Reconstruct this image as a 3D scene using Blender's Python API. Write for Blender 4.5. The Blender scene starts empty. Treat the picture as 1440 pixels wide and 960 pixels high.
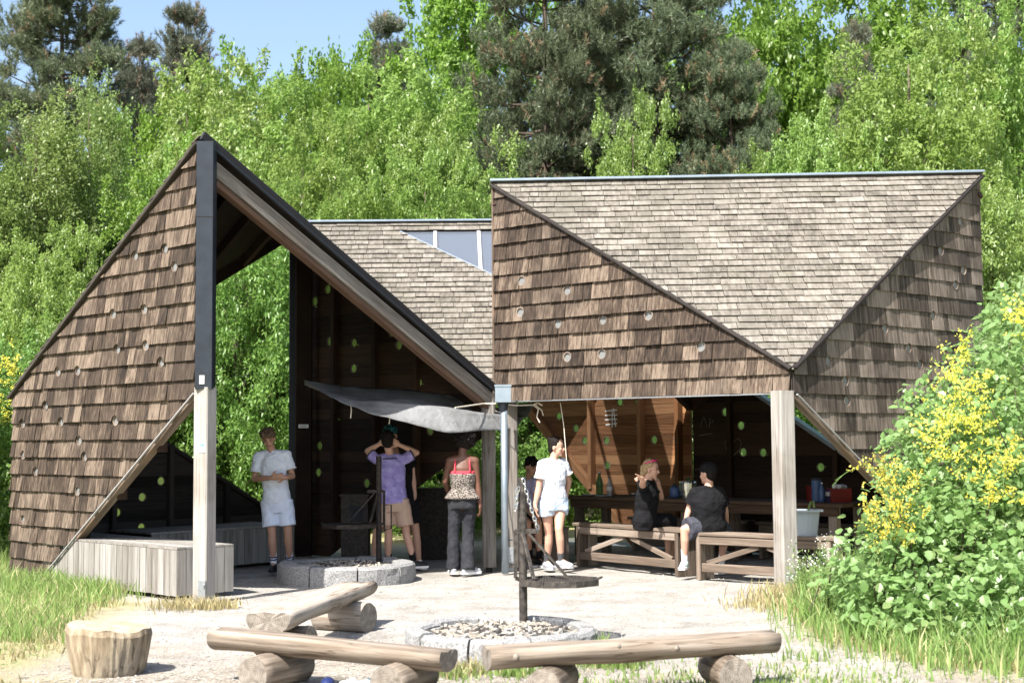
import bpy, bmesh, math, random
import numpy as np
from mathutils import Vector, Matrix, noise, geometry, Quaternion

S = bpy.context.scene
COL = S.collection
R = math.radians
rnd = random.Random(7)

# ------------------------------------------------------------------ camera
CAM_H = 1.64
F_PX = 2000.0
PITCH, ROLL = math.atan(136.0 / F_PX), R(0.42)
CAM_M = Matrix.Rotation(math.pi / 2 + PITCH, 3, 'X') @ Matrix.Rotation(-ROLL, 3, 'Z')
cam_d = bpy.data.cameras.new('camera')
cam = bpy.data.objects.new('camera', cam_d)
COL.objects.link(cam)
cam.matrix_world = Matrix.Translation((0, 0, CAM_H)) @ CAM_M.to_4x4()
cam_d.sensor_width = 36.0
cam_d.lens = 36.0 * F_PX / 1440.0
cam_d.clip_end = 3000
S.camera = cam
cam_d.dof.use_dof = True
cam_d.dof.focus_distance = 15.5
cam_d.dof.aperture_fstop = 2.6

# ------------------------------------------------------------------ sky, sun, exposure
SUN_EL = R(52)
SUN_DIR = Vector((-0.53, -0.848, 0)).normalized() * math.cos(SUN_EL) + Vector((0, 0, math.sin(SUN_EL)))
W = bpy.data.worlds.new('World')
S.world = W
W.use_nodes = True
wn = W.node_tree
sky = wn.nodes.new('ShaderNodeTexSky')
sky.sky_type = 'NISHITA'
sky.sun_disc = False
sky.sun_elevation = SUN_EL
sky.sun_rotation = math.atan2(SUN_DIR.x, SUN_DIR.y)
sky.air_density = 1.0
sky.dust_density = 2.6
sky.ozone_density = 0.8
wn.nodes['Background'].inputs['Strength'].default_value = 0.115
wn.links.new(sky.outputs[0], wn.nodes['Background'].inputs['Color'])
sun_d = bpy.data.lights.new('sun', 'SUN')
sun_d.energy = 5.0
sun_d.angle = R(0.55)
sun_d.color = (1.0, 0.955, 0.89)
sun = bpy.data.objects.new('sun', sun_d)
COL.objects.link(sun)
sun.location = (-8, -10, 20)
sun.rotation_euler = SUN_DIR.to_track_quat('Z', 'Y').to_euler()
S.view_settings.view_transform = 'Standard'
S.view_settings.look = 'None'
S.view_settings.gamma = 1.0
S.view_settings.exposure = 1.3

# ------------------------------------------------------------------ measuring the photograph
def ray(px, py):
    return CAM_M @ Vector(((px - 720) / F_PX, -(py - 480) / F_PX, -1.0))

def at(px, py, d):
    """point seen at a pixel, d metres away along the ground axis"""
    v = ray(px, py)
    return Vector((0, 0, CAM_H)) + v * (d / v.y)

def gx(px, d):
    return (px - 720) / F_PX * d

# ------------------------------------------------------------------ materials
MATS = {}

def newmat(name):
    m = bpy.data.materials.new(name)
    m.use_nodes = True
    MATS[name] = m
    nt = m.node_tree
    return m, nt, nt.nodes['Principled BSDF']

def nd(nt, t, **kw):
    n = nt.nodes.new(t)
    for k, v in kw.items():
        setattr(n, k, v)
    return n

def ramp(nt, stops):
    n = nt.nodes.new('ShaderNodeValToRGB')
    e = n.color_ramp.elements
    while len(e) < len(stops):
        e.new(0.5)
    for i, (p, c) in enumerate(stops):
        e[i].position = p
        e[i].color = (*c, 1)
    return n

def noise_node(nt, vec, scale, detail=4, rough=0.6):
    n = nd(nt, 'ShaderNodeTexNoise')
    n.inputs['Scale'].default_value = scale
    n.inputs['Detail'].default_value = detail
    n.inputs['Roughness'].default_value = rough
    nt.links.new(vec, n.inputs['Vector'])
    return n

def mul(nt, a, b, op='MULTIPLY'):
    n = nd(nt, 'ShaderNodeMath', operation=op)
    for i, v in enumerate((a, b)):
        if isinstance(v, (int, float)):
            n.inputs[i].default_value = v
        else:
            nt.links.new(v, n.inputs[i])
    return n.outputs[0]

def mixc(nt, fac, a, b, mode='MIX'):
    n = nd(nt, 'ShaderNodeMix', data_type='RGBA', blend_type=mode)
    for sock, v in ((n.inputs[0], fac), (n.inputs[6], a), (n.inputs[7], b)):
        if isinstance(v, (int, float)):
            sock.default_value = v
        elif isinstance(v, tuple):
            sock.default_value = (*v, 1)
        else:
            nt.links.new(v, sock)
    return n.outputs[2]

def wood(name, dark, mid, light, scl, tintw=0.55, stain=None, rough=0.85, bump=0.25, moss=None, crack=None):
    """weathered timber: scl stretches the grain; each piece's own 'tint' shifts the tone"""
    m, nt, b = newmat(name)
    tc = nd(nt, 'ShaderNodeTexCoord')
    at_ = nd(nt, 'ShaderNodeAttribute', attribute_name='tint')
    off = nd(nt, 'ShaderNodeVectorMath', operation='ADD')
    sc3 = nd(nt, 'ShaderNodeVectorMath', operation='MULTIPLY')
    sc3.inputs[1].default_value = scl
    nt.links.new(tc.outputs['Object'], sc3.inputs[0])
    cmb = nd(nt, 'ShaderNodeCombineXYZ')
    t50 = mul(nt, at_.outputs['Fac'], 53.0)
    for i in range(3):
        nt.links.new(t50, cmb.inputs[i])
    nt.links.new(sc3.outputs[0], off.inputs[0])
    nt.links.new(cmb.outputs[0], off.inputs[1])
    g = noise_node(nt, off.outputs[0], 1.0, 5, 0.65)
    f = mul(nt, g.outputs[0], 1.0 - tintw * 0.5)
    f = mul(nt, f, mul(nt, mul(nt, at_.outputs['Fac'], 0.5, 'SUBTRACT'), tintw), 'ADD')
    f = mul(nt, f, tintw * 0.25, 'ADD')
    rp = ramp(nt, [(0.30, dark), (0.5, mid), (0.71, light)])
    nt.links.new(f, rp.inputs[0])
    col = rp.outputs[0]
    big = noise_node(nt, tc.outputs['Object'], 1.3, 3)
    if stain:
        r2 = ramp(nt, [(0.5, (0, 0, 0)), (0.72, (1, 1, 1))])
        nt.links.new(big.outputs[0], r2.inputs[0])
        col = mixc(nt, mul(nt, r2.outputs[0], 0.75), col, stain)
    if moss:
        n3 = noise_node(nt, tc.outputs['Object'], 2.7, 5)
        r3 = ramp(nt, [(0.56, (0, 0, 0)), (0.74, (1, 1, 1))])
        nt.links.new(n3.outputs[0], r3.inputs[0])
        col = mixc(nt, mul(nt, r3.outputs[0], 0.6), col, moss)
    if crack:
        c3 = nd(nt, 'ShaderNodeVectorMath', operation='MULTIPLY')
        c3.inputs[1].default_value = crack
        nt.links.new(tc.outputs['Object'], c3.inputs[0])
        c4 = nd(nt, 'ShaderNodeVectorMath', operation='ADD')
        nt.links.new(c3.outputs[0], c4.inputs[0])
        nt.links.new(cmb.outputs[0], c4.inputs[1])
        cn = noise_node(nt, c4.outputs[0], 1.0, 3, 0.5)
        cr = ramp(nt, [(0.48, (1, 1, 1)), (0.497, (0.35, 0.31, 0.27)), (0.505, (0.35, 0.31, 0.27)), (0.525, (1, 1, 1))])
        nt.links.new(cn.outputs[0], cr.inputs[0])
        ms = ramp(nt, [(0.45, (0, 0, 0)), (0.58, (1, 1, 1))])
        nt.links.new(big.outputs[0], ms.inputs[0])
        col = mixc(nt, mul(nt, ms.outputs[0], 0.9), col, mixc(nt, 1.0, col, cr.outputs[0], 'MULTIPLY'))
    nt.links.new(col, b.inputs['Base Color'])
    b.inputs['Roughness'].default_value = rough
    b.inputs['Specular IOR Level'].default_value = 0.25
    bp = nd(nt, 'ShaderNodeBump')
    bp.inputs['Strength'].default_value = bump
    bp.inputs['Distance'].default_value = 0.01
    nt.links.new(g.outputs[0], bp.inputs['Height'])
    nt.links.new(bp.outputs[0], b.inputs['Normal'])
    return m

def plain(name, c, rough=0.7, metal=0.0, var=0.15, scale=30.0, bump=0.1, c2=None, spec=0.4):
    m, nt, b = newmat(name)
    tc = nd(nt, 'ShaderNodeTexCoord')
    n = noise_node(nt, tc.outputs['Object'], scale, 4)
    lo = tuple(x * (1 - var) for x in c)
    hi = c2 if c2 else tuple(min(1, x * (1 + var)) for x in c)
    rp = ramp(nt, [(0.3, lo), (0.7, hi)])
    nt.links.new(n.outputs[0], rp.inputs[0])
    nt.links.new(rp.outputs[0], b.inputs['Base Color'])
    b.inputs['Roughness'].default_value = rough
    b.inputs['Metallic'].default_value = metal
    b.inputs['Specular IOR Level'].default_value = spec
    if bump:
        bp = nd(nt, 'ShaderNodeBump')
        bp.inputs['Strength'].default_value = bump
        bp.inputs['Distance'].default_value = 0.01
        nt.links.new(n.outputs[0], bp.inputs['Height'])
        nt.links.new(bp.outputs[0], b.inputs['Normal'])
    return m

def leafmat(name, c_lo, c_hi, trans=0.45, gloss=0.35, tcol=None, dead=None):
    m, nt, b = newmat(name)
    a = nd(nt, 'ShaderNodeAttribute', attribute_name='tint')
    oi = nd(nt, 'ShaderNodeObjectInfo')
    rp = ramp(nt, [(0.0, c_lo), (0.85, c_hi)] + ([(0.97, dead)] if dead else []))
    nt.links.new(a.outputs['Fac'], rp.inputs[0])
    hsv = nd(nt, 'ShaderNodeHueSaturation')
    nt.links.new(rp.outputs[0], hsv.inputs['Color'])
    nt.links.new(mul(nt, mul(nt, oi.outputs['Random'], 0.03), 0.485, 'ADD'), hsv.inputs['Hue'])
    nt.links.new(mul(nt, mul(nt, oi.outputs['Random'], 0.3), 0.85, 'ADD'), hsv.inputs['Value'])
    nt.links.new(hsv.outputs[0], b.inputs['Base Color'])
    b.inputs['Roughness'].default_value = 0.4
    b.inputs['Specular IOR Level'].default_value = gloss
    tr = nd(nt, 'ShaderNodeBsdfTranslucent')
    tc = mixc(nt, 0.6, hsv.outputs[0], tcol or tuple(min(1, x * 1.7) for x in c_hi))
    nt.links.new(tc, tr.inputs['Color'])
    mx = nd(nt, 'ShaderNodeMixShader')
    mx.inputs[0].default_value = trans
    nt.links.new(b.outputs[0], mx.inputs[1])
    nt.links.new(tr.outputs[0], mx.inputs[2])
    nt.links.new(mx.outputs[0], nt.nodes['Material Output'].inputs[0])
    return m

def cloth(name, c, c2=None, scale=90.0, rough=0.9, bump=0.7, pat=None):
    m, nt, b = newmat(name)
    tc = nd(nt, 'ShaderNodeTexCoord')
    n = noise_node(nt, tc.outputs['Object'], 14.0, 5, 0.55)
    if pat:
        v = noise_node(nt, tc.outputs['Object'], scale, 2, 0.5)
        rp = ramp(nt, [(0.47, c), (0.53, pat)])
        nt.links.new(v.outputs[0], rp.inputs[0])
    else:
        rp = ramp(nt, [(0.35, c), (0.65, c2 or tuple(x * 1.12 for x in c))])
        nt.links.new(n.outputs[0], rp.inputs[0])
    nt.links.new(rp.outputs[0], b.inputs['Base Color'])
    b.inputs['Roughness'].default_value = rough
    b.inputs['Specular IOR Level'].default_value = 0.2
    bp = nd(nt, 'ShaderNodeBump')
    bp.inputs['Strength'].default_value = bump
    bp.inputs['Distance'].default_value = 0.03
    nt.links.new(n.outputs[0], bp.inputs['Height'])
    nt.links.new(bp.outputs[0], b.inputs['Normal'])
    return m

wood('wall_shingle', (0.017, 0.012, 0.009), (0.066, 0.047, 0.034), (0.185, 0.143, 0.108), (38, 38, 2.6), 0.30, stain=(0.036, 0.027, 0.021), bump=0.4)
wood('wall_shingle_grey', (0.030, 0.024, 0.019), (0.10, 0.08, 0.064), (0.23, 0.19, 0.158), (30, 30, 2.4), 0.34, stain=(0.038, 0.03, 0.025), bump=0.4)
wood('roof_shingle', (0.078, 0.070, 0.058), (0.156, 0.141, 0.119), (0.232, 0.215, 0.187), (22, 5, 5), 0.2, stain=(0.105, 0.096, 0.078), bump=0.35, moss=(0.115, 0.11, 0.078))
wood('grey_timber', (0.13, 0.117, 0.104), (0.25, 0.23, 0.208), (0.36, 0.34, 0.313), (1.6, 34, 34), 0.3, stain=(0.2, 0.168, 0.138), crack=(0.5, 46, 46))
wood('grey_beam', (0.09, 0.064, 0.047), (0.17, 0.132, 0.105), (0.27, 0.225, 0.19), (1.4, 34, 34), 0.3, stain=(0.24, 0.16, 0.11))
wood('deck_plank', (0.14, 0.125, 0.11), (0.24, 0.225, 0.205), (0.33, 0.318, 0.30), (26, 26, 1.6), 0.25)
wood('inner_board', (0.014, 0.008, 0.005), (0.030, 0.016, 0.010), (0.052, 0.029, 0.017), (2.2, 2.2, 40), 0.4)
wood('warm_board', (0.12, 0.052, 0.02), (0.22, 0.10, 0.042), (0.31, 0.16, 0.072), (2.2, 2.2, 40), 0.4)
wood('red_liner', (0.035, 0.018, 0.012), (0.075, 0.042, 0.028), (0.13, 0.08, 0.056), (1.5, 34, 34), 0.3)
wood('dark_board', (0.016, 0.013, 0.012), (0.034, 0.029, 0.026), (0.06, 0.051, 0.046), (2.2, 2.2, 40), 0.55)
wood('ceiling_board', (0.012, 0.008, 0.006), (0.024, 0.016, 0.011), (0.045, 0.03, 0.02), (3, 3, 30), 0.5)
wood('bench_wood', (0.08, 0.06, 0.045), (0.17, 0.132, 0.102), (0.28, 0.23, 0.19), (1.8, 34, 34), 0.4, stain=(0.12, 0.085, 0.062))
wood('table_wood', (0.035, 0.021, 0.013), (0.07, 0.042, 0.026), (0.12, 0.08, 0.052), (1.8, 34, 34), 0.4)
wood('log_wood', (0.085, 0.065, 0.048), (0.23, 0.19, 0.15), (0.37, 0.325, 0.275), (1.1, 26, 26), 0.3, stain=(0.20, 0.15, 0.11), bump=0.7, crack=(0.9, 17, 17))
def ring_end(name, c1, c2, c3):
    m, nt, b = newmat(name)
    tc = nd(nt, 'ShaderNodeTexCoord')
    w = nd(nt, 'ShaderNodeTexWave', wave_type='RINGS', rings_direction='X')
    w.inputs['Scale'].default_value = 22
    w.inputs['Distortion'].default_value = 5.0
    w.inputs['Detail'].default_value = 3
    w.inputs['Detail Scale'].default_value = 1.2
    nt.links.new(tc.outputs['Object'], w.inputs['Vector'])
    n = noise_node(nt, tc.outputs['Object'], 16, 5, 0.7)
    rp = ramp(nt, [(0.25, c1), (0.5, c2), (0.75, c3)])
    nt.links.new(mul(nt, mul(nt, w.outputs['Fac'], 0.16), mul(nt, n.outputs[0], 0.84), 'ADD'), rp.inputs[0])
    nt.links.new(rp.outputs[0], b.inputs['Base Color'])
    b.inputs['Roughness'].default_value = 0.9
    bp = nd(nt, 'ShaderNodeBump')
    bp.inputs['Strength'].default_value = 0.6
    bp.inputs['Distance'].default_value = 0.01
    nt.links.new(n.outputs[0], bp.inputs['Height'])
    nt.links.new(bp.outputs[0], b.inputs['Normal'])
ring_end('log_end', (0.07, 0.056, 0.045), (0.19, 0.165, 0.135), (0.31, 0.275, 0.235))
wood('stump_side', (0.075, 0.054, 0.034), (0.24, 0.19, 0.128), (0.43, 0.365, 0.262), (18, 18, 2.4), 0.3, stain=(0.25, 0.23, 0.195), bump=1.0, crack=(14, 14, 1.2))
wood('stump_top', (0.20, 0.158, 0.10), (0.33, 0.272, 0.187), (0.43, 0.372, 0.275), (9, 9, 9), 0.3, bump=0.6)
wood('bark', (0.035, 0.026, 0.019), (0.085, 0.066, 0.05), (0.16, 0.13, 0.1), (14, 14, 3), 0.3, bump=0.8)
plain('steel_dark', (0.022, 0.028, 0.038), 0.42, 0.3, 0.2, 9)
plain('steel_black', (0.016, 0.015, 0.015), 0.6, 0.4, 0.5, 25, c2=(0.045, 0.036, 0.03))
plain('grill_iron', (0.045, 0.042, 0.04), 0.62, 0.55, 0.5, 22, c2=(0.12, 0.105, 0.09))
plain('zinc', (0.30, 0.36, 0.42), 0.4, 0.65, 0.12, 6)
plain('galvanised', (0.36, 0.38, 0.40), 0.45, 0.7, 0.2, 40)
plain('bright_steel', (0.62, 0.62, 0.62), 0.22, 0.9, 0.1, 12)
plain('black_felt', (0.010, 0.010, 0.012), 0.7, 0, 0.3, 40)
plain('granite', (0.18, 0.18, 0.18), 0.9, 0, 0.4, 55, 0.6, c2=(0.36, 0.358, 0.352))
plain('ash', (0.2, 0.19, 0.175), 0.95, 0, 0.5, 26, 0.8, c2=(0.4, 0.39, 0.37))
plain('charcoal', (0.02, 0.019, 0.018), 0.9, 0, 0.5, 30, 0.6, c2=(0.12, 0.11, 0.1))
plain('chip', (0.27, 0.235, 0.19), 0.9, 0, 0.3, 40, c2=(0.42, 0.38, 0.32))
plain('pebble', (0.2, 0.188, 0.17), 0.9, 0, 0.4, 25, c2=(0.40, 0.385, 0.36))
plain('white_plastic', (0.72, 0.74, 0.76), 0.4, 0, 0.05)
plain('red_plastic', (0.17, 0.009, 0.009), 0.4, 0, 0.1)
plain('blue_plastic', (0.06, 0.11, 0.24), 0.35, 0, 0.1)
plain('navy', (0.015, 0.025, 0.10), 0.5, 0, 0.1)
plain('sticker_white', (0.78, 0.79, 0.78), 0.5, 0, 0.03, bump=0)
plain('sticker_blue', (0.05, 0.26, 0.48), 0.5, 0, 0.05, bump=0)
plain('sticker_grey', (0.25, 0.26, 0.27), 0.5, 0, 0.05, bump=0)
plain('chalk', (0.85, 0.82, 0.78), 0.95, 0, 0.2)
plain('soot', (0.012, 0.012, 0.014), 0.95, 0, 0.2)
plain('rope', (0.62, 0.57, 0.48), 0.9, 0, 0.15, 80)
plain('bar_grey', (0.36, 0.35, 0.35), 0.6, 0, 0.1)
plain('paper', (0.75, 0.74, 0.72), 0.8, 0, 0.06)

def glassy(name, col, transp, rough, ior_spec=0.5, transl=0.0):
    m, nt, b = newmat(name)
    b.inputs['Base Color'].default_value = (*col, 1)
    b.inputs['Roughness'].default_value = rough
    b.inputs['Specular IOR Level'].default_value = ior_spec
    t = nd(nt, 'ShaderNodeBsdfTransparent')
    t.inputs[0].default_value = (min(1, col[0] * 0.5 + 0.5), min(1, col[1] * 0.5 + 0.5), min(1, col[2] * 0.5 + 0.5), 1)
    mx = nd(nt, 'ShaderNodeMixShader')
    mx.inputs[0].default_value = transp
    src = b.outputs[0]
    if transl:
        tl = nd(nt, 'ShaderNodeBsdfTranslucent')
        tl.inputs[0].default_value = (*col, 1)
        m2 = nd(nt, 'ShaderNodeMixShader')
        m2.inputs[0].default_value = transl
        nt.links.new(src, m2.inputs[1])
        nt.links.new(tl.outputs[0], m2.inputs[2])
        src = m2.outputs[0]
    nt.links.new(src, mx.inputs[1])
    nt.links.new(t.outputs[0], mx.inputs[2])
    nt.links.new(mx.outputs[0], nt.nodes['Material Output'].inputs[0])
    return m

glassy('porthole_pane', (0.66, 0.80, 0.40), 0.50, 0.3, 0.3, 0.9)
glassy('frosted_pane', (0.34, 0.35, 0.35), 0.25, 0.3, 0.6, 0.3)
glassy('skylight_glass', (0.42, 0.48, 0.58), 0.82, 0.2, 0.9)
glassy('green_glass', (0.06, 0.30, 0.10), 0.45, 0.1, 0.6, 0.4)
glassy('clear_plastic', (0.55, 0.62, 0.66), 0.6, 0.12, 0.6)
glassy('tub_plastic', (0.46, 0.51, 0.55), 0.12, 0.35, 0.4, 0.3)
m, nt, b = newmat('tarp')
tc = nd(nt, 'ShaderNodeTexCoord')
dn = noise_node(nt, tc.outputs['Object'], 2.2, 6, 0.65)
rp = ramp(nt, [(0.32, (0.16, 0.16, 0.155)), (0.5, (0.29, 0.295, 0.297)), (0.68, (0.37, 0.375, 0.38))])
nt.links.new(dn.outputs[0], rp.inputs[0])
nt.links.new(rp.outputs[0], b.inputs['Base Color'])
b.inputs['Roughness'].default_value = 0.6
wr = noise_node(nt, tc.outputs['Object'], 7.0, 5, 0.6)
bp = nd(nt, 'ShaderNodeBump')
bp.inputs['Strength'].default_value = 0.7
bp.inputs['Distance'].default_value = 0.04
nt.links.new(wr.outputs[0], bp.inputs['Height'])
nt.links.new(bp.outputs[0], b.inputs['Normal'])
tl = nd(nt, 'ShaderNodeBsdfTranslucent')
nt.links.new(rp.outputs[0], tl.inputs['Color'])
mx = nd(nt, 'ShaderNodeMixShader')
mx.inputs[0].default_value = 0.4
nt.links.new(b.outputs[0], mx.inputs[1])
nt.links.new(tl.outputs[0], mx.inputs[2])
nt.links.new(mx.outputs[0], nt.nodes['Material Output'].inputs[0])

leafmat('leaf_yellowgreen', (0.12, 0.205, 0.032), (0.25, 0.355, 0.095), 0.47, 0.6)
leafmat('leaf_maple', (0.095, 0.195, 0.024), (0.2, 0.33, 0.06), 0.47, 0.6)
leafmat('leaf_olive', (0.12, 0.18, 0.036), (0.215, 0.28, 0.085), 0.47, 0.6)
leafmat('leaf_understory', (0.095, 0.18, 0.032), (0.2, 0.315, 0.08), 0.47, 0.6)
leafmat('leaf_bramble', (0.135, 0.22, 0.06), (0.245, 0.345, 0.135), 0.47, 0.6)
leafmat('needle', (0.058, 0.082, 0.038), (0.15, 0.18, 0.105), 0.2, 0.3, dead=(0.27, 0.19, 0.12))
leafmat('needle_grey', (0.075, 0.095, 0.062), (0.17, 0.19, 0.135), 0.2, 0.3, dead=(0.26, 0.19, 0.12))
leafmat('grass_blade', (0.13, 0.215, 0.05), (0.26, 0.335, 0.115), 0.4, 0.2, dead=(0.46, 0.41, 0.23))
leafmat('dry_grass', (0.26, 0.24, 0.10), (0.46, 0.40, 0.23), 0.3, 0.2)
leafmat('petal_yellow', (0.80, 0.68, 0.06), (0.90, 0.82, 0.18), 0.4, 0.2)
leafmat('petal_white', (0.6, 0.62, 0.55), (0.8, 0.8, 0.75), 0.3, 0.2)

plain('skin_light', (0.50, 0.295, 0.215), 0.5, 0, 0.06, 18, 0.05, spec=0.35)
plain('skin_tan', (0.42, 0.235, 0.16), 0.5, 0, 0.06, 18, 0.05, spec=0.35)
plain('skin_dark', (0.115, 0.052, 0.033), 0.45, 0, 0.1, 18, 0.05, spec=0.4)
plain('hair_brown', (0.06, 0.036, 0.02), 0.6, 0, 0.5, 60, 0.8, c2=(0.17, 0.10, 0.05))
plain('hair_dark', (0.007, 0.005, 0.005), 0.7, 0, 0.5, 60, 0.8, c2=(0.018, 0.013, 0.011), spec=0.15)
plain('hair_blond', (0.25, 0.16, 0.075), 0.55, 0, 0.4, 60, 0.8, c2=(0.46, 0.33, 0.18))
plain('eye_dark', (0.02, 0.015, 0.012), 0.25, 0, 0.1, bump=0)
plain('lip', (0.36, 0.13, 0.11), 0.5, 0, 0.1, bump=0)
cloth('white_cotton', (0.66, 0.70, 0.80), (0.76, 0.79, 0.88))
cloth('white_shorts', (0.62, 0.68, 0.82), (0.70, 0.75, 0.88))
cloth('purple_jersey', (0.24, 0.20, 0.47), (0.38, 0.33, 0.64))
cloth('lavender_cotton', (0.45, 0.42, 0.60))
cloth('tan_cotton', (0.46, 0.32, 0.25))
cloth('black_cotton', (0.0045, 0.0045, 0.0055), (0.008, 0.008, 0.010))
cloth('charcoal_cotton', (0.020, 0.021, 0.025), (0.032, 0.033, 0.038))
cloth('slate_cotton', (0.04, 0.042, 0.055), (0.06, 0.062, 0.08))
cloth('denim', (0.36, 0.46, 0.60), (0.52, 0.60, 0.70))
cloth('animal_print', (0.27, 0.235, 0.205), scale=85, pat=(0.03, 0.026, 0.023))
cloth('pink_strap', (0.62, 0.06, 0.09))
cloth('teal_print', (0.008, 0.012, 0.014), scale=38, pat=(0.02, 0.16, 0.19))
cloth('sock_white', (0.72, 0.72, 0.74))
cloth('sock_grey', (0.07, 0.07, 0.075))
cloth('sole_white', (0.7, 0.7, 0.7), bump=0.05)
cloth('shoe_grey', (0.30, 0.31, 0.33), bump=0.1)
cloth('shoe_mint', (0.55, 0.68, 0.68), bump=0.1)
plain('shoe_black', (0.015, 0.015, 0.017), 0.5)
plain('sunglass_pink', (0.6, 0.03, 0.16), 0.25)

# ------------------------------------------------------------------ objects
def link(o, parent=None):
    COL.objects.link(o)
    if parent is not None:
        o.parent = parent
    return o

def tag(o, label=None, cat=None, group=None, kind=None):
    if label: o['label'] = label
    if cat: o['category'] = cat
    if group: o['group'] = group
    if kind: o['kind'] = kind
    return o

def empty(name, loc, label, cat, group=None, rz=0.0):
    o = bpy.data.objects.new(name, None)
    o.empty_display_size = 0.2
    COL.objects.link(o)
    o.location = loc
    o.rotation_euler = (0, 0, rz)
    return tag(o, label, cat, group)

def copy_tree(o, parent=None):
    c = o.copy()
    COL.objects.link(c)
    if parent is not None:
        c.parent = parent
    for ch in list(o.children):
        copy_tree(ch, c)
    return c

def root_inv(parent):
    """inverse of the world matrix of a parent built from location and z rotation only"""
    m = Matrix.Identity(4)
    p = parent
    chain = []
    while p is not None:
        chain.append(p)
        p = p.parent
    for p in reversed(chain):
        m = m @ p.matrix_parent_inverse @ Matrix.LocRotScale(p.location, p.rotation_euler, p.scale)
    return m.inverted()

def mesh_obj(name, verts, faces, mat, parent=None, tint=None, smooth=False, world=True, uv=None):
    """tint: one number, or one per face"""
    me = bpy.data.meshes.new(name)
    me.from_pydata([tuple(v) for v in verts], [], faces)
    if tint is None:
        tint = rnd.random()
    a = me.attributes.new('tint', 'FLOAT', 'FACE')
    n = len(me.polygons)
    if isinstance(tint, (int, float)):
        tint = [tint] * n
    a.data.foreach_set('value', np.asarray(tint, dtype=np.float32)[:n])
    if smooth:
        me.polygons.foreach_set('use_smooth', [True] * n)
    if mat:
        me.materials.append(MATS[mat])
    o = bpy.data.objects.new(name, me)
    link(o, parent)
    if parent is not None and world:
        o.matrix_parent_inverse = root_inv(parent)
    return o

class MB:
    """collects shapes, builds them as ONE mesh object"""
    def __init__(self):
        self.v, self.f, self.t = [], [], []
    def add(self, vs, fs, tint=None):
        o = len(self.v)
        self.v += [tuple(p) for p in vs]
        self.f += [tuple(i + o for i in f) for f in fs]
        if tint is None:
            tint = rnd.random()
        self.t += [tint] * len(fs)
        return self
    def box(self, c, s, M=None, tint=None):
        c = Vector(c)
        hx, hy, hz = s[0] / 2, s[1] / 2, s[2] / 2
        vs = [Vector((x, y, z)) for x in (-hx, hx) for y in (-hy, hy) for z in (-hz, hz)]
        if M is not None:
            vs = [M @ p for p in vs]
        vs = [p + c for p in vs]
        return self.add(vs, [(0, 1, 3, 2), (4, 6, 7, 5), (0, 4, 5, 1), (2, 3, 7, 6), (0, 2, 6, 4), (1, 5, 7, 3)], tint)
    def bar(self, p0, p1, w, h, up=(0, 0, 1), tint=None):
        p0, p1 = Vector(p0), Vector(p1)
        x = (p1 - p0)
        L = x.length
        x.normalize()
        y = Vector(up).cross(x)
        if y.length < 1e-5:
            y = Vector((0, 1, 0))
        y.normalize()
        z = x.cross(y)
        return self.box((p0 + p1) / 2, (L, w, h), Matrix((x, y, z)).transposed(), tint)
    def tube(self, pts, r, n=8, cap=True, tint=None):
        pts = [Vector(p) for p in pts]
        rs = r if isinstance(r, (list, tuple)) else [r] * len(pts)
        vs, fs = [], []
        prev = None
        for i, p in enumerate(pts):
            d = (pts[min(i + 1, len(pts) - 1)] - pts[max(i - 1, 0)]).normalized()
            if prev is None:
                a = d.orthogonal().normalized()
            else:
                a = (prev - d * prev.dot(d))
                a = a.normalized() if a.length > 1e-6 else d.orthogonal().normalized()
            prev = a
            b = d.cross(a)
            for k in range(n):
                t = 2 * math.pi * k / n
                vs.append(p + (a * math.cos(t) + b * math.sin(t)) * rs[i])
        for i in range(len(pts) - 1):
            for k in range(n):
                k2 = (k + 1) % n
                fs.append((i * n + k, i * n + k2, (i + 1) * n + k2, (i + 1) * n + k))
        if cap:
            fs.append(tuple(reversed(range(n))))
            fs.append(tuple((len(pts) - 1) * n + k for k in range(n)))
        return self.add(vs, fs, tint)
    def lathe(self, c, prof, n=16, tint=None):
        c = Vector(c)
        vs, fs = [], []
        for r, z in prof:
            for k in range(n):
                t = 2 * math.pi * k / n
                vs.append(c + Vector((r * math.cos(t), r * math.sin(t), z)))
        for i in range(len(prof) - 1):
            for k in range(n):
                k2 = (k + 1) % n
                fs.append((i * n + k, i * n + k2, (i + 1) * n + k2, (i + 1) * n + k))
        fs.append(tuple(reversed(range(n))))
        fs.append(tuple((len(prof) - 1) * n + k for k in range(n)))
        return self.add(vs, fs, tint)
    def ball(self, c, r, n=8, m=6, M=None, tint=None):
        c = Vector(c)
        r = r if isinstance(r, (tuple, list)) else (r, r, r)
        vs, fs = [Vector((0, 0, -r[2]))], []
        for i in range(1, m):
            ph = -math.pi / 2 + math.pi * i / m
            for k in range(n):
                t = 2 * math.pi * k / n
                vs.append(Vector((r[0] * math.cos(ph) * math.cos(t), r[1] * math.cos(ph) * math.sin(t), r[2] * math.sin(ph))))
        vs.append(Vector((0, 0, r[2])))
        for k in range(n):
            k2 = (k + 1) % n
            fs.append((0, 1 + k2, 1 + k))
            for i in range(m - 2):
                a = 1 + i * n
                fs.append((a + k, a + k2, a + n + k2, a + n + k))
            fs.append((len(vs) - 1, 1 + (m - 2) * n + k, 1 + (m - 2) * n + k2))
        if M is not None:
            vs = [M @ p for p in vs]
        return self.add([p + c for p in vs], fs, tint)
    def build(self, name, mat, parent=None, smooth=False, world=True):
        return mesh_obj(name, self.v, self.f, mat, parent, self.t, smooth, world)

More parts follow.
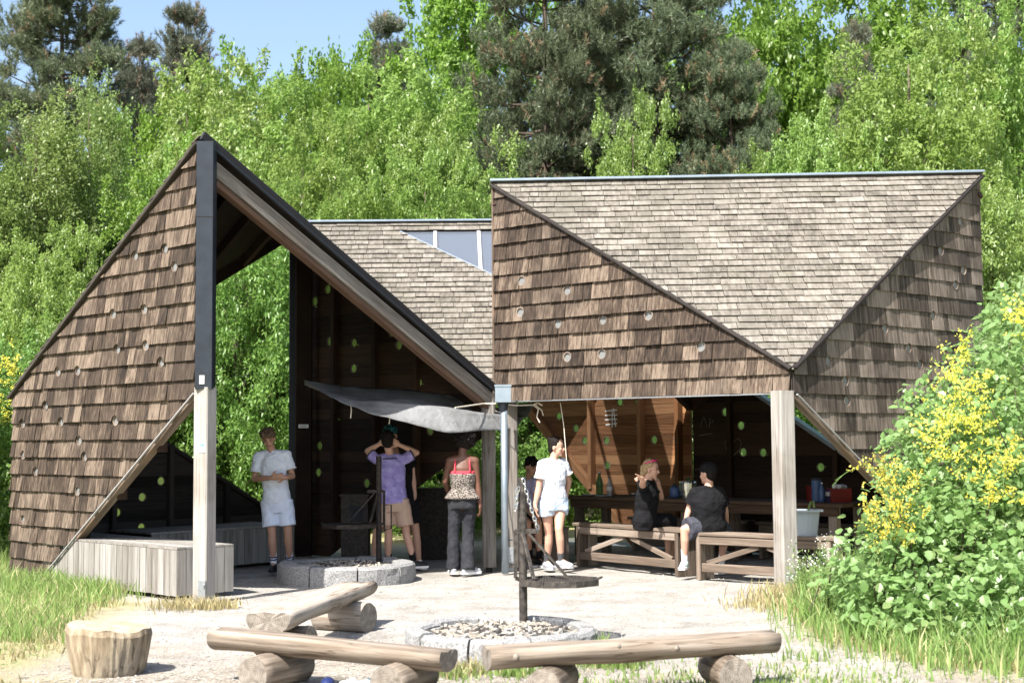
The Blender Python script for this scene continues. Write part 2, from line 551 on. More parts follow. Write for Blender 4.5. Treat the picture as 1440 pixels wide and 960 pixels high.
def timber(name, p0, p1, w, h, mat, parent, up=(0, 0, 1), ch=0.008, roll=0.0):
    """a squared timber whose grain runs along its own x axis, edges chamfered"""
    p0, p1 = Vector(p0), Vector(p1)
    x = p1 - p0
    L = x.length
    x.normalize()
    y = Vector(up).cross(x)
    if y.length < 1e-4:
        y = Vector((0, 1, 0)).cross(x) if abs(x.z) > 0.9 else Vector((0, 0, 1)).cross(x)
    y.normalize()
    z = x.cross(y)
    M = Matrix((x, y, z)).transposed().to_4x4()
    if roll:
        M = M @ Matrix.Rotation(roll, 4, 'X')
    M.translation = p0
    a, b = w / 2, h / 2
    c = min(ch, a * 0.4, b * 0.4)
    prof = [(-a + c, -b), (a - c, -b), (a, -b + c), (a, b - c), (a - c, b), (-a + c, b), (-a, b - c), (-a, -b + c)]
    vs = [Vector((xx, py, pz)) for xx in (0, L) for py, pz in prof]
    fs = [tuple(reversed(range(8))), tuple(range(8, 16))] + [(k, (k + 1) % 8, 8 + (k + 1) % 8, 8 + k) for k in range(8)]
    o = mesh_obj(name, vs, fs, mat, None)
    if parent is not None:
        o.parent = parent
        o.matrix_parent_inverse = root_inv(parent)
    o.matrix_local = M
    if parent is not None:
        o.matrix_basis = M
    else:
        o.matrix_world = M
    return o

# ------------------------------------------------------------------ flat pieces on a sloping or upright face
class Frame:
    def __init__(self, O, U, V=None, W=None):
        self.O = Vector(O)
        self.u = (Vector(U)).normalized()
        self.v = Vector(V).normalized() if V is not None else Vector((0, 0, 1))
        self.n = self.u.cross(self.v).normalized()
    def p(self, u, v, n=0.0):
        return self.O + self.u * u + self.v * v + self.n * n
    def uv(self, P):
        d = Vector(P) - self.O
        return (d.dot(self.u), d.dot(self.v))
    def hit(self, px, py):
        d = ray(px, py)
        c = Vector((0, 0, CAM_H))
        t = (self.O - c).dot(self.n) / d.dot(self.n)
        return self.uv(c + d * t)

def clip(poly, conv):
    """part of a polygon inside a convex counter-clockwise one"""
    out = list(poly)
    m = len(conv)
    for i in range(m):
        ax, ay = conv[i]
        bx, by = conv[(i + 1) % m]
        ex, ey = bx - ax, by - ay
        src, out = out, []
        if not src:
            return []
        for j in range(len(src)):
            p, q = src[j], src[(j + 1) % len(src)]
            dp = ex * (p[1] - ay) - ey * (p[0] - ax)
            dq = ex * (q[1] - ay) - ey * (q[0] - ax)
            if dp >= 0:
                out.append(p)
            if (dp > 0 > dq) or (dp < 0 < dq):
                t = dp / (dp - dq)
                out.append((p[0] + (q[0] - p[0]) * t, p[1] + (q[1] - p[1]) * t))
    res = []
    for p in out:
        if not res or (abs(p[0] - res[-1][0]) + abs(p[1] - res[-1][1]) > 1e-5):
            res.append(p)
    if len(res) > 2 and abs(res[0][0] - res[-1][0]) + abs(res[0][1] - res[-1][1]) < 1e-5:
        res.pop()
    return res if len(res) > 2 else []

def halfplane(poly, a, b):
    """keep what lies left of a->b"""
    big = 50.0
    d = Vector((b[0] - a[0], b[1] - a[1])).normalized()
    l = Vector((-d.y, d.x))
    A = Vector(a) - d * big
    B = Vector(a) + d * big
    return clip(poly, [tuple(A), tuple(B), tuple(B + l * big), tuple(A + l * big)])

def area2(p):
    return 0.5 * abs(sum(p[i][0] * p[(i + 1) % len(p)][1] - p[(i + 1) % len(p)][0] * p[i][1] for i in range(len(p))))

def punch(poly, holes, nseg=14):
    """points and faces of a convex polygon with round holes cut through"""
    xs = [p[0] for p in poly]
    ys = [p[1] for p in poly]
    hs = [h for h in holes if min(xs) - h[2] < h[0] < max(xs) + h[2] and min(ys) - h[2] < h[1] < max(ys) + h[2]]
    if not hs:
        return list(poly), [tuple(range(len(poly)))]
    pts = [Vector(p) for p in poly]
    edges = [(i, (i + 1) % len(poly)) for i in range(len(poly))]
    for hx, hy, hr in hs:
        o = len(pts)
        for k in range(nseg):
            t = 2 * math.pi * (k + 0.31) / nseg
            pts.append(Vector((hx + hr * math.cos(t), hy + hr * math.sin(t))))
            edges.append((o + k, o + (k + 1) % nseg))
    vs, _, fs, *_r = geometry.delaunay_2d_cdt(pts, edges, [], 0, 1e-6)
    keep = []
    for f in fs:
        cx = sum(vs[i].x for i in f) / len(f)
        cy = sum(vs[i].y for i in f) / len(f)
        if any((cx - h[0]) ** 2 + (cy - h[1]) ** 2 < (h[2] * 0.97) ** 2 for h in hs):
            continue
        ins = True
        for i in range(len(poly)):
            a, b = poly[i], poly[(i + 1) % len(poly)]
            if (b[0] - a[0]) * (cy - a[1]) - (b[1] - a[1]) * (cx - a[0]) < -1e-9:
                ins = False
        if ins:
            keep.append(tuple(f))
    used = sorted({i for f in keep for i in f})
    mp = {j: i for i, j in enumerate(used)}
    return [(vs[j].x, vs[j].y) for j in used], [tuple(mp[i] for i in f) for f in keep]

def slab(fr, poly, fout, fin, holes=()):
    """verts, faces of a polygon with thickness; fout(u, v), fin(u, v) are the two face offsets"""
    pts, fs = punch(poly, holes)
    n = len(pts)
    vs = [fr.p(u, v, fout(u, v)) for u, v in pts] + [fr.p(u, v, fin(u, v)) for u, v in pts]
    faces = list(fs) + [tuple(i + n for i in reversed(f)) for f in fs]
    cnt = {}
    for f in fs:
        for i in range(len(f)):
            e = (f[i], f[(i + 1) % len(f)])
            cnt[e] = cnt.get(e, 0) + 1
    for (a, b) in cnt:
        if (b, a) not in cnt:
            faces.append((b, a, a + n, b + n))
    return vs, faces

def slab_obj(name, fr, poly, n0, n1, mat, parent, holes=(), tint=None):
    vs, fs = slab(fr, poly, lambda u, v: n1, lambda u, v: n0, holes)
    return mesh_obj(name, vs, fs, mat, parent, tint)

def shingle(name, fr, poly, rows, wr, base, mat, parent, holes=(), cut=None, limit=300, rank=None, seed=1, lift=0.022, th=0.011, over=0.03, inflate=0.0):
    """courses of shingles over a convex polygon: each one an object, past the limit joined as stuff"""
    r = random.Random(seed)
    us = [p[0] for p in poly]
    pieces = []
    for k in range(len(rows) - 1):
        v0, v1 = rows[k], rows[k + 1]
        e = v1 - v0
        u = min(us) - r.random() * wr[1]
        while u < max(us):
            w = r.uniform(*wr)
            if r.random() < 0.2:
                w *= 0.6
            g = 0.006
            jit = r.uniform(-0.002, 0.0025)
            top = v1 + over
            q = [(u + g / 2, v0 + jit), (u + w - g / 2, v0 + jit + r.uniform(-0.002, 0.002)), (u + w - g / 2, top), (u + g / 2, top)]
            u += w
            q = clip(q, poly)
            if q and cut:
                q = cut(q, v0)
            if not q or area2(q) < 0.0006:
                continue
            a = lift * r.uniform(0.75, 1.25)
            tw = r.uniform(-0.025, 0.025)
            um = sum(p[0] for p in q) / len(q)
            fo = lambda uu, vv, v0=v0, e=e, a=a, tw=tw, um=um: base + th + a * (1 - (vv - v0) / (e + over)) + (uu - um) * tw
            fi = lambda uu, vv, fo=fo: fo(uu, vv) - th
            vs, fs = slab(fr, q, fo, fi, holes)
            cu = sum(p[0] for p in q) / len(q)
            cv = sum(p[1] for p in q) / len(q)
            pieces.append((rank(cu, cv, area2(q)) if rank else area2(q), vs, fs, r.random()))
    pieces.sort(key=lambda t: -t[0])
    for _, vs, fs, t in pieces[:limit]:
        mesh_obj(name, vs, fs, mat, parent, t)
    rest = pieces[limit:]
    if rest:
        mb = MB()
        for _, vs, fs, t in rest:
            mb.add(vs, fs, t)
        tag(mb.build(name, mat, parent), kind='stuff')
    return len(pieces)

def portholes(fr, holes, n0, n1, parent, pane='porthole_pane'):
    for u, v, r in holes:
        mb = MB()
        ns = 14
        vs, fs = [], []
        for rr, nn in ((r + 0.002, n0), (r + 0.002, n1), (r - 0.007, n1), (r - 0.007, n0)):
            for k in range(ns):
                t = 2 * math.pi * (k + 0.31) / ns
                vs.append(fr.p(u + rr * math.cos(t), v + rr * math.sin(t), nn))
        for i in range(4):
            j = (i + 1) % 4
            for k in range(ns):
                k2 = (k + 1) % ns
                fs.append((i * ns + k, i * ns + k2, j * ns + k2, j * ns + k))
        o = mesh_obj('porthole', vs, fs, 'bench_wood', parent)
        nm = n1 - 0.018
        vs = [fr.p(u + (r - 0.006) * math.cos(2 * math.pi * k / ns), v + (r - 0.006) * math.sin(2 * math.pi * k / ns), nm) for k in range(ns)]
        vs2 = [p - fr.n * 0.006 for p in vs]
        fs = [tuple(range(ns)), tuple(reversed(range(ns, 2 * ns)))] + [(k, k + ns, (k + 1) % ns + ns, (k + 1) % ns) for k in range(ns)]
        mesh_obj('pane', vs + vs2, fs, pane, parent)
# ================================================================== the shelter: three folded pavilions side by side
Z = Vector((0, 0, 1))
pF, pL, pR, pB = Vector((-3.2, 14.5, 0)), Vector((-6.05, 17.3, 0)), Vector((-0.28, 17.7, 0)), Vector((-3.2, 20.4, 0))
pG, pH, pJ, pK, pM = Vector((2.95, 15.0, 0)), Vector((-0.2, 17.75, 0)), Vector((5.84, 17.6, 0)), Vector((2.6, 20.7, 0)), Vector((-0.2, 23.5, 0))
TOP_A, TOP_H, TOP_J, EAVE, LOW = 4.77, 4.84, 4.88, 2.3, 2.1
HR = 0.058

def holes_of(fr, pxs, r=HR):
    return [(*fr.hit(*p), r) for p in pxs]

def courses(v0, v1, e):
    n = max(1, round((v1 - v0) / e))
    return [v0 + (v1 - v0) * i / n for i in range(n + 1)]

def boards(name, fr, poly, h, mat, parent, n0, n1, holes=(), seed=1, gap=0.006):
    """level boards across a wall, each its own piece"""
    r = random.Random(seed)
    vs_ = [p[1] for p in poly]
    us_ = [p[0] for p in poly]
    v = min(vs_)
    while v < max(vs_):
        q = clip([(min(us_), v + gap / 2), (max(us_), v + gap / 2), (max(us_), v + h - gap / 2), (min(us_), v + h - gap / 2)], poly)
        v += h
        if q and area2(q) > 0.003:
            j = r.uniform(-0.002, 0.002)
            slab_obj(name, fr, q, n0, n1 + j, mat, parent, holes, r.random())

# ------------------------------------------------------------------ left pavilion
left = empty('timber_shelter', pF, 'tall left pavilion with dark brown shingled wall and pointed open gable', 'shelter')
frLF = Frame(pL, pF - pL)
lenLF = (pF - pL).length
polyLF = [(0, 0.06), (0.78, 0.06), (lenLF - 0.02, 2.14), (lenLF - 0.02, 4.62), (0, 2.16)]
pxLF = [(194, 360), (236, 350), (249, 375), (163, 441.5), (207, 435), (169, 491), (209, 485.5), (230.5, 509), (85.5, 522), (113, 521),
        (68, 570), (36, 595), (89.5, 593), (166, 591), (115, 619), (36, 639), (123, 641.6), (54, 662.6), (112.5, 690), (36, 730)]
hLF = holes_of(frLF, pxLF)
wLF = slab_obj('shingled_wall', frLF, polyLF, -0.05, 0.0, 'dark_board', left, hLF)
shingle('wall_shingle', frLF, polyLF, courses(0.06, 4.66, 0.197), (0.10, 0.23), 0.002, 'wall_shingle', wLF, hLF, seed=11, lift=0.036, th=0.014)
portholes(frLF, hLF, -0.06, 0.032, wLF, 'frosted_pane')
# raking bottom edge and raking roof verge
timber('edge_board', frLF.p(0.70, 0.0, -0.035), frLF.p(lenLF - 0.05, 2.11, -0.035), 0.10, 0.07, 'grey_beam', left)
timber('drip_edge', frLF.p(0.72, -0.005, 0.045), frLF.p(lenLF - 0.02, 2.12, 0.045), 0.022, 0.014, 'bar_grey', left)
timber('verge_trim', frLF.p(-0.05, 2.17, 0.02), frLF.p(lenLF + 0.02, 4.69, 0.02), 0.12, 0.04, 'dark_board', left)
for t in (0.25, 0.5, 0.75):
    pnt = frLF.p(0.78 + (lenLF - 0.8) * t, 0.06 + 2.08 * t, -0.09)
    timber('stud', pnt - Vector((0, 0, 0.10)), pnt + Vector((0, 0, 1.0)), 0.06, 0.1, 'inner_board', left, up=frLF.n)

# low triangular wall at the back left and the long dark wall at the back right
frLB = Frame(pL, pB - pL)
lenLB = (pB - pL).length
polyLB = [(0.05, 0.02), (lenLB - 0.1, 0.02), (lenLB - 0.1, 0.5), (lenLB * 0.14, 2.46), (0.05, 2.2)]
hLB = holes_of(frLB, [(226.5, 676), (200, 698.6), (199, 741), (150, 690), (165, 720)])
wLB = slab_obj('low_wall', frLB, polyLB, -0.026, -0.014, 'dark_board', left, [(q[0], q[1], q[2] * 1.25) for q in hLB])
boards('board', frLB, polyLB, 0.145, 'dark_board', wLB, -0.0125, 0.0, hLB, 3)
portholes(frLB, hLB, -0.016, 0.004, wLB)
for u in (0.5, 1.35, 2.2, 3.1):
    vt = 2.46 - (u - lenLB * 0.14) * (1.96 / (lenLB * 0.86 - 0.1)) if u > 0.6 else 2.1
    timber('stud', frLB.p(u, 0.03, 0.045), frLB.p(u, vt, 0.045), 0.07, 0.08, 'dark_board', left, up=frLB.n)
timber('wall_cap', frLB.p(lenLB * 0.14, 2.46, 0.0), frLB.p(lenLB - 0.1, 0.5, 0.0), 0.16, 0.05, 'dark_board', left)

frBR = Frame(pB, pR - pB)
lenBR = (pR - pB).length
_a, _b = frBR.hit(584, 686), frBR.hit(625, 654)
_s = (_b[1] - _a[1]) / (_b[0] - _a[0])
cutBR = lambda u: _a[1] + _s * (u - _a[0])
uBR = _a[0] + (0.03 - _a[1]) / _s
polyBR = [(0.1, 0.03), (uBR, 0.03), (lenBR - 0.1, cutBR(lenBR - 0.1)), (lenBR - 0.1, 2.15), (0.1, 4.35)]
hBR = holes_of(frBR, [(461, 407), (443, 424), (464, 480), (498, 482), (551, 467), (561, 485), (497.5, 518), (589, 537.5), (645.6, 537.5),
                      (472, 589), (449.5, 626.6), (447.7, 663.8), (469, 682.5), (515.7, 679), (605, 605)], 0.062)
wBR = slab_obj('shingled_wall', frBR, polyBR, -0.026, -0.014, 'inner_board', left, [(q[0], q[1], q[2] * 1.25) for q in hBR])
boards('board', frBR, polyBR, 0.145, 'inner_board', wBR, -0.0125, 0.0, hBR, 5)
portholes(frBR, hBR, -0.016, 0.004, wBR)
tag(wBR, 'dark brown boarded back wall dotted with round holes')
for u in (0.28, 1.05, 1.9, 2.7):
    vt = 4.3 - u * 0.52
    vb = max(0.03, cutBR(u))
    timber('stud', frBR.p(u, vb, 0.05), frBR.p(u, vt, 0.05), 0.07, 0.09, 'inner_board', left, up=frBR.n)
shingle('wall_shingle', Frame(pR, pB - pR), [(0.1, 2.15), (0.1, cutBR(lenBR - 0.1)), (lenBR - uBR, 0.03), (lenBR - 0.1, 0.03), (lenBR - 0.1, 4.35)],
        courses(0.03, 4.4, 0.197), (0.12, 0.25), 0.028, 'wall_shingle', wBR,
        [(lenBR - h[0], h[1], h[2] * 1.6) for h in hBR], limit=0, seed=12, lift=0.014, th=0.007)

# front post: timber below, steel-clad above
rp = R(-24)
Mz = Matrix.Rotation(rp, 3, 'Z')
postF = timber('post', pF + Vector((0.07, 0, 0.05)), pF + Vector((0.07, 0, 2.18)), 0.17, 0.17, 'grey_timber', left, up=Mz @ Vector((0, 1, 0)), ch=0.012)
timber('steel_column', pF + Vector((0.07, -0.01, 2.16)), pF + Vector((0.07, -0.01, 4.70)), 0.175, 0.175, 'steel_dark', left, up=Vector((0, 1, 0)), ch=0.006)
mb = MB()
mb.box(pF + Vector((0.07, -0.012, 3.92)), (0.179, 0.179, 0.006))
mb.build('joint_strip', 'steel_black', left)
mb = MB()
fdir = Mz @ Vector((0, -1, 0))
fx = Mz @ Vector((1, 0, 0))
mb.box(pF + Vector((0.07, 0, 0.13)) + fdir * 0.091 + fx * 0.04, (0.09, 0.012, 0.22), Mz)
for bx, bz in ((0.02, 0.06), (0.08, 0.19)):
    mb.tube([pF + Vector((0.07, 0, bz)) + fdir * 0.097 + fx * (bx - 0.005), pF + Vector((0.07, 0, bz)) + fdir * 0.118 + fx * (bx - 0.005)], 0.013, 6)
mb.build('foot_bracket', 'galvanised', left)
# plates stuck on the post and on the column
def plaque(fr, u, v, w, h, parent, marks, name='plaque'):
    q = [(u - w / 2, v - h / 2), (u + w / 2, v - h / 2), (u + w / 2, v + h / 2), (u - w / 2, v + h / 2)]
    o = slab_obj(name, fr, q, 0.0, 0.006, 'sticker_white', parent, (), 0.5)
    for nm, mat, polys in marks:
        m2 = MB()
        for pl in polys:
            vs, fs = slab(fr, [(u + a * w, v + b * h) for a, b in pl], lambda *_: 0.0078, lambda *_: 0.0062)
            m2.add(vs, fs)
        m2.build(nm, mat, o)
    return o
def ringpoly(cx, cy, r0, r1, a0, a1, n=9, asp=1.0):
    out = []
    for i in range(n):
        t0, t1 = a0 + (a1 - a0) * i / n, a0 + (a1 - a0) * (i + 1) / n
        out.append([(cx + r0 * math.cos(t0), cy + asp * r0 * math.sin(t0)), (cx + r1 * math.cos(t0), cy + asp * r1 * math.sin(t0)),
                    (cx + r1 * math.cos(t1), cy + asp * r1 * math.sin(t1)), (cx + r0 * math.cos(t1), cy + asp * r0 * math.sin(t1))])
    return out
frP = Frame(pF + Vector((0.07, 0, 0)) + fdir * 0.0855, fx)
plaque(frP, 0.028, 1.575, 0.088, 0.105, left,
       [('emblem', 'sticker_blue', ringpoly(-0.05, 0.17, 0.09, 0.22, 0, 2 * math.pi, 14, 0.85) + [[(0.08, 0.06), (0.32, 0.14), (0.32, 0.24), (0.08, 0.30)]]),
        ('lettering', 'sticker_grey', [[(-0.36 + 0.085 * i, -0.28), (-0.30 + 0.085 * i, -0.28), (-0.30 + 0.085 * i, -0.22), (-0.36 + 0.085 * i, -0.22)] for i in range(9)])])
frC = Frame(pF + Vector((0.07, -0.0985, 0)), Vector((1, 0, 0)))
plaque(frC, -0.015, 2.255, 0.05, 0.085, left,
       [('emblem', 'sticker_grey', ringpoly(0, -0.08, 0.2, 0.33, 0, math.pi, 9, 0.6) + [[(-0.33, -0.3), (-0.2, -0.3), (-0.2, -0.08), (-0.33, -0.08)], [(0.2, -0.3), (0.33, -0.3), (0.33, -0.08), (0.2, -0.08)], [(-0.28, -0.38), (0.28, -0.38), (0.28, -0.32), (-0.28, -0.32)]])])

# column at the back, right-hand post
timber('steel_column', pB + Vector((0.1, -0.12, 0.02)), pB + Vector((0.1, -0.12, 4.5)), 0.15, 0.15, 'steel_dark', left, up=Vector((0, 1, 0)))
tp = timber('post', pB + Vector((0.28, -0.45, 0.03)), pB + Vector((0.28, -0.45, 4.2)), 0.22, 0.10, 'inner_board', left, up=Vector((0, 1, 0)))
plaque(Frame(pB + Vector((0.28, -0.504, 0)), Vector((1, 0, 0))), 0.0, 1.83, 0.14, 0.05, left, [('lettering', 'sticker_grey', [[(-0.3 + 0.16 * i, -0.15), (-0.2 + 0.16 * i, -0.15), (-0.2 + 0.16 * i, 0.15), (-0.3 + 0.16 * i, 0.15)] for i in range(4)])])
timber('post', pR + Vector((-0.02, -0.02, 0.06)), pR + Vector((-0.02, -0.02, 2.2)), 0.17, 0.13, 'grey_timber', left, up=Vector((0, 1, 0)), ch=0.02)
mb = MB()
mb.box(pR + Vector((-0.02, -0.02, 0.03)), (0.08, 0.05, 0.08))
mb.build('post_foot', 'steel_black', left)

# roof: ridge from F back to B, one slope to L, one to R
tF, tB, tL, tR = pF + Z * TOP_A, pB + Z * TOP_A, pL + Z * EAVE, pR + Z * EAVE
def roof_slab(name, a, b, c, thick, mat, parent, smat, ov=0.0):
    n = (b - a).cross(c - a).normalized()
    if n.z < 0:
        b, c = c, b
        n = -n
    vs = [a, b, c] + [p - n * thick for p in (a, b, c)]
    return mesh_obj(name, vs, [(0, 1, 2), (5, 4, 3), (0, 3, 4, 1), (1, 4, 5, 2), (2, 5, 3, 0)], mat, parent)
def roof_frame(r0, r1, low):
    u = (r1 - r0).normalized()
    w = (r0 - low)
    w = (w - u * w.dot(u)).normalized()
    fr = Frame(r0, u, w)
    if fr.n.z < 0:
        fr = Frame(r1, -u, w)
    return fr
def tri_poly(fr, pts):
    q = [fr.uv(p) for p in pts]
    a = sum(q[i][0] * q[(i + 1) % 3][1] - q[(i + 1) % 3][0] * q[i][1] for i in range(3))
    return q if a > 0 else q[::-1]
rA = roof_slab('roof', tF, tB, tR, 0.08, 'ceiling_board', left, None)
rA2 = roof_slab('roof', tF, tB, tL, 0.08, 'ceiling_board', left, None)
for ro, low, sd in ((rA, tR, 21), (rA2, tL, 22)):
    fr = roof_frame(tF, tB, low)
    pl = tri_poly(fr, (tF, tB, low))
    shingle('roof_shingle', fr, pl, courses(min(p[1] for p in pl), max(p[1] for p in pl), 0.125), (0.14, 0.32), 0.004, 'roof_shingle', ro, limit=0, seed=sd)
# gable edge: black fascia over a grey timber beam
d = (tR - tF).normalized()
outw = Vector((pR - pF).normalized().cross(Z))
timber('fascia', tF + outw * 0.07 + Z * -0.02 - d * 0.03, tR + outw * 0.07 + Z * -0.03, 0.04, 0.10, 'black_felt', left)
timber('fascia_lip', tF + outw * 0.10 + Z * -0.07, tR + outw * 0.10 + Z * -0.08, 0.022, 0.022, 'steel_dark', left)
timber('rafter', tF + outw * 0.0 + Z * -0.24 + d * 0.14, tR + outw * 0.0 + Z * -0.19 - d * 0.02, 0.13, 0.15, 'grey_timber', left)
timber('rafter', tF + outw * -0.01 + Z * -0.365 + d * 0.2, tR + outw * -0.01 + Z * -0.31 - d * 0.02, 0.11, 0.06, 'red_liner', left)
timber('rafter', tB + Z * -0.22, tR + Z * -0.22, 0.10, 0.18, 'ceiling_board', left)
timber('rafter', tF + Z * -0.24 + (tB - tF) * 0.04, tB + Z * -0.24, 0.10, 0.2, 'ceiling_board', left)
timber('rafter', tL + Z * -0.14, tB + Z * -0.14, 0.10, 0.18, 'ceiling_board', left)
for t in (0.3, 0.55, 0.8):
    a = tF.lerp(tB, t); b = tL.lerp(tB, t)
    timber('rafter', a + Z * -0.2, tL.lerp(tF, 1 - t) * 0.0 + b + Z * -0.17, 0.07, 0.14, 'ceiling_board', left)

# ------------------------------------------------------------------ middle pavilion
mid = empty('timber_shelter', (pR + pK) / 2 * Vector((1, 1, 0)).length / Vector((1, 1, 0)).length, 'middle pavilion seen as a grey shingled roof slope with a glass corner', 'shelter')
mid.location = Vector((-0.25, 20.5, 0))
cB, cK, cR = pB + Z * 4.75, Vector((2.6, 20.7, 4.80)), pR + Vector((0.06, 0.05, 2.32))
cM = pM + Z * 2.3
frC1 = roof_frame(cB, cK, cR)
plC = tri_poly(frC1, (cB, cK, cR))
s1, s2 = frC1.hit(563, 327), frC1.hit(693, 388)
stop = s1[1]
def cutC(q, v0):
    if v0 > stop - 0.03:
        return q
    return halfplane(q, s2, s1)
dirh = Vector((s2[0] - s1[0], s2[1] - s1[1]))
lower = halfplane(plC, s2, s1)
lower_top = halfplane(plC, s1, (s1[0] - 1, s1[1]))
# slab below the glass, and the strip above it
rC = mesh_obj('roof', *slab(frC1, lower, lambda u, v: 0.0, lambda u, v: -0.08), 'ceiling_board', mid)
strip = halfplane(halfplane(plC, (s1[0], stop), (s1[0] + 1, stop)), s1, s2)
if strip:
    mesh_obj('roof', *slab(frC1, strip, lambda u, v: 0.0, lambda u, v: -0.08), 'ceiling_board', mid)
def rank_mid(u, v, a):
    P = frC1.p(u, v)
    px = 720 + F_PX * P.x / P.y
    return a + (10 if px < 700 else 0)
e = 0.118
shingle('roof_shingle', frC1, plC, [stop + 0.01 - e * k for k in range(40, -1, -1)] + [stop + 0.01 + (0 - stop) * f for f in (0.5, 1.0)], (0.15, 0.34), 0.004, 'roof_shingle', rC, cut=cutC, rank=rank_mid, seed=23)
glass = halfplane(halfplane(plC, s1, s2), (1, stop - 0.01), (0, stop - 0.01))
def ucut(poly, u0, u1):
    return halfplane(halfplane(poly, (u0, 1), (u0, 0))[::1], (u1, 0), (u1, 1)) if poly else []
for u0, u1, clear in ((-9, 3.62, True), (3.62, 4.42, False), (4.42, 4.86, True), (4.86, 99, False)):  # hidden end: opaque panels and a glass slit added to shape the sun patches
    q = ucut(glass, u0 + 0.002, u1 - 0.002)
    if q:
        slab_obj('skylight' if clear else 'hidden_sun_mask', frC1, q, -0.03, 0.012, 'skylight_glass' if clear else 'zinc', mid)
for px in (612, 673, 735):
    a = frC1.hit(px, 327)
    q = clip([(a[0] - 0.025, stop - 4), (a[0] + 0.025, stop - 4), (a[0] + 0.025, stop - 0.012), (a[0] - 0.025, stop - 0.012)], glass)
    if q:
        slab_obj('glazing_bar', frC1, q, 0.012, 0.03, 'bar_grey', mid)
timber('glass_edge', frC1.p(s1[0], s1[1], 0.02), frC1.p(s1[0] + dirh.x * 1.02, s1[1] + dirh.y * 1.02, 0.02), 0.03, 0.02, 'zinc', mid)
timber('ridge_cap', cB + Vector((0.2, 0, 0.03)), cK + Z * 0.03, 0.16, 0.03, 'zinc', mid)
rC2 = roof_slab('roof', cB, cK, cM, 0.08, 'ceiling_board', mid, None)
frC2 = roof_frame(cB, cK, cM)
plC2 = tri_poly(frC2, (cB, cK, cM))
shingle('roof_shingle', frC2, plC2, courses(min(p[1] for p in plC2), 0, 0.125), (0.16, 0.34), 0.004, 'roof_shingle', rC2, limit=0, seed=24)
# its back wall, warm boards lit by the sun, ends in a raking cut
frMK = Frame(pM, pK - pM)
lenMK = (pK - pM).length
_a, _b = frMK.hit(800, 642), frMK.hit(840, 692)
_t = (_b[1] - _a[1]) / (_b[0] - _a[0])
cutMK = lambda u: _a[1] + _t * (u - _a[0])
uMK = _a[0] + (0.03 - _a[1]) / _t
u0MK = max(0.08, _a[0] + (2.1 - _a[1]) / _t)
polyMK = [(uMK, 0.03), (lenMK - 0.02, 0.03), (lenMK - 0.02, 4.6), (u0MK, 2.2 + u0MK * 0.6), (u0MK, cutMK(u0MK))]
hMK = holes_of(frMK, [(786, 585), (810, 602), (822.5, 619), (853, 619), (871.6, 565), (897, 564), (898.8, 600), (920, 618), (900.6, 636), (952.5, 617.5), (963, 562), (953, 655), (854, 654)], 0.062)
wMK = slab_obj('shingled_wall', frMK, polyMK, -0.026, -0.014, 'warm_board', mid, [(q[0], q[1], q[2] * 1.25) for q in hMK])
boards('board', frMK, polyMK, 0.15, 'warm_board', wMK, -0.0125, 0.0, hMK, 7)
portholes(frMK, hMK, -0.016, 0.004, wMK)
tag(wMK, 'warm brown boarded wall with a white tally mark')
for px in (835, 905, 958):
    u = frMK.hit(px, 620)[0]
    timber('stud', frMK.p(u, max(0.03, cutMK(u)), 0.06), frMK.p(u, 2.2 + u * 0.6, 0.06), 0.07, 0.12, 'warm_board', mid, up=frMK.n)
timber('edge_board', frMK.p(u0MK, cutMK(u0MK), 0.02), frMK.p(uMK, 0.03, 0.02), 0.14, 0.14, 'warm_board', mid)
mk2 = MB()
def stroke(fr, a, b, w, mbx, n0=0.002, n1=0.0032):
    A, B_ = Vector(fr.hit(*a)), Vector(fr.hit(*b))
    dd = (B_ - A).normalized()
    l = Vector((-dd.y, dd.x)) * w / 2
    vs, fs = slab(fr, [tuple(A - l), tuple(B_ - l), tuple(B_ + l), tuple(A + l)], lambda *_: n1, lambda *_: n0)
    mbx.add(vs, fs)
for k, (a, b) in enumerate((((861, 575), (861, 601)), ((851, 578), (868, 576)), ((851, 584), (868, 583)), ((851, 590), (868, 589)), ((852, 597), (868, 595)), ((863, 574), (866, 600)))):
    stroke(frMK, a, b, 0.016, mk2, 0.002, 0.0032 + 0.0004 * k)
mk2.build('tally_mark', 'chalk', mid)
shingle('wall_shingle', Frame(pK, pM - pK), [(0.02, 0.03), (lenMK - uMK, 0.03), (lenMK - u0MK, cutMK(u0MK)), (lenMK - u0MK, 2.2 + u0MK * 0.6), (0.02, 4.6)],
        courses(0.03, 4.62, 0.197), (0.12, 0.25), 0.028, 'wall_shingle', wMK, [(lenMK - h[0], h[1], h[2] * 1.6) for h in hMK], limit=0, seed=13, lift=0.014, th=0.007)

# ------------------------------------------------------------------ right pavilion
right = empty('timber_shelter', pG, 'right pavilion with a broad grey shingled roof over picnic tables', 'shelter')
tH, tJ, tG, tK = pH + Z * TOP_H, pJ + Z * TOP_J, pG + Z * 2.36, pK + Z * 2.3
frHG = Frame(pH, pG - pH)
lenHG = (pG - pH).length
polyHG = [(0, LOW), (lenHG - 0.01, LOW), (lenHG - 0.01, 2.33), (0, TOP_H - 0.05)]
hHG = holes_of(frHG, [(735.4, 395), (799.6, 408.7), (733.6, 439), (786.5, 455.4), (849.6, 450), (914, 443.7), (800, 502), (848.5, 498), (987.8, 487.5)], 0.06)
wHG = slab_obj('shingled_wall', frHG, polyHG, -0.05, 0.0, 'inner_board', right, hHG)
shingle('wall_shingle', frHG, polyHG, courses(LOW, TOP_H, 0.196), (0.11, 0.23), 0.002, 'wall_shingle', wHG, hHG, seed=14, limit=200, lift=0.036, th=0.014)
portholes(frHG, hHG, -0.06, 0.032, wHG, 'frosted_pane')
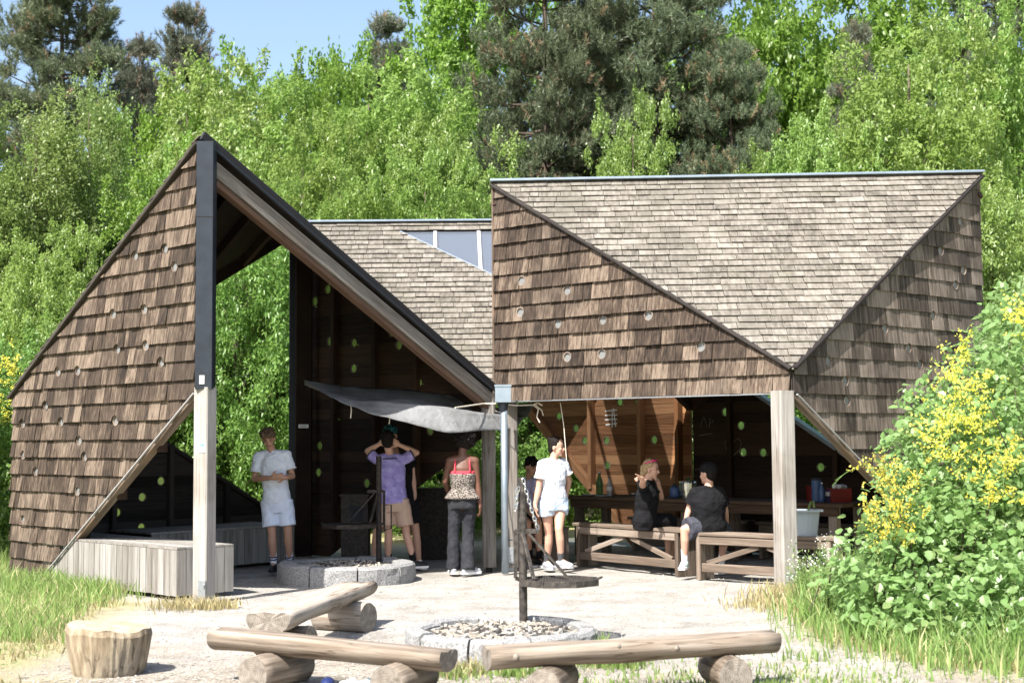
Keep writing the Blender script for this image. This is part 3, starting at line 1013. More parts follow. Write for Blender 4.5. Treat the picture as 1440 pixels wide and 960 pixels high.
timber('drip_edge', frHG.p(-0.01, LOW - 0.01, 0.03), frHG.p(lenHG, LOW - 0.01, 0.03), 0.05, 0.014, 'galvanised', right)
timber('lintel', frHG.p(0.0, LOW + 0.08, -0.12), frHG.p(lenHG, LOW + 0.08, -0.12), 0.12, 0.16, 'inner_board', right)
frGJ = Frame(pG, pJ - pG)
lenGJ = (pJ - pG).length
polyGJ = [(lenGJ * 0.8, 0.1), (lenGJ, 0.1), (lenGJ, TOP_J - 0.05), (0, 2.33), (0, LOW)]
hGJ = holes_of(frGJ, [(1349, 312), (1321, 353), (1353, 380), (1342, 401), (1310.6, 444), (1243, 462), (1276, 489.6), (1291.6, 512.6), (1163, 508), (1187, 535.6), (1189.5, 563.6)], 0.06)
wGJ = slab_obj('shingled_wall', frGJ, polyGJ, -0.05, 0.0, 'dark_board', right, hGJ)
tag(wGJ, 'dark grazing-lit shingled wall right of the roof')
def rank_gj(u, v, a):
    P = frGJ.p(u, v)
    q = P - Vector((0, 0, CAM_H))
    py = 616 - F_PX * q.z / P.y
    return a + (5 if py < 560 or u < 1.6 else 0)
shingle('wall_shingle', frGJ, polyGJ, courses(0.1, TOP_J, 0.199), (0.16, 0.32), 0.002, 'wall_shingle_grey', wGJ, hGJ, seed=15, limit=100, rank=rank_gj, lift=0.017, th=0.010)
portholes(frGJ, hGJ, -0.06, 0.023, wGJ, 'frosted_pane')
timber('edge_board', frGJ.p(0.02, LOW - 0.03, -0.03), frGJ.p(lenGJ * 0.82, 0.06, -0.03), 0.10, 0.06, 'grey_beam', right)
timber('drip_edge', frGJ.p(0.02, LOW - 0.02, 0.05), frGJ.p(lenGJ * 0.82, 0.07, 0.05), 0.022, 0.014, 'bar_grey', right)
timber('verge_trim', frHG.p(-0.02, TOP_H - 0.02, 0.03), frHG.p(lenHG + 0.02, 2.35, 0.03), 0.10, 0.035, 'dark_board', right)
timber('verge_trim', frGJ.p(-0.02, 2.35, 0.03), frGJ.p(lenGJ + 0.02, TOP_J - 0.02, 0.03), 0.10, 0.035, 'dark_board', right)
timber('corner_trim', frHG.p(-0.012, LOW, 0.02), frHG.p(-0.012, TOP_H - 0.06, 0.02), 0.03, 0.05, 'grey_beam', right, up=frHG.n)
rD = roof_slab('roof', tH, tJ, tG, 0.08, 'ceiling_board', right, None)
frD = roof_frame(tH, tJ, tG)
# the shingles oversail the two raking edges a little
over = 0.05
c0 = (tH + tJ + tG) / 3
plD = tri_poly(frD, [c0 + (p - c0) * 1.025 for p in (tH, tJ, tG)])
shingle('roof_shingle', frD, plD, courses(min(p[1] for p in plD), -0.01, 0.117), (0.16, 0.36), 0.004, 'roof_shingle', rD, seed=25, lift=0.02, th=0.010)
rD2 = roof_slab('roof', tH, tJ, tK, 0.08, 'ceiling_board', right, None)
frD2 = roof_frame(tH, tJ, tK)
plD2 = tri_poly(frD2, (tH, tJ, tK))
shingle('roof_shingle', frD2, plD2, courses(min(p[1] for p in plD2), 0, 0.125), (0.16, 0.34), 0.004, 'roof_shingle', rD2, limit=0, seed=26)
timber('ridge_cap', tH + Vector((-0.06, 0, 0.035)), tJ + Vector((0.06, 0, 0.035)), 0.16, 0.032, 'zinc', right)
# back right: low wall falling away from the middle
frKJ = Frame(pK, pJ - pK)
lenKJ = (pJ - pK).length
k1, k2 = frKJ.hit(1060, 550), frKJ.hit(1215, 655)
sl = (k2[1] - k1[1]) / (k2[0] - k1[0])
polyKJ = [(0.02, 0.03), (lenKJ - 0.05, 0.03), (lenKJ - 0.05, max(0.2, k1[1] + sl * (lenKJ - k1[0]))), (k1[0], k1[1]), (0.02, k1[1] + 0.05)]
hKJ = holes_of(frKJ, [(1020, 579), (1042, 598), (1045, 635.6), (1073, 636), (1154, 656.6)], 0.062)
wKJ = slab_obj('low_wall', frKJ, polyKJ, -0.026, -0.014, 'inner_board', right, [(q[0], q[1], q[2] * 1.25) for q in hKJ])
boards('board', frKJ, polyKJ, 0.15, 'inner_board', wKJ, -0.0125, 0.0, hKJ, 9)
portholes(frKJ, hKJ, -0.016, 0.004, wKJ)
timber('wall_cap', frKJ.p(k1[0], k1[1], -0.01), frKJ.p(lenKJ - 0.05, max(0.2, k1[1] + sl * (lenKJ - k1[0])), -0.01), 0.16, 0.05, 'zinc', right)
for u in (0.7, 1.5, 2.4, 3.2):
    timber('stud', frKJ.p(u, 0.03, 0.045), frKJ.p(u, min(k1[1], k1[1] + sl * (u - k1[0])) - 0.03, 0.045), 0.07, 0.08, 'inner_board', right, up=frKJ.n)
mk3 = MB()
heart = [(1031, 641), (1022, 632), (1019, 623), (1024, 617), (1031, 622), (1038, 616), (1043, 622), (1040, 632), (1031, 641)]
for k in range(len(heart) - 1):
    stroke(frKJ, heart[k], heart[k + 1], 0.008, mk3, 0.002, 0.003 + 0.0003 * k)
for k, (a, b) in enumerate((((985, 600), (990, 585)), ((990, 585), (995, 600)), ((998, 588), (998, 600)), ((998, 588), (1004, 592)), ((1004, 592), (998, 595)), ((984, 612), (1002, 609)))):
    stroke(frKJ, a, b, 0.007, mk3, 0.002, 0.0062 + 0.0003 * k)
tag(mk3.build('chalk_scribble', 'bench_wood', right), kind='stuff')
# posts
Mg = Matrix.Rotation(R(24), 3, 'Z')
gp = pG + Vector((-0.10, 0.02, 0))
timber('post', gp + Z * 0.05, gp + Z * 2.12, 0.185, 0.185, 'grey_timber', right, up=Mg @ Vector((0, 1, 0)), ch=0.012)
mb = MB()
gd, gxv = Mg @ Vector((0, -1, 0)), Mg @ Vector((1, 0, 0))
mb.box(gp + Z * 0.12 + gd * 0.10 + gxv * -0.01, (0.13, 0.012, 0.2), Mg)
for bx in (-0.045, 0.035):
    mb.tube([gp + Z * 0.14 + gd * 0.105 + gxv * bx, gp + Z * 0.14 + gd * 0.125 + gxv * bx], 0.012, 6)
mb.build('foot_bracket', 'galvanised', right)
timber('post', pH + Vector((0.18, 0.04, 0.05)), pH + Vector((0.18, 0.04, 2.12)), 0.16, 0.17, 'grey_timber', right, up=Vector((0, 1, 0)), ch=0.015)
mb = MB()
mb.box(pH + Vector((0.17, -0.055, 0.2)), (0.075, 0.01, 0.2))
mb.box(pH + Vector((0.17, 0.04, 0.025)), (0.08, 0.08, 0.05))
mb.build('foot_bracket', 'galvanised', right)
timber('rafter', tH + Z * -0.2, tK + Z * -0.2, 0.1, 0.18, 'inner_board', right)
timber('rafter', tJ + Z * -0.2, tK + Z * -0.2, 0.1, 0.18, 'inner_board', right)

# ------------------------------------------------------------------ rainwater hopper and downpipe in the gap between two posts
dp = Vector((gx(708, 17.25), 17.25, 0))
down = empty('downpipe', dp, 'blue-grey zinc downpipe with square hopper between two timber posts', 'downpipe')
pts = [(0.095, 2.06), (0.095, 2.24), (0.11, 2.245), (0.11, 2.26)]
mb = MB()
mb.box(dp + Vector((-0.01, 0, 2.17)), (0.19, 0.17, 0.19))
mb.box(dp + Vector((-0.01, 0, 2.275)), (0.205, 0.185, 0.025))
mb.build('hopper', 'zinc', down)
mb = MB()
mb.tube([dp + Vector((-0.01, 0, 2.08)), dp + Vector((-0.01, 0, 1.96))], [0.075, 0.045], 12)
mb.build('outlet', 'steel_dark', down)
mb = MB()
mb.tube([dp + Vector((0.0, 0, 1.98)), dp + Vector((0.0, 0, 0.02))], 0.042, 14)
mb.build('pipe', 'zinc', down, smooth=True)
mb = MB()
mb.tube([dp + Vector((0.04, 0.0, 0.42)), dp + Vector((0.12, -0.0, 0.42)), dp + Vector((0.12, 0, 0.15)), dp + Vector((0.04, 0, 0.15))], 0.01, 6)
mb.build('pipe_bracket', 'steel_dark', down)

# ------------------------------------------------------------------ seating decks in the left pavilion
def deck(poly, z0, z1, label, lidmat, wallmat, skip=()):
    o = empty('wooden_deck', Vector((sum(p[0] for p in poly) / len(poly), sum(p[1] for p in poly) / len(poly), 0)), label, 'wooden deck')
    P = [Vector((p[0], p[1], 0)) for p in poly]
    n = len(P)
    c = sum(P, Vector()) / n
    r = random.Random(len(label))
    for i in range(n):
        if i in skip:
            continue
        a, b = P[i], P[(i + 1) % n]
        fr = Frame(a, b - a)
        L = (b - a).length
        k = max(1, round(L / 0.118))
        for j in range(k):
            g = 0.004
            q = [(L * j / k + g, z0 + r.uniform(0, 0.012)), (L * (j + 1) / k - g, z0 + r.uniform(0, 0.012)), (L * (j + 1) / k - g, z1 - 0.004), (L * j / k + g, z1 - 0.004)]
            slab_obj('plank', fr, q, -0.02, r.uniform(0.0, 0.004), wallmat, o, (), r.random())
        m2 = [(0.0, z0 + 0.02), (L, z0 + 0.02), (L, z1 - 0.02), (0, z1 - 0.02)]
        slab_obj('frame', fr, m2, -0.06, -0.022, 'dark_board', o)
    # top boards run along the first side
    fr0 = Frame(P[0] + Z * z1, P[1] - P[0], Vector((-(P[1] - P[0]).y, (P[1] - P[0]).x, 0)))
    tp_ = [fr0.uv(p + Z * z1) for p in P]
    v0, v1 = min(q[1] for q in tp_), max(q[1] for q in tp_)
    u0, u1 = min(q[0] for q in tp_), max(q[0] for q in tp_)
    k = max(1, round((v1 - v0) / 0.12))
    for j in range(k):
        a, b = v0 + (v1 - v0) * j / k + 0.004, v0 + (v1 - v0) * (j + 1) / k - 0.004
        q = clip([(u0 - .02, a), (u1 + .02, a), (u1 + .02, b), (u0 - .02, b)], tp_)
        if q:
            slab_obj('top_board', fr0, q, -0.0, 0.022 + r.uniform(0, 0.003), lidmat, o, (), r.random())
    return o
uF = (pF - pL).normalized()
nI = Vector((-uF.y, uF.x, 0)) * 1.0   # into the pavilion
if nI.dot(pR - pL) < 0:
    nI = -nI
d0 = pL + uF * 0.45 + nI * -0.02
d1 = pL + uF * (lenLF - 0.35) + nI * -0.02
front_deck = deck([d0, d1, d1 + nI * 0.70, d0 + nI * 0.70], 0.04, 0.52, 'low sunlit grey plank seat under the left shingled wall behind the corner post', 'deck_plank', 'deck_plank', (3,))
e0 = pL + (pB - pL).normalized() * 1.25 + uF * 0.12
uB = (pB - pL).normalized()
e1 = pL + uB * 3.45 + uF * 0.12
back_deck = deck([e0 + uF * 1.0, e1 + uF * 1.0, e1, e0], 0.04, 0.50, 'shaded plank bench along the low back wall behind the boy in white', 'deck_plank', 'deck_plank', (2, 3))
# ================================================================== the ground
def in_poly(x, y, P):
    c = False
    for i in range(len(P)):
        x1, y1 = P[i]
        x2, y2 = P[(i + 1) % len(P)]
        if (y1 > y) != (y2 > y) and x < (x2 - x1) * (y - y1) / (y2 - y1) + x1:
            c = not c
    return c

# trodden gravel yard: outline on the ground
yard = [(-2.2, 7.5), (-2.9, 9.3), (-3.6, 10.2), (-3.4, 11.4), (-3.75, 12.8), (-3.9, 13.8), (-3.7, 14.4), (-4.4, 15.2), (-6.0, 17.3), (-5, 19.6), (-3.2, 21), (0, 24), (2.6, 21.5), (5.6, 18),
        (4.6, 16.6), (3.3, 15.2), (2.75, 14.2), (2.5, 12.8), (2.55, 11.4), (2.95, 10.3), (3.9, 9.4), (5.5, 8.6), (6, 7.5)]
def edge_dist(x, y, P):
    best = 1e9
    for i in range(len(P)):
        a = Vector(P[i]); b = Vector(P[(i + 1) % len(P)])
        p = Vector((x, y))
        t = max(0, min(1, (p - a).dot(b - a) / (b - a).length_squared))
        best = min(best, (p - a - (b - a) * t).length)
    return -best if in_poly(x, y, P) else best

def lines(a, b, st, far):
    inner = list(np.arange(a, b + 1e-6, st))
    k, s, lo, hi = 0, st, [], []
    v = b
    while v < far:
        s *= 1.5
        v += s
        hi.append(v)
    s, v = st, a
    while v > -far:
        s *= 1.5
        v -= s
        lo.append(v)
    return lo[::-1] + inner + hi
gxs, gys = lines(-7.5, 7.5, 0.11, 900), lines(7.5, 24, 0.11, 900)
gv, gm = [], []
for y in gys:
    for x in gxs:
        z = 0.0
        near = -8 < x < 8 and 6 < y < 26
        d = edge_dist(x, y, yard) if near else 3.0
        n1 = noise.noise(Vector((x * 0.9, y * 0.9, 3.1)))
        n2 = noise.noise(Vector((x * 3.7, y * 3.7, 1.1)))
        if near:
            z = 0.012 * n1 + 0.010 * n2
            z += 0.05 * min(1, max(0, d) / 0.8)
        gv.append((x, y, z))
        f = 0.5 + (d + 0.30 * n1 + 0.16 * n2) / 0.7
        gm.append(min(1, max(0, f)))
nx = len(gxs)
gf = [(j * nx + i, j * nx + i + 1, (j + 1) * nx + i + 1, (j + 1) * nx + i) for j in range(len(gys) - 1) for i in range(nx - 1)]
m, nt, b = newmat('ground')
tc = nd(nt, 'ShaderNodeTexCoord')
ga = nd(nt, 'ShaderNodeAttribute', attribute_name='soil')
fine = noise_node(nt, tc.outputs['Object'], 55, 6, 0.75)
mid_ = noise_node(nt, tc.outputs['Object'], 4.5, 5, 0.65)
big_ = noise_node(nt, tc.outputs['Object'], 0.8, 3, 0.5)
vor = nd(nt, 'ShaderNodeTexVoronoi')
vor.inputs['Scale'].default_value = 60
nt.links.new(tc.outputs['Object'], vor.inputs['Vector'])
g1 = ramp(nt, [(0.25, (0.19, 0.176, 0.155)), (0.45, (0.36, 0.345, 0.317)), (0.7, (0.49, 0.473, 0.44))])
nt.links.new(fine.outputs[0], g1.inputs[0])
g2 = ramp(nt, [(0.35, (0.33, 0.30, 0.26)), (0.62, (0.48, 0.465, 0.435))])
nt.links.new(mid_.outputs[0], g2.inputs[0])
grav = mixc(nt, 0.5, g1.outputs[0], g2.outputs[0])
da = nd(nt, 'ShaderNodeAttribute', attribute_name='dirt')
dr = ramp(nt, [(0.35, (0.24, 0.185, 0.125)), (0.65, (0.44, 0.375, 0.29))])
nt.links.new(mid_.outputs[0], dr.inputs[0])
grav = mixc(nt, da.outputs['Fac'], grav, mixc(nt, 0.45, dr.outputs[0], g1.outputs[0]))
vr = ramp(nt, [(0.0, (0.55, 0.55, 0.55)), (1.0, (1.15, 1.15, 1.15))])
nt.links.new(vor.outputs['Color'], vr.inputs[0])
grav = mixc(nt, 0.6, grav, vr.outputs[0], 'MULTIPLY')
br_ = ramp(nt, [(0.32, (0.66, 0.645, 0.63)), (0.48, (0.86, 0.855, 0.85)), (0.66, (0.98, 0.98, 0.98))])
big2 = noise_node(nt, tc.outputs['Object'], 1.7, 6, 0.62)
nt.links.new(big2.outputs[0], br_.inputs[0])
grav = mixc(nt, 1.0, grav, br_.outputs[0], 'MULTIPLY')
s1_ = ramp(nt, [(0.3, (0.26, 0.215, 0.13)), (0.5, (0.34, 0.31, 0.17)), (0.68, (0.20, 0.24, 0.08))])
nt.links.new(mid_.outputs[0], s1_.inputs[0])
s2_ = ramp(nt, [(0.3, (0.7, 0.7, 0.7)), (0.7, (1.2, 1.2, 1.2))])
nt.links.new(fine.outputs[0], s2_.inputs[0])
soil = mixc(nt, 1.0, s1_.outputs[0], s2_.outputs[0], 'MULTIPLY')
nt.links.new(mixc(nt, ga.outputs['Fac'], grav, soil), b.inputs['Base Color'])
b.inputs['Roughness'].default_value = 0.95
b.inputs['Specular IOR Level'].default_value = 0.15
bp = nd(nt, 'ShaderNodeBump')
bp.inputs['Strength'].default_value = 0.7
bp.inputs['Distance'].default_value = 0.02
nt.links.new(mul(nt, fine.outputs[0], mul(nt, vor.outputs['Distance'], 0.6), 'ADD'), bp.inputs['Height'])
nt.links.new(bp.outputs[0], b.inputs['Normal'])
go = mesh_obj('ground', gv, gf, 'ground', None, 0.5, smooth=True)
sa = go.data.attributes.new('soil', 'FLOAT', 'POINT')
sa.data.foreach_set('value', np.asarray(gm, dtype=np.float32))
sd_ = go.data.attributes.new('dirt', 'FLOAT', 'POINT')
sd_.data.foreach_set('value', np.asarray([min(1, max(0, 0.62 + (10.9 - p[1] - 0.35 * max(0, p[0] + 1.2)) / 1.6 + 0.9 * noise.noise(Vector((p[0] * 1.1, p[1] * 1.1, 4))) + 0.4 * noise.noise(Vector((p[0] * 4, p[1] * 4, 4))))) * 0.9 if abs(p[0]) < 8 and p[1] < 26 else 0.0 for p in gv], dtype=np.float32))
tag(go, 'pale trodden gravel yard fading into dry grassy soil', kind='structure')

# loose stones and wood chips lying about
def scatter_bits(name, mat, n, where, size, flat, label, seed):
    r = random.Random(seed)
    mb = MB()
    k = 0
    while k < n:
        x, y = where(r)
        s = size * r.uniform(0.5, 1.4)
        M = Matrix.Rotation(r.uniform(0, 6.28), 3, 'Z') @ Matrix.Rotation(r.uniform(-0.3, 0.3), 3, 'X')
        l = s * r.uniform(1, 1.6) if flat > 0.5 else s * r.uniform(2, 6)
        w_, h_ = s, s * flat
        vs = [M @ Vector(p) for p in ((l, 0, 0), (0, w_, 0), (-l, 0, 0), (0, -w_, 0), (0, 0, h_))]
        z = 0.012 * noise.noise(Vector((x * 0.9, y * 0.9, 3.1))) + 0.01 * noise.noise(Vector((x * 3.7, y * 3.7, 1.1)))
        mb.add([p + Vector((x, y, z + 0.002)) for p in vs], [(0, 1, 4), (1, 2, 4), (2, 3, 4), (3, 0, 4)], r.random())
        k += 1
    o = mb.build(name, mat)
    return tag(o, label, kind='stuff')
scatter_bits('loose_pebbles', 'pebble', 5000, lambda r: (r.uniform(-3.5, 4.2), 8.2 + 9 * r.random() ** 1.5), 0.010, 0.8, 'small pale stones on the gravel', 1)
scatter_bits('wood_chips', 'chip', 3500, lambda r: (-1.9 + r.gauss(0, 1.0), 9.5 + r.gauss(0, 0.55)), 0.008, 0.3, 'straw-coloured wood chips strewn round the front log', 2)
scatter_bits('wood_chips', 'chip', 900, lambda r: (-0.6 + r.gauss(0, 1.5), 10.4 + r.gauss(0, 1.0)), 0.007, 0.3, 'scattered wood chips between logs and fire ring', 3)

# ================================================================== fire rings
def fire_ring(c, Ro, Ri, h, n, label, seed, glabel=None):
    r = random.Random(seed)
    o = empty('fire_pit', c, label, 'fire pit')
    a0 = r.random()
    for k in range(n):
        t0, t1 = a0 + 2 * math.pi * k / n + 0.012, a0 + 2 * math.pi * (k + 1) / n - 0.012
        seg, hh = 5, h + r.uniform(-0.012, 0.012)
        vs, fs = [], []
        for i in range(seg + 1):
            t = t0 + (t1 - t0) * i / seg
            for q, (rr, z) in enumerate(((Ri, -0.03), (Ri, hh - 0.02), (Ri + 0.02, hh), (Ro - 0.03, hh), (Ro - 0.005, hh - 0.025), (Ro, hh * 0.5), (Ro, -0.03))):
                j = r.uniform(-0.010, 0.010) if q in (4, 5) else r.uniform(-0.003, 0.003)
                vs.append(Vector(c) + Vector(((rr + j) * math.cos(t), (rr + j) * math.sin(t), z)))
        for i in range(seg):
            for q in range(6):
                fs.append((i * 7 + q, i * 7 + q + 1, (i + 1) * 7 + q + 1, (i + 1) * 7 + q))
            fs.append((i * 7 + 6, i * 7, (i + 1) * 7, (i + 1) * 7 + 6))
        fs += [tuple(reversed(range(7))), tuple(seg * 7 + q for q in range(7))]
        mesh_obj('stone', vs, [tuple(reversed(f)) for f in fs], 'granite', o, r.random())
    # ash bed
    vs, fs = [Vector(c) + Vector((0, 0, h * 0.92))], []
    rings = 9
    for i in range(1, rings + 1):
        for k in range(28):
            t = 2 * math.pi * k / 28
            rr = (Ri - 0.005) * i / rings
            z = h * (0.92 - 0.22 * (i / rings) ** 2) + r.uniform(-0.012, 0.014)
            vs.append(Vector(c) + Vector((rr * math.cos(t), rr * math.sin(t), z)))
    for k in range(28):
        k2 = (k + 1) % 28
        fs.append((0, 1 + k, 1 + k2))
        for i in range(rings - 1):
            a = 1 + i * 28
            fs.append((a + k, a + 28 + k, a + 28 + k2, a + k2))
    mesh_obj('ash_bed', vs, fs, 'ash', o, 0.4)
    for nm, mat, cnt, sz in (('charcoal', 'charcoal', 130, 0.022), ('embers_rubble', 'chip', 260, 0.02)):
        mb = MB()
        for _ in range(cnt):
            t, rr = r.uniform(0, 6.283), Ri * 0.92 * math.sqrt(r.random())
            s = sz * r.uniform(0.4, 1.3)
            z = h * (0.92 - 0.22 * (rr / Ri) ** 2)
            M = Matrix.Rotation(r.uniform(0, 6.28), 3, 'Z') @ Matrix.Rotation(r.uniform(-0.6, 0.6), 3, 'Y')
            mb.box(Vector(c) + Vector((rr * math.cos(t), rr * math.sin(t), z + s * 0.3)), (s * r.uniform(1, 4), s, s * 0.9), M)
        tag(mb.build(nm, mat, o), kind='stuff')
    return o
pitF = Vector((gx(702, 11.25), 11.25, 0))
fire_ring(pitF, 0.75, 0.61, 0.17, 10, 'sunlit ring of grey granite blocks with pale ash, in front of the pavilions', 5)
pitB = Vector((gx(487, 16.7), 16.7, 0))
fire_ring(pitB, 0.80, 0.58, 0.22, 9, 'half-shaded grey granite fire ring inside the left pavilion', 6)

def swing_grill(pole, top, tray_c, tray_z, label, mat, mir=1, n_oct=8, rad=0.3):
    o = empty('swing_grill', pole, label, 'swing grill')
    mb = MB()
    mb.tube([pole + Z * -0.05, pole + Z * top], 0.034, 14)
    mb.tube([pole + Z * top, pole + Z * (top + 0.02)], 0.036, 14)
    mb.build('pole', mat, o, smooth=False)
    ex = Vector((mir, 0, 0))
    # hanger frame round the pole
    side = pole - ex * 0.062
    mb = MB()
    mb.bar(side + Z * (tray_z + 0.02), side + Z * (tray_z + 0.41), 0.03, 0.035, up=(0, 1, 0))
    mb.bar(side + Z * (tray_z + 0.40), pole + ex * 0.135 + Z * (tray_z + 0.40), 0.05, 0.035)
    mb.bar(side + Z * (tray_z + 0.02), side + ex * 0.1 + Z * (tray_z - 0.02), 0.03, 0.035, up=(0, 1, 0))
    tag(mb.build('hanger_frame', mat, o), kind='stuff')
    timber('brace', pole + ex * 0.05 + Vector((0, -0.03, tray_z + 0.38)), pole + ex * 0.36 + Vector((0, -0.05, tray_z + 0.03)), 0.04, 0.02, mat, o, ch=0.002)
    timber('brace', pole + ex * 0.0 + Vector((0, -0.06, tray_z + 0.38)), pole + ex * 0.085 + Vector((0, -0.22, tray_z + 0.03)), 0.03, 0.02, mat, o, ch=0.002)
    # eight-sided tray rim and its grate
    P = []
    for k in range(8):
        t = math.pi * (k + 0.5) / 4
        P.append(tray_c + Vector((rad * 1.12 * math.cos(t), rad * 0.98 * math.sin(t), tray_z)))
    for k in range(8):
        a, b_ = P[k], P[(k + 1) % 8]
        timber('tray_rim', a, b_, 0.012, 0.05, mat, o, ch=0.001)
    mb = MB()
    for k in range(-14, 15):
        y = k / 14.5 * rad * 0.9
        w_ = rad * 1.03 if abs(y) < rad * 0.38 else rad * (1.03 - 1.05 * (abs(y) / rad - 0.38))
        mb.bar(tray_c + Vector((-w_, y, tray_z + 0.006)), tray_c + Vector((w_, y, tray_z + 0.006)), 0.006, 0.006)
        x = k / 14.5 * rad * 1.02
        h_ = rad * 0.9 if abs(x) < rad * 0.42 else rad * (0.9 - 0.9 * (abs(x) / rad - 0.42))
        mb.bar(tray_c + Vector((x, -h_, tray_z + 0.0125)), tray_c + Vector((x, h_, tray_z + 0.0125)), 0.006, 0.006)
    tag(mb.build('grate', mat, o), kind='stuff')
    timber('handle', tray_c + ex * (rad * 1.03) + Vector((0, -0.12, tray_z + 0.03)), tray_c + ex * (rad * 1.16) + Vector((0, 0.05, tray_z + 0.03)), 0.025, 0.012, mat, o, ch=0.002)
    return o
def chain(parent, a, b, sag, n, mat='bright_steel', s=1.0):
    """alternating oval links hung between two points"""
    for i in range(n):
        t = (i + 0.5) / n
        p = a.lerp(b, t) - Z * (sag * 4 * t * (1 - t))
        t2 = t + 0.01
        q = a.lerp(b, t2) - Z * (sag * 4 * t2 * (1 - t2))
        d_ = (q - p).normalized()
        sd = Vector((0.35, -0.93, 0)) if i % 2 else Vector((0.93, 0.35, 0))
        sd = (sd - d_ * sd.dot(d_)).normalized()
        L_, w_ = 0.027 * s, 0.0125 * s
        pts_ = []
        for k in range(9):
            an = 2 * math.pi * k / 8
            pts_.append(p + d_ * (L_ * math.cos(an)) + sd * (w_ * math.sin(an)))
        mb = MB()
        mb.tube(pts_, 0.0048 * s, 5, cap=False)
        mb.build('chain_link', mat, parent)
gpole = Vector((gx(733, 11.75), 11.75, 0))
sg = swing_grill(gpole, 1.30, gpole + Vector((0.29, -0.12, 0)), 0.48, 'iron pole with octagonal swing grate and chain over the sunlit fire ring', 'grill_iron')
chain(sg, gpole + Vector((0.005, -0.045, 1.31)), gpole + Vector((0.125, -0.02, 0.90)), 0.02, 11)
chain(sg, gpole + Vector((-0.03, -0.04, 1.24)), gpole + Vector((-0.065, -0.02, 1.05)), 0.0, 5)
chain(sg, gpole + Vector((-0.045, -0.045, 1.22)), gpole + Vector((-0.05, -0.05, 1.06)), 0.0, 4)
bpole = Vector((gx(532, 17.1), 17.1, 0))
sg2 = swing_grill(bpole, 1.42, bpole + Vector((-0.33, -0.1, 0)), 0.62, 'black iron pole and swing grate standing in the shaded fire ring', 'steel_black', -1)
mb = MB()
mb.tube([bpole + Vector((0.0, -0.02, 1.05)), bpole + Vector((0.06, -0.02, 1.02)), bpole + Vector((0.07, -0.02, 0.55)), bpole + Vector((0.0, -0.02, 0.52))], 0.012, 6)
mb.tube([bpole + Vector((0.06, -0.02, 0.86)), bpole + Vector((0.15, -0.02, 0.86)), bpole + Vector((0.15, -0.02, 0.58)), bpole + Vector((0.06, -0.02, 0.56))], 0.008, 6)
tag(mb.build('guard_rail', 'steel_black', sg2), kind='stuff')

# ================================================================== logs to sit on
def log_mesh(name, L, prof, mat, endmat, parent, seed, n=15, bend=0.0, taper=0.06, rough=0.012):
    """round or flat-topped log along x, ends as a second material"""
    r = random.Random(seed)
    k = len(prof)
    off = [noise.noise(Vector((i * 0.9, seed, 0))) for i in range(k)]
    vs, fs, ft = [], [], []
    for i in range(n + 1):
        t = i / n
        s = 1 - taper * t + 0.03 * noise.noise(Vector((t * 3, seed * 1.7, 5)))
        cy = bend * math.sin(math.pi * t)
        for j, (y, z) in enumerate(prof):
            w = rough * noise.noise(Vector((t * L * 2.5, y * 9 + seed, z * 9)))
            f = (math.hypot(y, z) + w) / max(1e-6, math.hypot(y, z))
            vs.append(((t - 0.5) * L + (0.012 * off[j] if i in (0, n) else 0), y * s * f + cy, z * s * f))
    for i in range(n):
        for j in range(k):
            j2 = (j + 1) % k
            fs.append((i * k + j, (i + 1) * k + j, (i + 1) * k + j2, i * k + j2))
    side = len(fs)
    for base, rev in ((0, False), (n * k, True)):
        c = len(vs)
        ps = vs[base:base + k]
        cx = ps[0][0] + (-0.004 if not rev else 0.004)
        vs.append((sum(p[0] for p in ps) / k, sum(p[1] for p in ps) / k, sum(p[2] for p in ps) / k))
        for j in range(k):
            j2 = (j + 1) % k
            fs.append((base + j, base + j2, c) if not rev else (base + j2, base + j, c))
    o = mesh_obj(name, vs, fs, mat, parent, r.random(), world=False)
    o.data.materials.append(MATS[endmat])
    mi = [0] * side + [1] * (2 * k)
    o.data.polygons.foreach_set('material_index', mi)
    o.data.polygons.foreach_set('use_smooth', [True] * side + [False] * (2 * k))
    return o
def circ(r, n=18, ry=1.0):
    return [(r * math.cos(2 * math.pi * i / n), r * ry * math.sin(2 * math.pi * i / n)) for i in range(n)]
def halflog(w, h, flat, n=20):
    out = []
    for i in range(n):
        t = 2 * math.pi * i / n
        y, z = w * math.cos(t), h * math.sin(t)
        z = min(z, flat + 0.006 * math.sin(y * 40))
        out.append((y, z))
    return out
def put(o, a, b):
    """lay an object's x axis from a to b, centred"""
    d_ = b - a
    o.location = (a + b) / 2
    o.rotation_euler = (0, -math.asin(d_.z / d_.length), math.atan2(d_.y, d_.x))
def log_bench(a, b, prof, label, sup, seed, bend=0.0):
    c = (a + b) / 2
    o = empty('log_bench', Vector((c.x, c.y, 0)), label, 'log bench', 'log benches round the fire ring')
    s = log_mesh('seat', (b - a).length, prof, 'log_wood', 'log_end', o, seed, bend=bend)
    put(s, a - o.location, b - o.location)
    for i, (p, q, rr) in enumerate(sup):
        t = log_mesh('support_log', (q - p).length, circ(rr), 'log_wood', 'log_end', o, seed + 3 + i, n=6, rough=0.008)
        put(t, p - o.location, q - o.location)
    return o
l1a, l1b = Vector((gx(309, 9.85), 9.85, 0.315)), Vector((gx(629, 9.05), 9.05, 0.27))
dd1 = (l1b - l1a).normalized()
pp1 = Vector((0.25, -0.97, 0))
def sup_at(a, b, t, r, yaw, L=0.46, z=None):
    c = a.lerp(b, t)
    dv = Vector((math.cos(yaw), math.sin(yaw), 0)) * L / 2
    c = Vector((c.x, c.y, z if z is not None else r - 0.01))
    return (c + dv, c - dv, r)
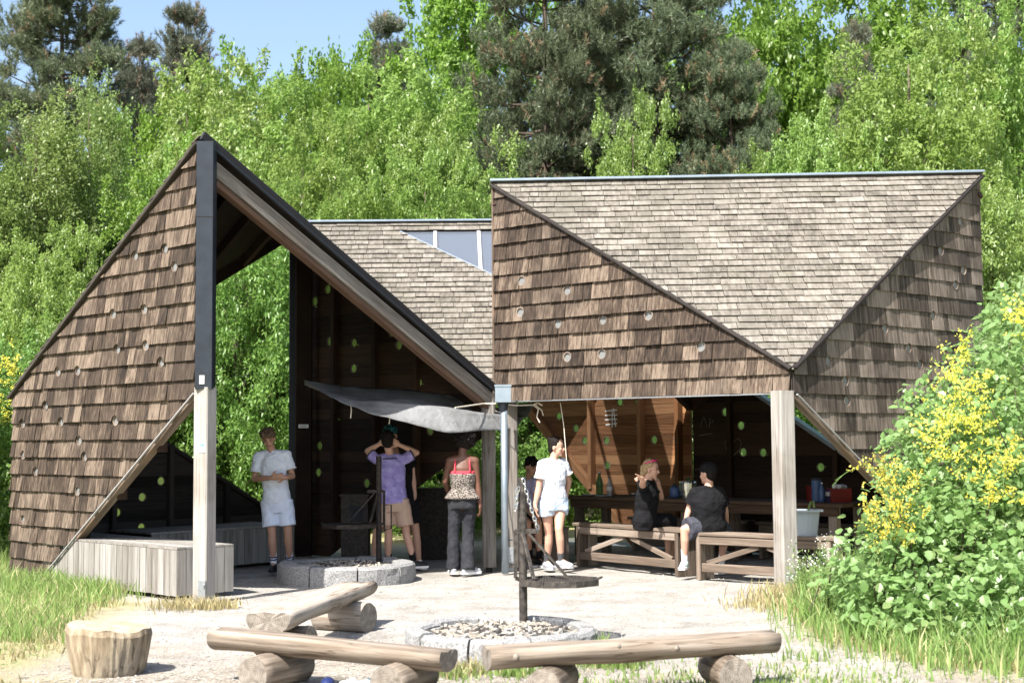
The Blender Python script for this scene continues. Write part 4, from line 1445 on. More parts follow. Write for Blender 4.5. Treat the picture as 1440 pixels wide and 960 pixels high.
log_bench(l1a, l1b, halflog(0.128, 0.096, 0.045), 'long front log bench at left with two round log feet, nearest the stump',
          [sup_at(l1a, l1b, 0.27, 0.125, R(62), 0.52), sup_at(l1a, l1b, 0.82, 0.125, R(68), 0.5)], 41)
l2a, l2b = Vector((gx(378, 10.55), 10.55, 0.33)), Vector((gx(505, 12.85), 12.85, 0.33))
log_bench(l2a, l2b, halflog(0.175, 0.11, 0.045), 'flat-topped split log bench running from the front log towards the shaded fire ring',
          [sup_at(l2a, l2b, 0.16, 0.125, R(-16), 0.42), sup_at(l2a, l2b, 0.80, 0.135, R(150), 0.52)], 52)
l3a, l3b = Vector((gx(681, 9.0), 9.0, 0.29)), Vector((gx(1081, 9.55), 9.55, 0.30))
log_bench(l3a, l3b, halflog(0.118, 0.095, 0.05), 'straight front log bench at right with cut pale end, before the fire ring',
          [sup_at(l3a, l3b, 0.22, 0.115, R(72), 0.42), sup_at(l3a, l3b, 0.82, 0.12, R(100), 0.44)], 63)

def knot(bench_, p, r_, d_):
    mb = MB()
    mb.tube([p - d_ * 0.02, p + d_ * 0.008, p + d_ * 0.016], [r_ * 1.5, r_, r_ * 0.5], 10)
    return mb.build('knot', 'log_end', bench_, True)
lbs = [o_ for o_ in COL.objects if o_.name.startswith('log_bench')]
for lb_, A_, B_, ts in ((lbs[0], l1a, l1b, (0.18, 0.47, 0.86)), (lbs[2], l3a, l3b, (0.085, 0.43, 0.63))):
    for n_, t in enumerate(ts):
        sd_ = Vector((0.2, -0.95, 0.25 if n_ % 2 else -0.05)).normalized()
        knot(lb_, A_.lerp(B_, t) + sd_ * 0.108, 0.016 + 0.006 * (n_ == 0), sd_)
# sawn stump standing on the ground
st = Vector((gx(155, 10.2), 10.2, 0))
vs, fs = [], []
NS, NR = 72, 10
for i in range(NR):
    t = i / (NR - 1)
    for k in range(NS):
        a = 2 * math.pi * k / NS
        rr = 0.235 + 0.065 * t ** 0.8 + 0.03 * noise.noise(Vector((math.cos(a) * 1.6, math.sin(a) * 1.6, 4.2))) + (0.014 - 0.010 * t) * noise.noise(Vector((math.cos(a) * 7, math.sin(a) * 7, t * 0.8))) + (0.012 - 0.008 * t) * noise.noise(Vector((math.cos(a) * 19, math.sin(a) * 19, t * 1.6))) - (0.035 - 0.025 * t) * max(0, noise.noise(Vector((math.cos(a) * 11, math.sin(a) * 11, 3 + t * 0.5))) - 0.25)
        z = t * (0.345 + 0.025 * noise.noise(Vector((math.cos(a) * 2, math.sin(a) * 2, 9.1))) + 0.02 * math.cos(a - 2.6)) - 0.01
        if i == NR - 1:
            rr -= 0.02
        vs.append((rr * math.cos(a), rr * math.sin(a), z))
for i in range(NR - 1):
    for k in range(NS):
        k2 = (k + 1) % NS
        fs.append((i * NS + k, i * NS + k2, (i + 1) * NS + k2, (i + 1) * NS + k))
o = tag(mesh_obj('tree_stump', vs, fs, 'stump_side', None, 0.5), 'upright sawn stump of pale yellow-brown wood with cracked sides', 'stump')
o.location = st
o.rotation_euler = (0, 0, 0.4)
top = vs[-NS:]
tv, tf = [], []
for i in range(5):
    for k in range(NS):
        f = 1 - i / 5
        tv.append((top[k][0] * f, top[k][1] * f, top[k][2] * f + 0.345 * (1 - f) + 0.008 * noise.noise(Vector((top[k][0] * f * 9, top[k][1] * f * 9, 0)))))
for i in range(4):
    for k in range(NS):
        k2 = (k + 1) % NS
        tf.append((i * NS + k, i * NS + k2, (i + 1) * NS + k2, (i + 1) * NS + k))
tf.append(tuple(4 * NS + k for k in range(NS)))
mesh_obj('sawn_top', tv, tf, 'stump_top', o, 0.6, world=False)

# ================================================================== picnic benches and tables
def bench(a, b, zs, label, dep=0.34):
    """bench from a to b (front edge, seat height zs) with slab legs, stretcher and two diagonal braces"""
    c = (a + b) / 2
    o = empty('picnic_bench', Vector((c.x, c.y, 0)), label, 'bench', 'timber picnic benches')
    d_ = (b - a).normalized()
    back = Vector((-d_.y, d_.x, 0))
    if back.y < 0: back = -back
    for i in range(3):
        q = back * (dep * (i + 0.5) / 3)
        timber('seat_board', a + q + Z * (zs - 0.02), b + q + Z * (zs - 0.02), dep / 3 - 0.008, 0.04, 'bench_wood', o)
    timber('apron', a + back * 0.035 + Z * (zs - 0.09) + d_ * 0.10, b + back * 0.035 + Z * (zs - 0.09) - d_ * 0.10, 0.04, 0.09, 'bench_wood', o)
    for t in (0.045, 0.955):
        p = a.lerp(b, t) + back * (dep * 0.5)
        for s_ in (-1, 1):
            q = p + back * (s_ * dep * 0.24)
            timber('leg', q + Z * 0.01, q + Z * (zs - 0.042), 0.055, dep * 0.46, 'bench_wood', o, up=back)
    timber('stretcher', a + back * 0.05 + Z * 0.15 + d_ * 0.12, b + back * 0.05 + Z * 0.15 - d_ * 0.12, 0.05, 0.10, 'bench_wood', o)
    m_ = a.lerp(b, 0.5) + back * 0.06
    for t in (0.1, 0.9):
        q = a.lerp(b, t) + back * 0.06
        timber('brace', q + Z * 0.20, m_ + (q - m_) * 0.08 + Z * (zs - 0.14), 0.03, 0.06, 'bench_wood', o, ch=0.004)
    return o
def bpt(px, d_):
    return Vector((gx(px, d_), d_, 0))
b1a, b1b = bpt(802, 18.3), bpt(953, 16.75)
b2a, b2b = bpt(968, 16.45), bpt(1168, 15.35)
bench(b1a, b1b, 0.56, 'left picnic bench with braced legs that the girl in black sits on')
bench(b2a, b2b, 0.55, 'right picnic bench behind the timber post, carrying the white tub')
def table(a, b, zt, label, dep=0.82):
    c = (a + b) / 2
    o = empty('picnic_table', Vector((c.x, c.y, 0)), label, 'table', 'long picnic tables')
    d_ = (b - a).normalized()
    back = Vector((-d_.y, d_.x, 0))
    if back.y < 0: back = -back
    for i in range(6):
        q = back * (dep * (i + 0.5) / 6)
        timber('table_board', a + q + Z * (zt - 0.022), b + q + Z * (zt - 0.022), dep / 6 - 0.006, 0.044, 'table_wood', o)
    timber('apron', a + back * 0.05 + Z * (zt - 0.10) + d_ * 0.08, b + back * 0.05 + Z * (zt - 0.10) - d_ * 0.08, 0.045, 0.11, 'table_wood', o)
    for t in (0.08, 0.92):
        for s_ in (0.14, 0.86):
            q = a.lerp(b, t) + back * (dep * s_)
            timber('leg', q + Z * 0.01, q + Z * (zt - 0.045), 0.11, 0.11, 'bench_wood', o, up=back)
        q = a.lerp(b, t)
        timber('brace', q + back * (dep * 0.2) + Z * 0.2, q + back * (dep * 0.8) + Z * 0.2, 0.05, 0.09, 'table_wood', o)
    return o
TZ = 0.83
ta, tb = bpt(792, 20.0), bpt(1180, 17.05)
tm = ta.lerp(tb, 0.5)
dT = (tb - ta).normalized()
bT = Vector((-dT.y, dT.x, 0))
table(ta, tm - dT * 0.01, TZ, 'left picnic table with bottles and cooking pot on it')
table(tm + dT * 0.01, tb, TZ, 'right picnic table with red boxes on it, behind the white tub')
bench(ta + bT * 1.15 + dT * 0.2, tm + bT * 1.15, 0.5, 'far picnic bench on the wall side of the left table')
bench(tm + bT * 1.15 + dT * 0.2, tb + bT * 1.15 - dT * 0.4, 0.5, 'far picnic bench on the wall side of the right table')
bench(bpt(728, 19.0), bpt(772, 18.55), 0.48, 'short bench under the crouching person in lavender behind the post')

# things lying on the tables
def on_table(px, depth_back):
    """table-top point seen at a pixel column, some way behind the front edge"""
    p0 = ta + bT * depth_back
    k = (px - 720) / F_PX
    t = (k * p0.y - p0.x) / (dT.x - k * dT.y)
    q = p0 + dT * t
    return Vector((q.x, q.y, TZ + 0.001))
def bottle(name, px, back, h, r, mat, capmat, label, lab=None):
    p = on_table(px, back)
    o = empty(name, p, label, 'bottle')
    mb = MB()
    mb.lathe(p, [(r * 0.85, 0), (r, 0.02), (r, h * 0.58), (r * 0.8, h * 0.68), (r * 0.36, h * 0.86), (r * 0.34, h * 0.95)], 14)
    mb.build('flask', mat, o, smooth=True)
    mb = MB()
    mb.lathe(p, [(r * 0.42, h * 0.95), (r * 0.42, h)], 12)
    mb.build('cap', capmat, o)
    if lab:
        mb = MB()
        mb.lathe(p, [(r * 1.015, h * 0.28), (r * 1.015, h * 0.5)], 14)
        mb.build('band', lab, o)
    return o
bottle('bottle', 841, 0.35, 0.33, 0.050, 'green_glass', 'white_plastic', 'tall green lemonade bottle on the left table')
bottle('bottle', 855, 0.30, 0.26, 0.038, 'clear_plastic', 'navy', 'clear water bottle beside the green bottle', 'paper')
p = on_table(965, 0.42)
pot = empty('cooking_pot', p, 'shiny steel cooking pot in two tiers on the table', 'pot')
mb = MB(); mb.lathe(p, [(0.085, 0), (0.085, 0.03), (0.105, 0.034), (0.105, 0.10), (0.125, 0.105), (0.125, 0.20), (0.13, 0.205)], 24); mb.build('pot_body', 'bright_steel', pot)
mb = MB(); mb.lathe(p, [(0.132, 0.205), (0.128, 0.22), (0.05, 0.235)], 24); mb.build('lid', 'bright_steel', pot)
mb = MB(); mb.lathe(p, [(0.02, 0.235), (0.028, 0.262)], 10); mb.build('knob', 'green_glass', pot)
p = on_table(946, 0.36)
jug = empty('water_jug', p, 'dark blue jug left of the steel pot', 'jug')
mb = MB(); mb.lathe(p, [(0.06, 0), (0.07, 0.02), (0.066, 0.12), (0.045, 0.15)], 16); mb.build('jug_body', 'blue_plastic', jug, smooth=True)
mb = MB(); mb.lathe(p, [(0.03, 0.15), (0.026, 0.18), (0.008, 0.19)], 10); mb.build('lid', 'steel_dark', jug)
mb = MB(); mb.tube([p + Vector((0.055, 0, 0.13)), p + Vector((0.09, 0, 0.11)), p + Vector((0.09, 0, 0.05)), p + Vector((0.06, 0, 0.03))], 0.008, 6); mb.build('handle', 'blue_plastic', jug)
for px, back, lab in ((826, 0.3, 'white paper plate left of the green bottle'), (843, 0.12, 'white paper plate at the table edge below the green bottle')):
    p = on_table(px, back)
    mb = MB(); mb.lathe(p, [(0.07, 0), (0.10, 0.012), (0.104, 0.014)], 18); tag(mb.build('paper_plate', 'paper', None), lab, 'plate')
p = on_table(889, 0.2)
mb = MB(); mb.lathe(p, [(0.035, 0), (0.05, 0.04), (0.052, 0.055), (0.046, 0.055), (0.03, 0.012)], 14); tag(mb.build('steel_bowl', 'bright_steel', None), 'small steel bowl beside the pointing girl', 'bowl')
p = on_table(1143, 0.42)
def crate(px, back, w, d_, h, mat, label, fill=None):
    p = on_table(px, back)
    o = empty('food_crate', p, label, 'crate')
    for nm, c_, s_ in (('side_panel', (-w / 2, 0, h / 2), (0.012, d_, h)), ('side_panel', (w / 2, 0, h / 2), (0.012, d_, h)), ('front_panel', (0, -d_ / 2, h / 2 - 0.002), (w - 0.014, 0.012, h - 0.004)),
                       ('back_panel', (0, d_ / 2, h / 2 - 0.002), (w - 0.014, 0.012, h - 0.004)), ('base_panel', (0, 0, 0.008), (w - 0.02, d_ - 0.02, 0.012))):
        mb = MB(); mb.box(p + Vector(c_), s_); mb.build(nm, mat, o)
    return o, p
crate(1142, 0.5, 0.16, 0.22, 0.19, 'red_plastic', 'tall narrow red box behind the blue canister')
_, pc = crate(1176, 0.45, 0.24, 0.26, 0.17, 'red_plastic', 'wide red box with crumpled white paper on top')
mb = MB()
for k in range(6):
    mb.ball(pc + Vector((-0.06 + 0.028 * k, rnd.uniform(-0.05, 0.05), 0.175 + rnd.uniform(0, 0.02))), (0.035, 0.04, 0.03), 7, 5)
tag(mb.build('crumpled_paper', 'paper', None), 'crumpled white paper lying in the wide red box', 'paper')
p = on_table(1145, 0.4)
can = empty('canister', p, 'dark blue canister with pale rim before the narrow red box', 'canister')
mb = MB(); mb.lathe(p, [(0.06, 0.0), (0.065, 0.02), (0.065, 0.26)], 16); mb.build('canister_body', 'blue_plastic', can)
mb = MB(); mb.lathe(p, [(0.067, 0.26), (0.067, 0.285), (0.03, 0.29)], 16); mb.build('lid', 'slate_cotton', can)
bottle('bottle', 1152, 0.25, 0.24, 0.036, 'blue_plastic', 'white_plastic', 'dark blue bottle between the two red boxes')
p = on_table(1160, 0.36)
mb = MB(); mb.box(p + Z * 0.075, (0.10, 0.08, 0.15)); bx_ = tag(mb.build('carton', 'navy', None), 'small dark carton with white label between red boxes', 'carton')
mb = MB(); mb.box(p + Vector((0, -0.042, 0.10)), (0.07, 0.003, 0.05)); mb.build('paper_label', 'paper', bx_)
# white tub of washing-up on the right bench
dB = (b2b - b2a).normalized(); nB = Vector((-dB.y, dB.x, 0))
tp_ = b2a + dB * (b2b - b2a).length * 0.73 + nB * 0.17 + Z * 0.552
tub = empty('plastic_tub', tp_, 'white plastic tub on the right bench behind the timber post', 'tub')
def rrect(w, d_, z, n=5, rc=0.125):
    out = []
    for cx, cy, a0 in ((w / 2 - rc, d_ / 2 - rc, 0), (-w / 2 + rc, d_ / 2 - rc, math.pi / 2), (-w / 2 + rc, -d_ / 2 + rc, math.pi), (w / 2 - rc, -d_ / 2 + rc, 1.5 * math.pi)):
        for i in range(n):
            a = a0 + math.pi / 2 * i / (n - 1)
            out.append(Vector((cx + rc * math.cos(a), cy + rc * math.sin(a), z)))
    return out
Mt = Matrix.Rotation(math.atan2(dB.y, dB.x) * 0.3, 3, 'Z')
rings_ = [rrect(0.36, 0.28, 0.0), rrect(0.42, 0.32, 0.26), rrect(0.50, 0.38, 0.265), rrect(0.50, 0.38, 0.28), rrect(0.41, 0.31, 0.28), rrect(0.35, 0.27, 0.012)]
vs = [Mt @ p + tp_ for rg in rings_ for p in rg]
k = len(rings_[0])
fs = [(i * k + j, i * k + (j + 1) % k, (i + 1) * k + (j + 1) % k, (i + 1) * k + j) for i in range(5) for j in range(k)] + [tuple(reversed(range(k))), tuple(5 * k + j for j in range(k))]
mesh_obj('tub_body', vs, fs, 'tub_plastic', tub, 0.5)
q = tp_ + Vector((0.10, 0.02, 0.27))
bs = empty('dish_brush', q, 'pale green brush handle sticking out of the white tub', 'brush')
mb = MB(); mb.tube([q + Vector((-0.02, 0, -0.15)), q + Vector((0, 0, 0.03)), q + Vector((0.02, 0, 0.09)), q + Vector((0.05, 0, 0.10)), q + Vector((0.06, 0, 0.03))], 0.013, 7); mb.build('handle', 'leaf_bramble', bs)
mb = MB(); mb.box(q + Vector((-0.025, 0, -0.17)), (0.05, 0.04, 0.06)); mb.build('bristles', 'paper', bs)

# dark boxes at the back of the left pavilion
def cabinet(px, d_, w, h, label, win=True):
    p = Vector((gx(px, d_), d_, 0))
    o = empty('storage_bin', p, label, 'bin')
    mb = MB(); mb.box(p + Z * (h / 2), (w, 0.35, h)); mb.build('bin_body', 'steel_black', o)
    mb = MB(); mb.box(p + Z * (h + 0.012), (w + 0.04, 0.39, 0.024)); mb.build('lid', 'steel_black', o)
    if win:
        mb = MB(); mb.box(p + Vector((0.03, -0.178, h * 0.72)), (w * 0.5, 0.006, h * 0.3)); mb.build('notice', 'charcoal_cotton', o)
    return o
cabinet(500, 18.35, 0.34, 0.92, 'black storage bin with a faded notice against the dark wall')
cabinet(611, 19.6, 0.55, 0.95, 'black cupboard outside the raking gap beyond the left pavilion', False)

# ================================================================== awning cloth and its cords
def curve_pts(ctrl, n):
    out = []
    m_ = len(ctrl) - 1
    for i in range(n + 1):
        t = i / n * m_
        k = min(int(t), m_ - 1)
        f = t - k
        p0, p1, p2, p3 = ctrl[max(k - 1, 0)], ctrl[k], ctrl[k + 1], ctrl[min(k + 2, m_)]
        out.append(0.5 * ((2 * p1) + (p2 - p0) * f + (2 * p0 - 5 * p1 + 4 * p2 - p3) * f * f + (3 * p1 - p0 - 3 * p2 + p3) * f ** 3))
    return out
back_e = curve_pts([at(428, 534, 17.6), at(510, 545, 18.1), at(628, 553, 18.2), at(690, 573, 18.3), at(752, 566, 18.5)], 52)
mid_e = curve_pts([at(428.5, 535, 17.55), at(480, 558, 17.0), at(531, 563, 16.9), at(640, 574, 17.1), at(735, 588, 18.0)], 52)
front_e = curve_pts([at(428, 536, 17.5), at(474, 562, 16.75), at(531, 584, 16.6), at(640, 606, 16.9), at(727, 601, 17.8)], 52)
vs, fs = [], []
NV = 24
for i in range(53):
    for j in range(NV + 1):
        t = j / NV
        a, b_, c_ = back_e[i], mid_e[i], front_e[i]
        p = a.lerp(b_, t / 0.6) if t < 0.6 else b_.lerp(c_, (t - 0.6) / 0.4)
        s_ = math.sin(math.pi * min(1, t / 0.6)) if t < 0.6 else 0
        p = p - Z * (0.05 * s_) + Z * (0.028 * noise.noise(Vector((i * 0.175, j * 0.125, 2.2))) + 0.016 * noise.noise(Vector((i * 0.10 + j * 0.33, j * 0.16, 5.2))) + 0.012 * noise.noise(Vector((i * 0.5, j * 0.6, 3.2)))) + Vector((0, 0.03 * noise.noise(Vector((i * 0.15, j * 0.2, 7.7))), 0))
        vs.append(p)
for i in range(52):
    for j in range(NV):
        a = i * (NV + 1) + j
        fs.append((a, a + 1, a + NV + 2, a + NV + 1))
aw = tag(mesh_obj('awning_cloth', vs, fs, 'tarp', None, 0.5, smooth=True), 'dirty grey awning cloth slung under the left gable and past the posts', 'awning')
sm = aw.modifiers.new('thickness', 'SOLIDIFY'); sm.thickness = 0.004
mb = MB()
ra, rb = pR + Vector((-0.1, -0.10, 1.87)), frHG.p(0.5, 1.98, 0.02)
mb.tube([at(640, 573, 16.6), at(682, 567, 17.45), at(700, 567, 17.3), at(724, 570, 17.5), at(750, 569, 17.45)], 0.008, 6)
mb.tube([at(750, 569, 17.45), at(757, 575, 17.45), at(755, 586, 17.45), at(759, 594, 17.45)], 0.008, 6)
mb.tube([at(750, 569, 17.45), at(756, 566, 17.45), at(763, 570, 17.45)], 0.010, 6)
mb.tube([at(752, 568, 17.45), at(762, 577, 17.45), at(764, 584, 17.45)], 0.006, 6)
tag(mb.build('tie_rope', 'rope', None), 'pale rope tied round the two middle posts with a dangling knot', 'rope')
mb = MB()
mb.tube([at(788, 566, 17.3), at(793, 600, 17.3), at(797, 650, 17.3)], 0.006, 5)
tag(mb.build('hanging_cord', 'rope', None), 'thin cord hanging from the eave behind the girl in white', 'cord')
for px, py, l in ((493, 566, 22), (547, 584, 12)):
    mb = MB(); mb.tube([at(px, py, 16.7), at(px + 1, py + l * 0.5, 16.7), at(px, py + l, 16.7)], 0.006, 5)
    tag(mb.build('dangling_string', 'rope', None), 'short string dangling from the awning, ' + ('its left one' if px < 520 else 'above the boy in purple'), 'cord')

# litter in front of the log
p = Vector((gx(461, 9.42), 9.42, 0.0))
sh = empty('sneaker', p, 'blue and white sneaker on wood chips before the front log', 'shoe')
mb = MB(); mb.ball(p + Z * 0.045, (0.05, 0.10, 0.05), 12, 8); mb.build('upper', 'navy', sh, smooth=True)
mb = MB(); mb.ball(p + Vector((0, -0.05, 0.035)), (0.046, 0.06, 0.035), 12, 8); mb.build('toe_cap', 'sock_white', sh, smooth=True)
mb = MB(); mb.box(p + Vector((0, -0.01, 0.012)), (0.095, 0.22, 0.024)); mb.build('sole', 'sole_white', sh)
p = Vector((gx(503, 9.34), 9.34, 0.03))
mb = MB()
for k in range(9):
    mb.ball(p + Vector((rnd.uniform(-0.07, 0.07), rnd.uniform(-0.05, 0.05), rnd.uniform(-0.01, 0.04))), (rnd.uniform(0.03, 0.06), 0.04, rnd.uniform(0.015, 0.035)), 6, 4, Matrix.Rotation(rnd.uniform(0, 3), 3, 'Y'))
tag(mb.build('crumpled_bag', 'shoe_mint', None), 'crumpled pale bag lying before the right log foot', 'bag')
p = Vector((gx(532, 9.3), 9.3, 0.0))
mb = MB(); mb.lathe(p, [(0.025, 0), (0.03, 0.01), (0.03, 0.09), (0.022, 0.105)], 12)
tag(mb.build('drink_can', 'blue_plastic', None), 'blue can standing against the right log foot', 'can')
# ================================================================== people
class Body:
    """closed shapes that a voxel remesh melts into one skin"""
    def __init__(self):
        self.mb = MB()
    def cap(self, a, b, ra, rb, n=10):
        a, b = Vector(a), Vector(b)
        d_ = b - a
        L = max(d_.length, 1e-4)
        d_ = d_ / L
        x = d_.orthogonal().normalized()
        y = d_.cross(x)
        vs, fs, rings = [], [], []
        for i in range(4):
            ph = -math.pi / 2 + (math.pi / 2) * (i + 0.4) / 4
            rings.append((a + d_ * (ra * math.sin(ph)), ra * math.cos(ph)))
        rings.append((a, ra))
        rings.append((b, rb))
        for i in range(4):
            ph = (math.pi / 2) * (i + 0.6) / 4
            rings.append((b + d_ * (rb * math.sin(ph)), rb * math.cos(ph)))
        for c, r in rings:
            for k in range(n):
                t = 2 * math.pi * k / n
                vs.append(c + x * (r * math.cos(t)) + y * (r * math.sin(t)))
        for i in range(len(rings) - 1):
            for k in range(n):
                k2 = (k + 1) % n
                fs.append((i * n + k, i * n + k2, (i + 1) * n + k2, (i + 1) * n + k))
        fs.append(tuple(reversed(range(n))))
        fs.append(tuple((len(rings) - 1) * n + k for k in range(n)))
        self.mb.add(vs, fs, 0.5)
    def cone(self, a, b, ra, rb, n=14, asp=1.0, xdir=None):
        a, b = Vector(a), Vector(b)
        d_ = (b - a).normalized()
        x = xdir - d_ * xdir.dot(d_) if xdir is not None else d_.orthogonal()
        x.normalize()
        y = d_.cross(x)
        vs = []
        for c, r in ((a, ra), (b, rb)):
            for k in range(n):
                t = 2 * math.pi * k / n
                vs.append(c + x * (r * math.cos(t)) + y * (r * asp * math.sin(t)))
        self.mb.add(vs, [(k, (k + 1) % n, n + (k + 1) % n, n + k) for k in range(n)] + [tuple(reversed(range(n))), tuple(range(n, 2 * n))], 0.5)
    def ell(self, c, ax, n=14, m=9):
        M = Matrix(ax).transposed()
        self.mb.ball(c, 1.0, n, m, M, 0.5)
    def loft(self, rings, n=20, wob=0.0):
        """rings: centre, half-width vector, half-depth vector"""
        vs, fs = [], []
        for c, a, b in rings:
            for k in range(n):
                t = 2 * math.pi * k / n
                w = 1 + wob * math.sin(9 * t)
                ct, st_ = math.cos(t), math.sin(t)
                ct = math.copysign(abs(ct) ** 0.85, ct)
                st_ = math.copysign(abs(st_) ** 0.85, st_)
                vs.append(c + a * (ct * w) + b * (st_ * w))
        for i in range(len(rings) - 1):
            for k in range(n):
                k2 = (k + 1) % n
                fs.append((i * n + k, i * n + k2, (i + 1) * n + k2, (i + 1) * n + k))
        fs += [tuple(reversed(range(n))), tuple((len(rings) - 1) * n + k for k in range(n))]
        self.mb.add(vs, fs, 0.5)
    def build(self, name, mat, root, vox, smooth=4, parent=None, disp=0.0):
        vs = [Vector(p) - root for p in self.mb.v]
        o = mesh_obj(name, vs, self.mb.f, mat, parent, 0.5, world=False)
        rm = o.modifiers.new('skin', 'REMESH')
        rm.mode = 'VOXEL'
        rm.voxel_size = vox
        rm.use_smooth_shade = True
        if smooth:
            s_ = o.modifiers.new('smooth', 'SMOOTH')
            s_.factor = 0.5
            s_.iterations = smooth
        if disp:
            tx = bpy.data.textures.get('folds') or bpy.data.textures.new('folds', 'CLOUDS')
            tx.noise_scale = 0.09
            d_ = o.modifiers.new('folds', 'DISPLACE')
            d_.texture = tx
            d_.strength = disp
            d_.mid_level = 0.5
        return o

def hand(B, w, d_, n, s, curl=0.5, point=False, k=1.0):
    """palm, four unequal bent fingers and a thumb; d_ along the hand, n towards the palm side, s = which way the thumb lies"""
    d_ = d_.normalized()
    n = (n - d_ * n.dot(d_)).normalized()
    t = d_.cross(n) * s
    B.ell(w + d_ * 0.048 * k, (d_ * 0.055 * k, t * 0.042 * k, n * 0.018 * k))
    B.cap(w - d_ * 0.02, w + d_ * 0.03, 0.027 * k, 0.028 * k)
    for i, (o_, L) in enumerate(((0.03, 0.070), (0.010, 0.078), (-0.010, 0.073), (-0.029, 0.058))):
        c = 0.05 if (point and i == 0) else (1.35 if point else curl * (0.85 + 0.12 * i))
        b = w + d_ * 0.088 * k + t * o_ * k
        d1 = d_ * math.cos(c * 0.6) + n * math.sin(c * 0.6)
        d2 = d_ * math.cos(c * 1.5) + n * math.sin(c * 1.5)
        j = b + d1 * (L * 0.55 * k)
        B.cap(b - d_ * 0.02, j, 0.0105 * k, 0.0098 * k, 8)
        B.cap(j, j + d2 * (L * 0.5 * k), 0.0098 * k, 0.0085 * k, 8)
    tb_ = w + d_ * 0.028 * k + t * 0.030 * k
    tj = tb_ + (d_ * 0.6 + t * 0.75 + n * 0.2).normalized() * 0.04 * k
    B.cap(tb_, tj, 0.0135 * k, 0.0115 * k, 8)
    B.cap(tj, tj + (d_ * 0.9 + t * 0.2 + n * 0.3).normalized() * 0.032 * k, 0.0115 * k, 0.0095 * k, 8)

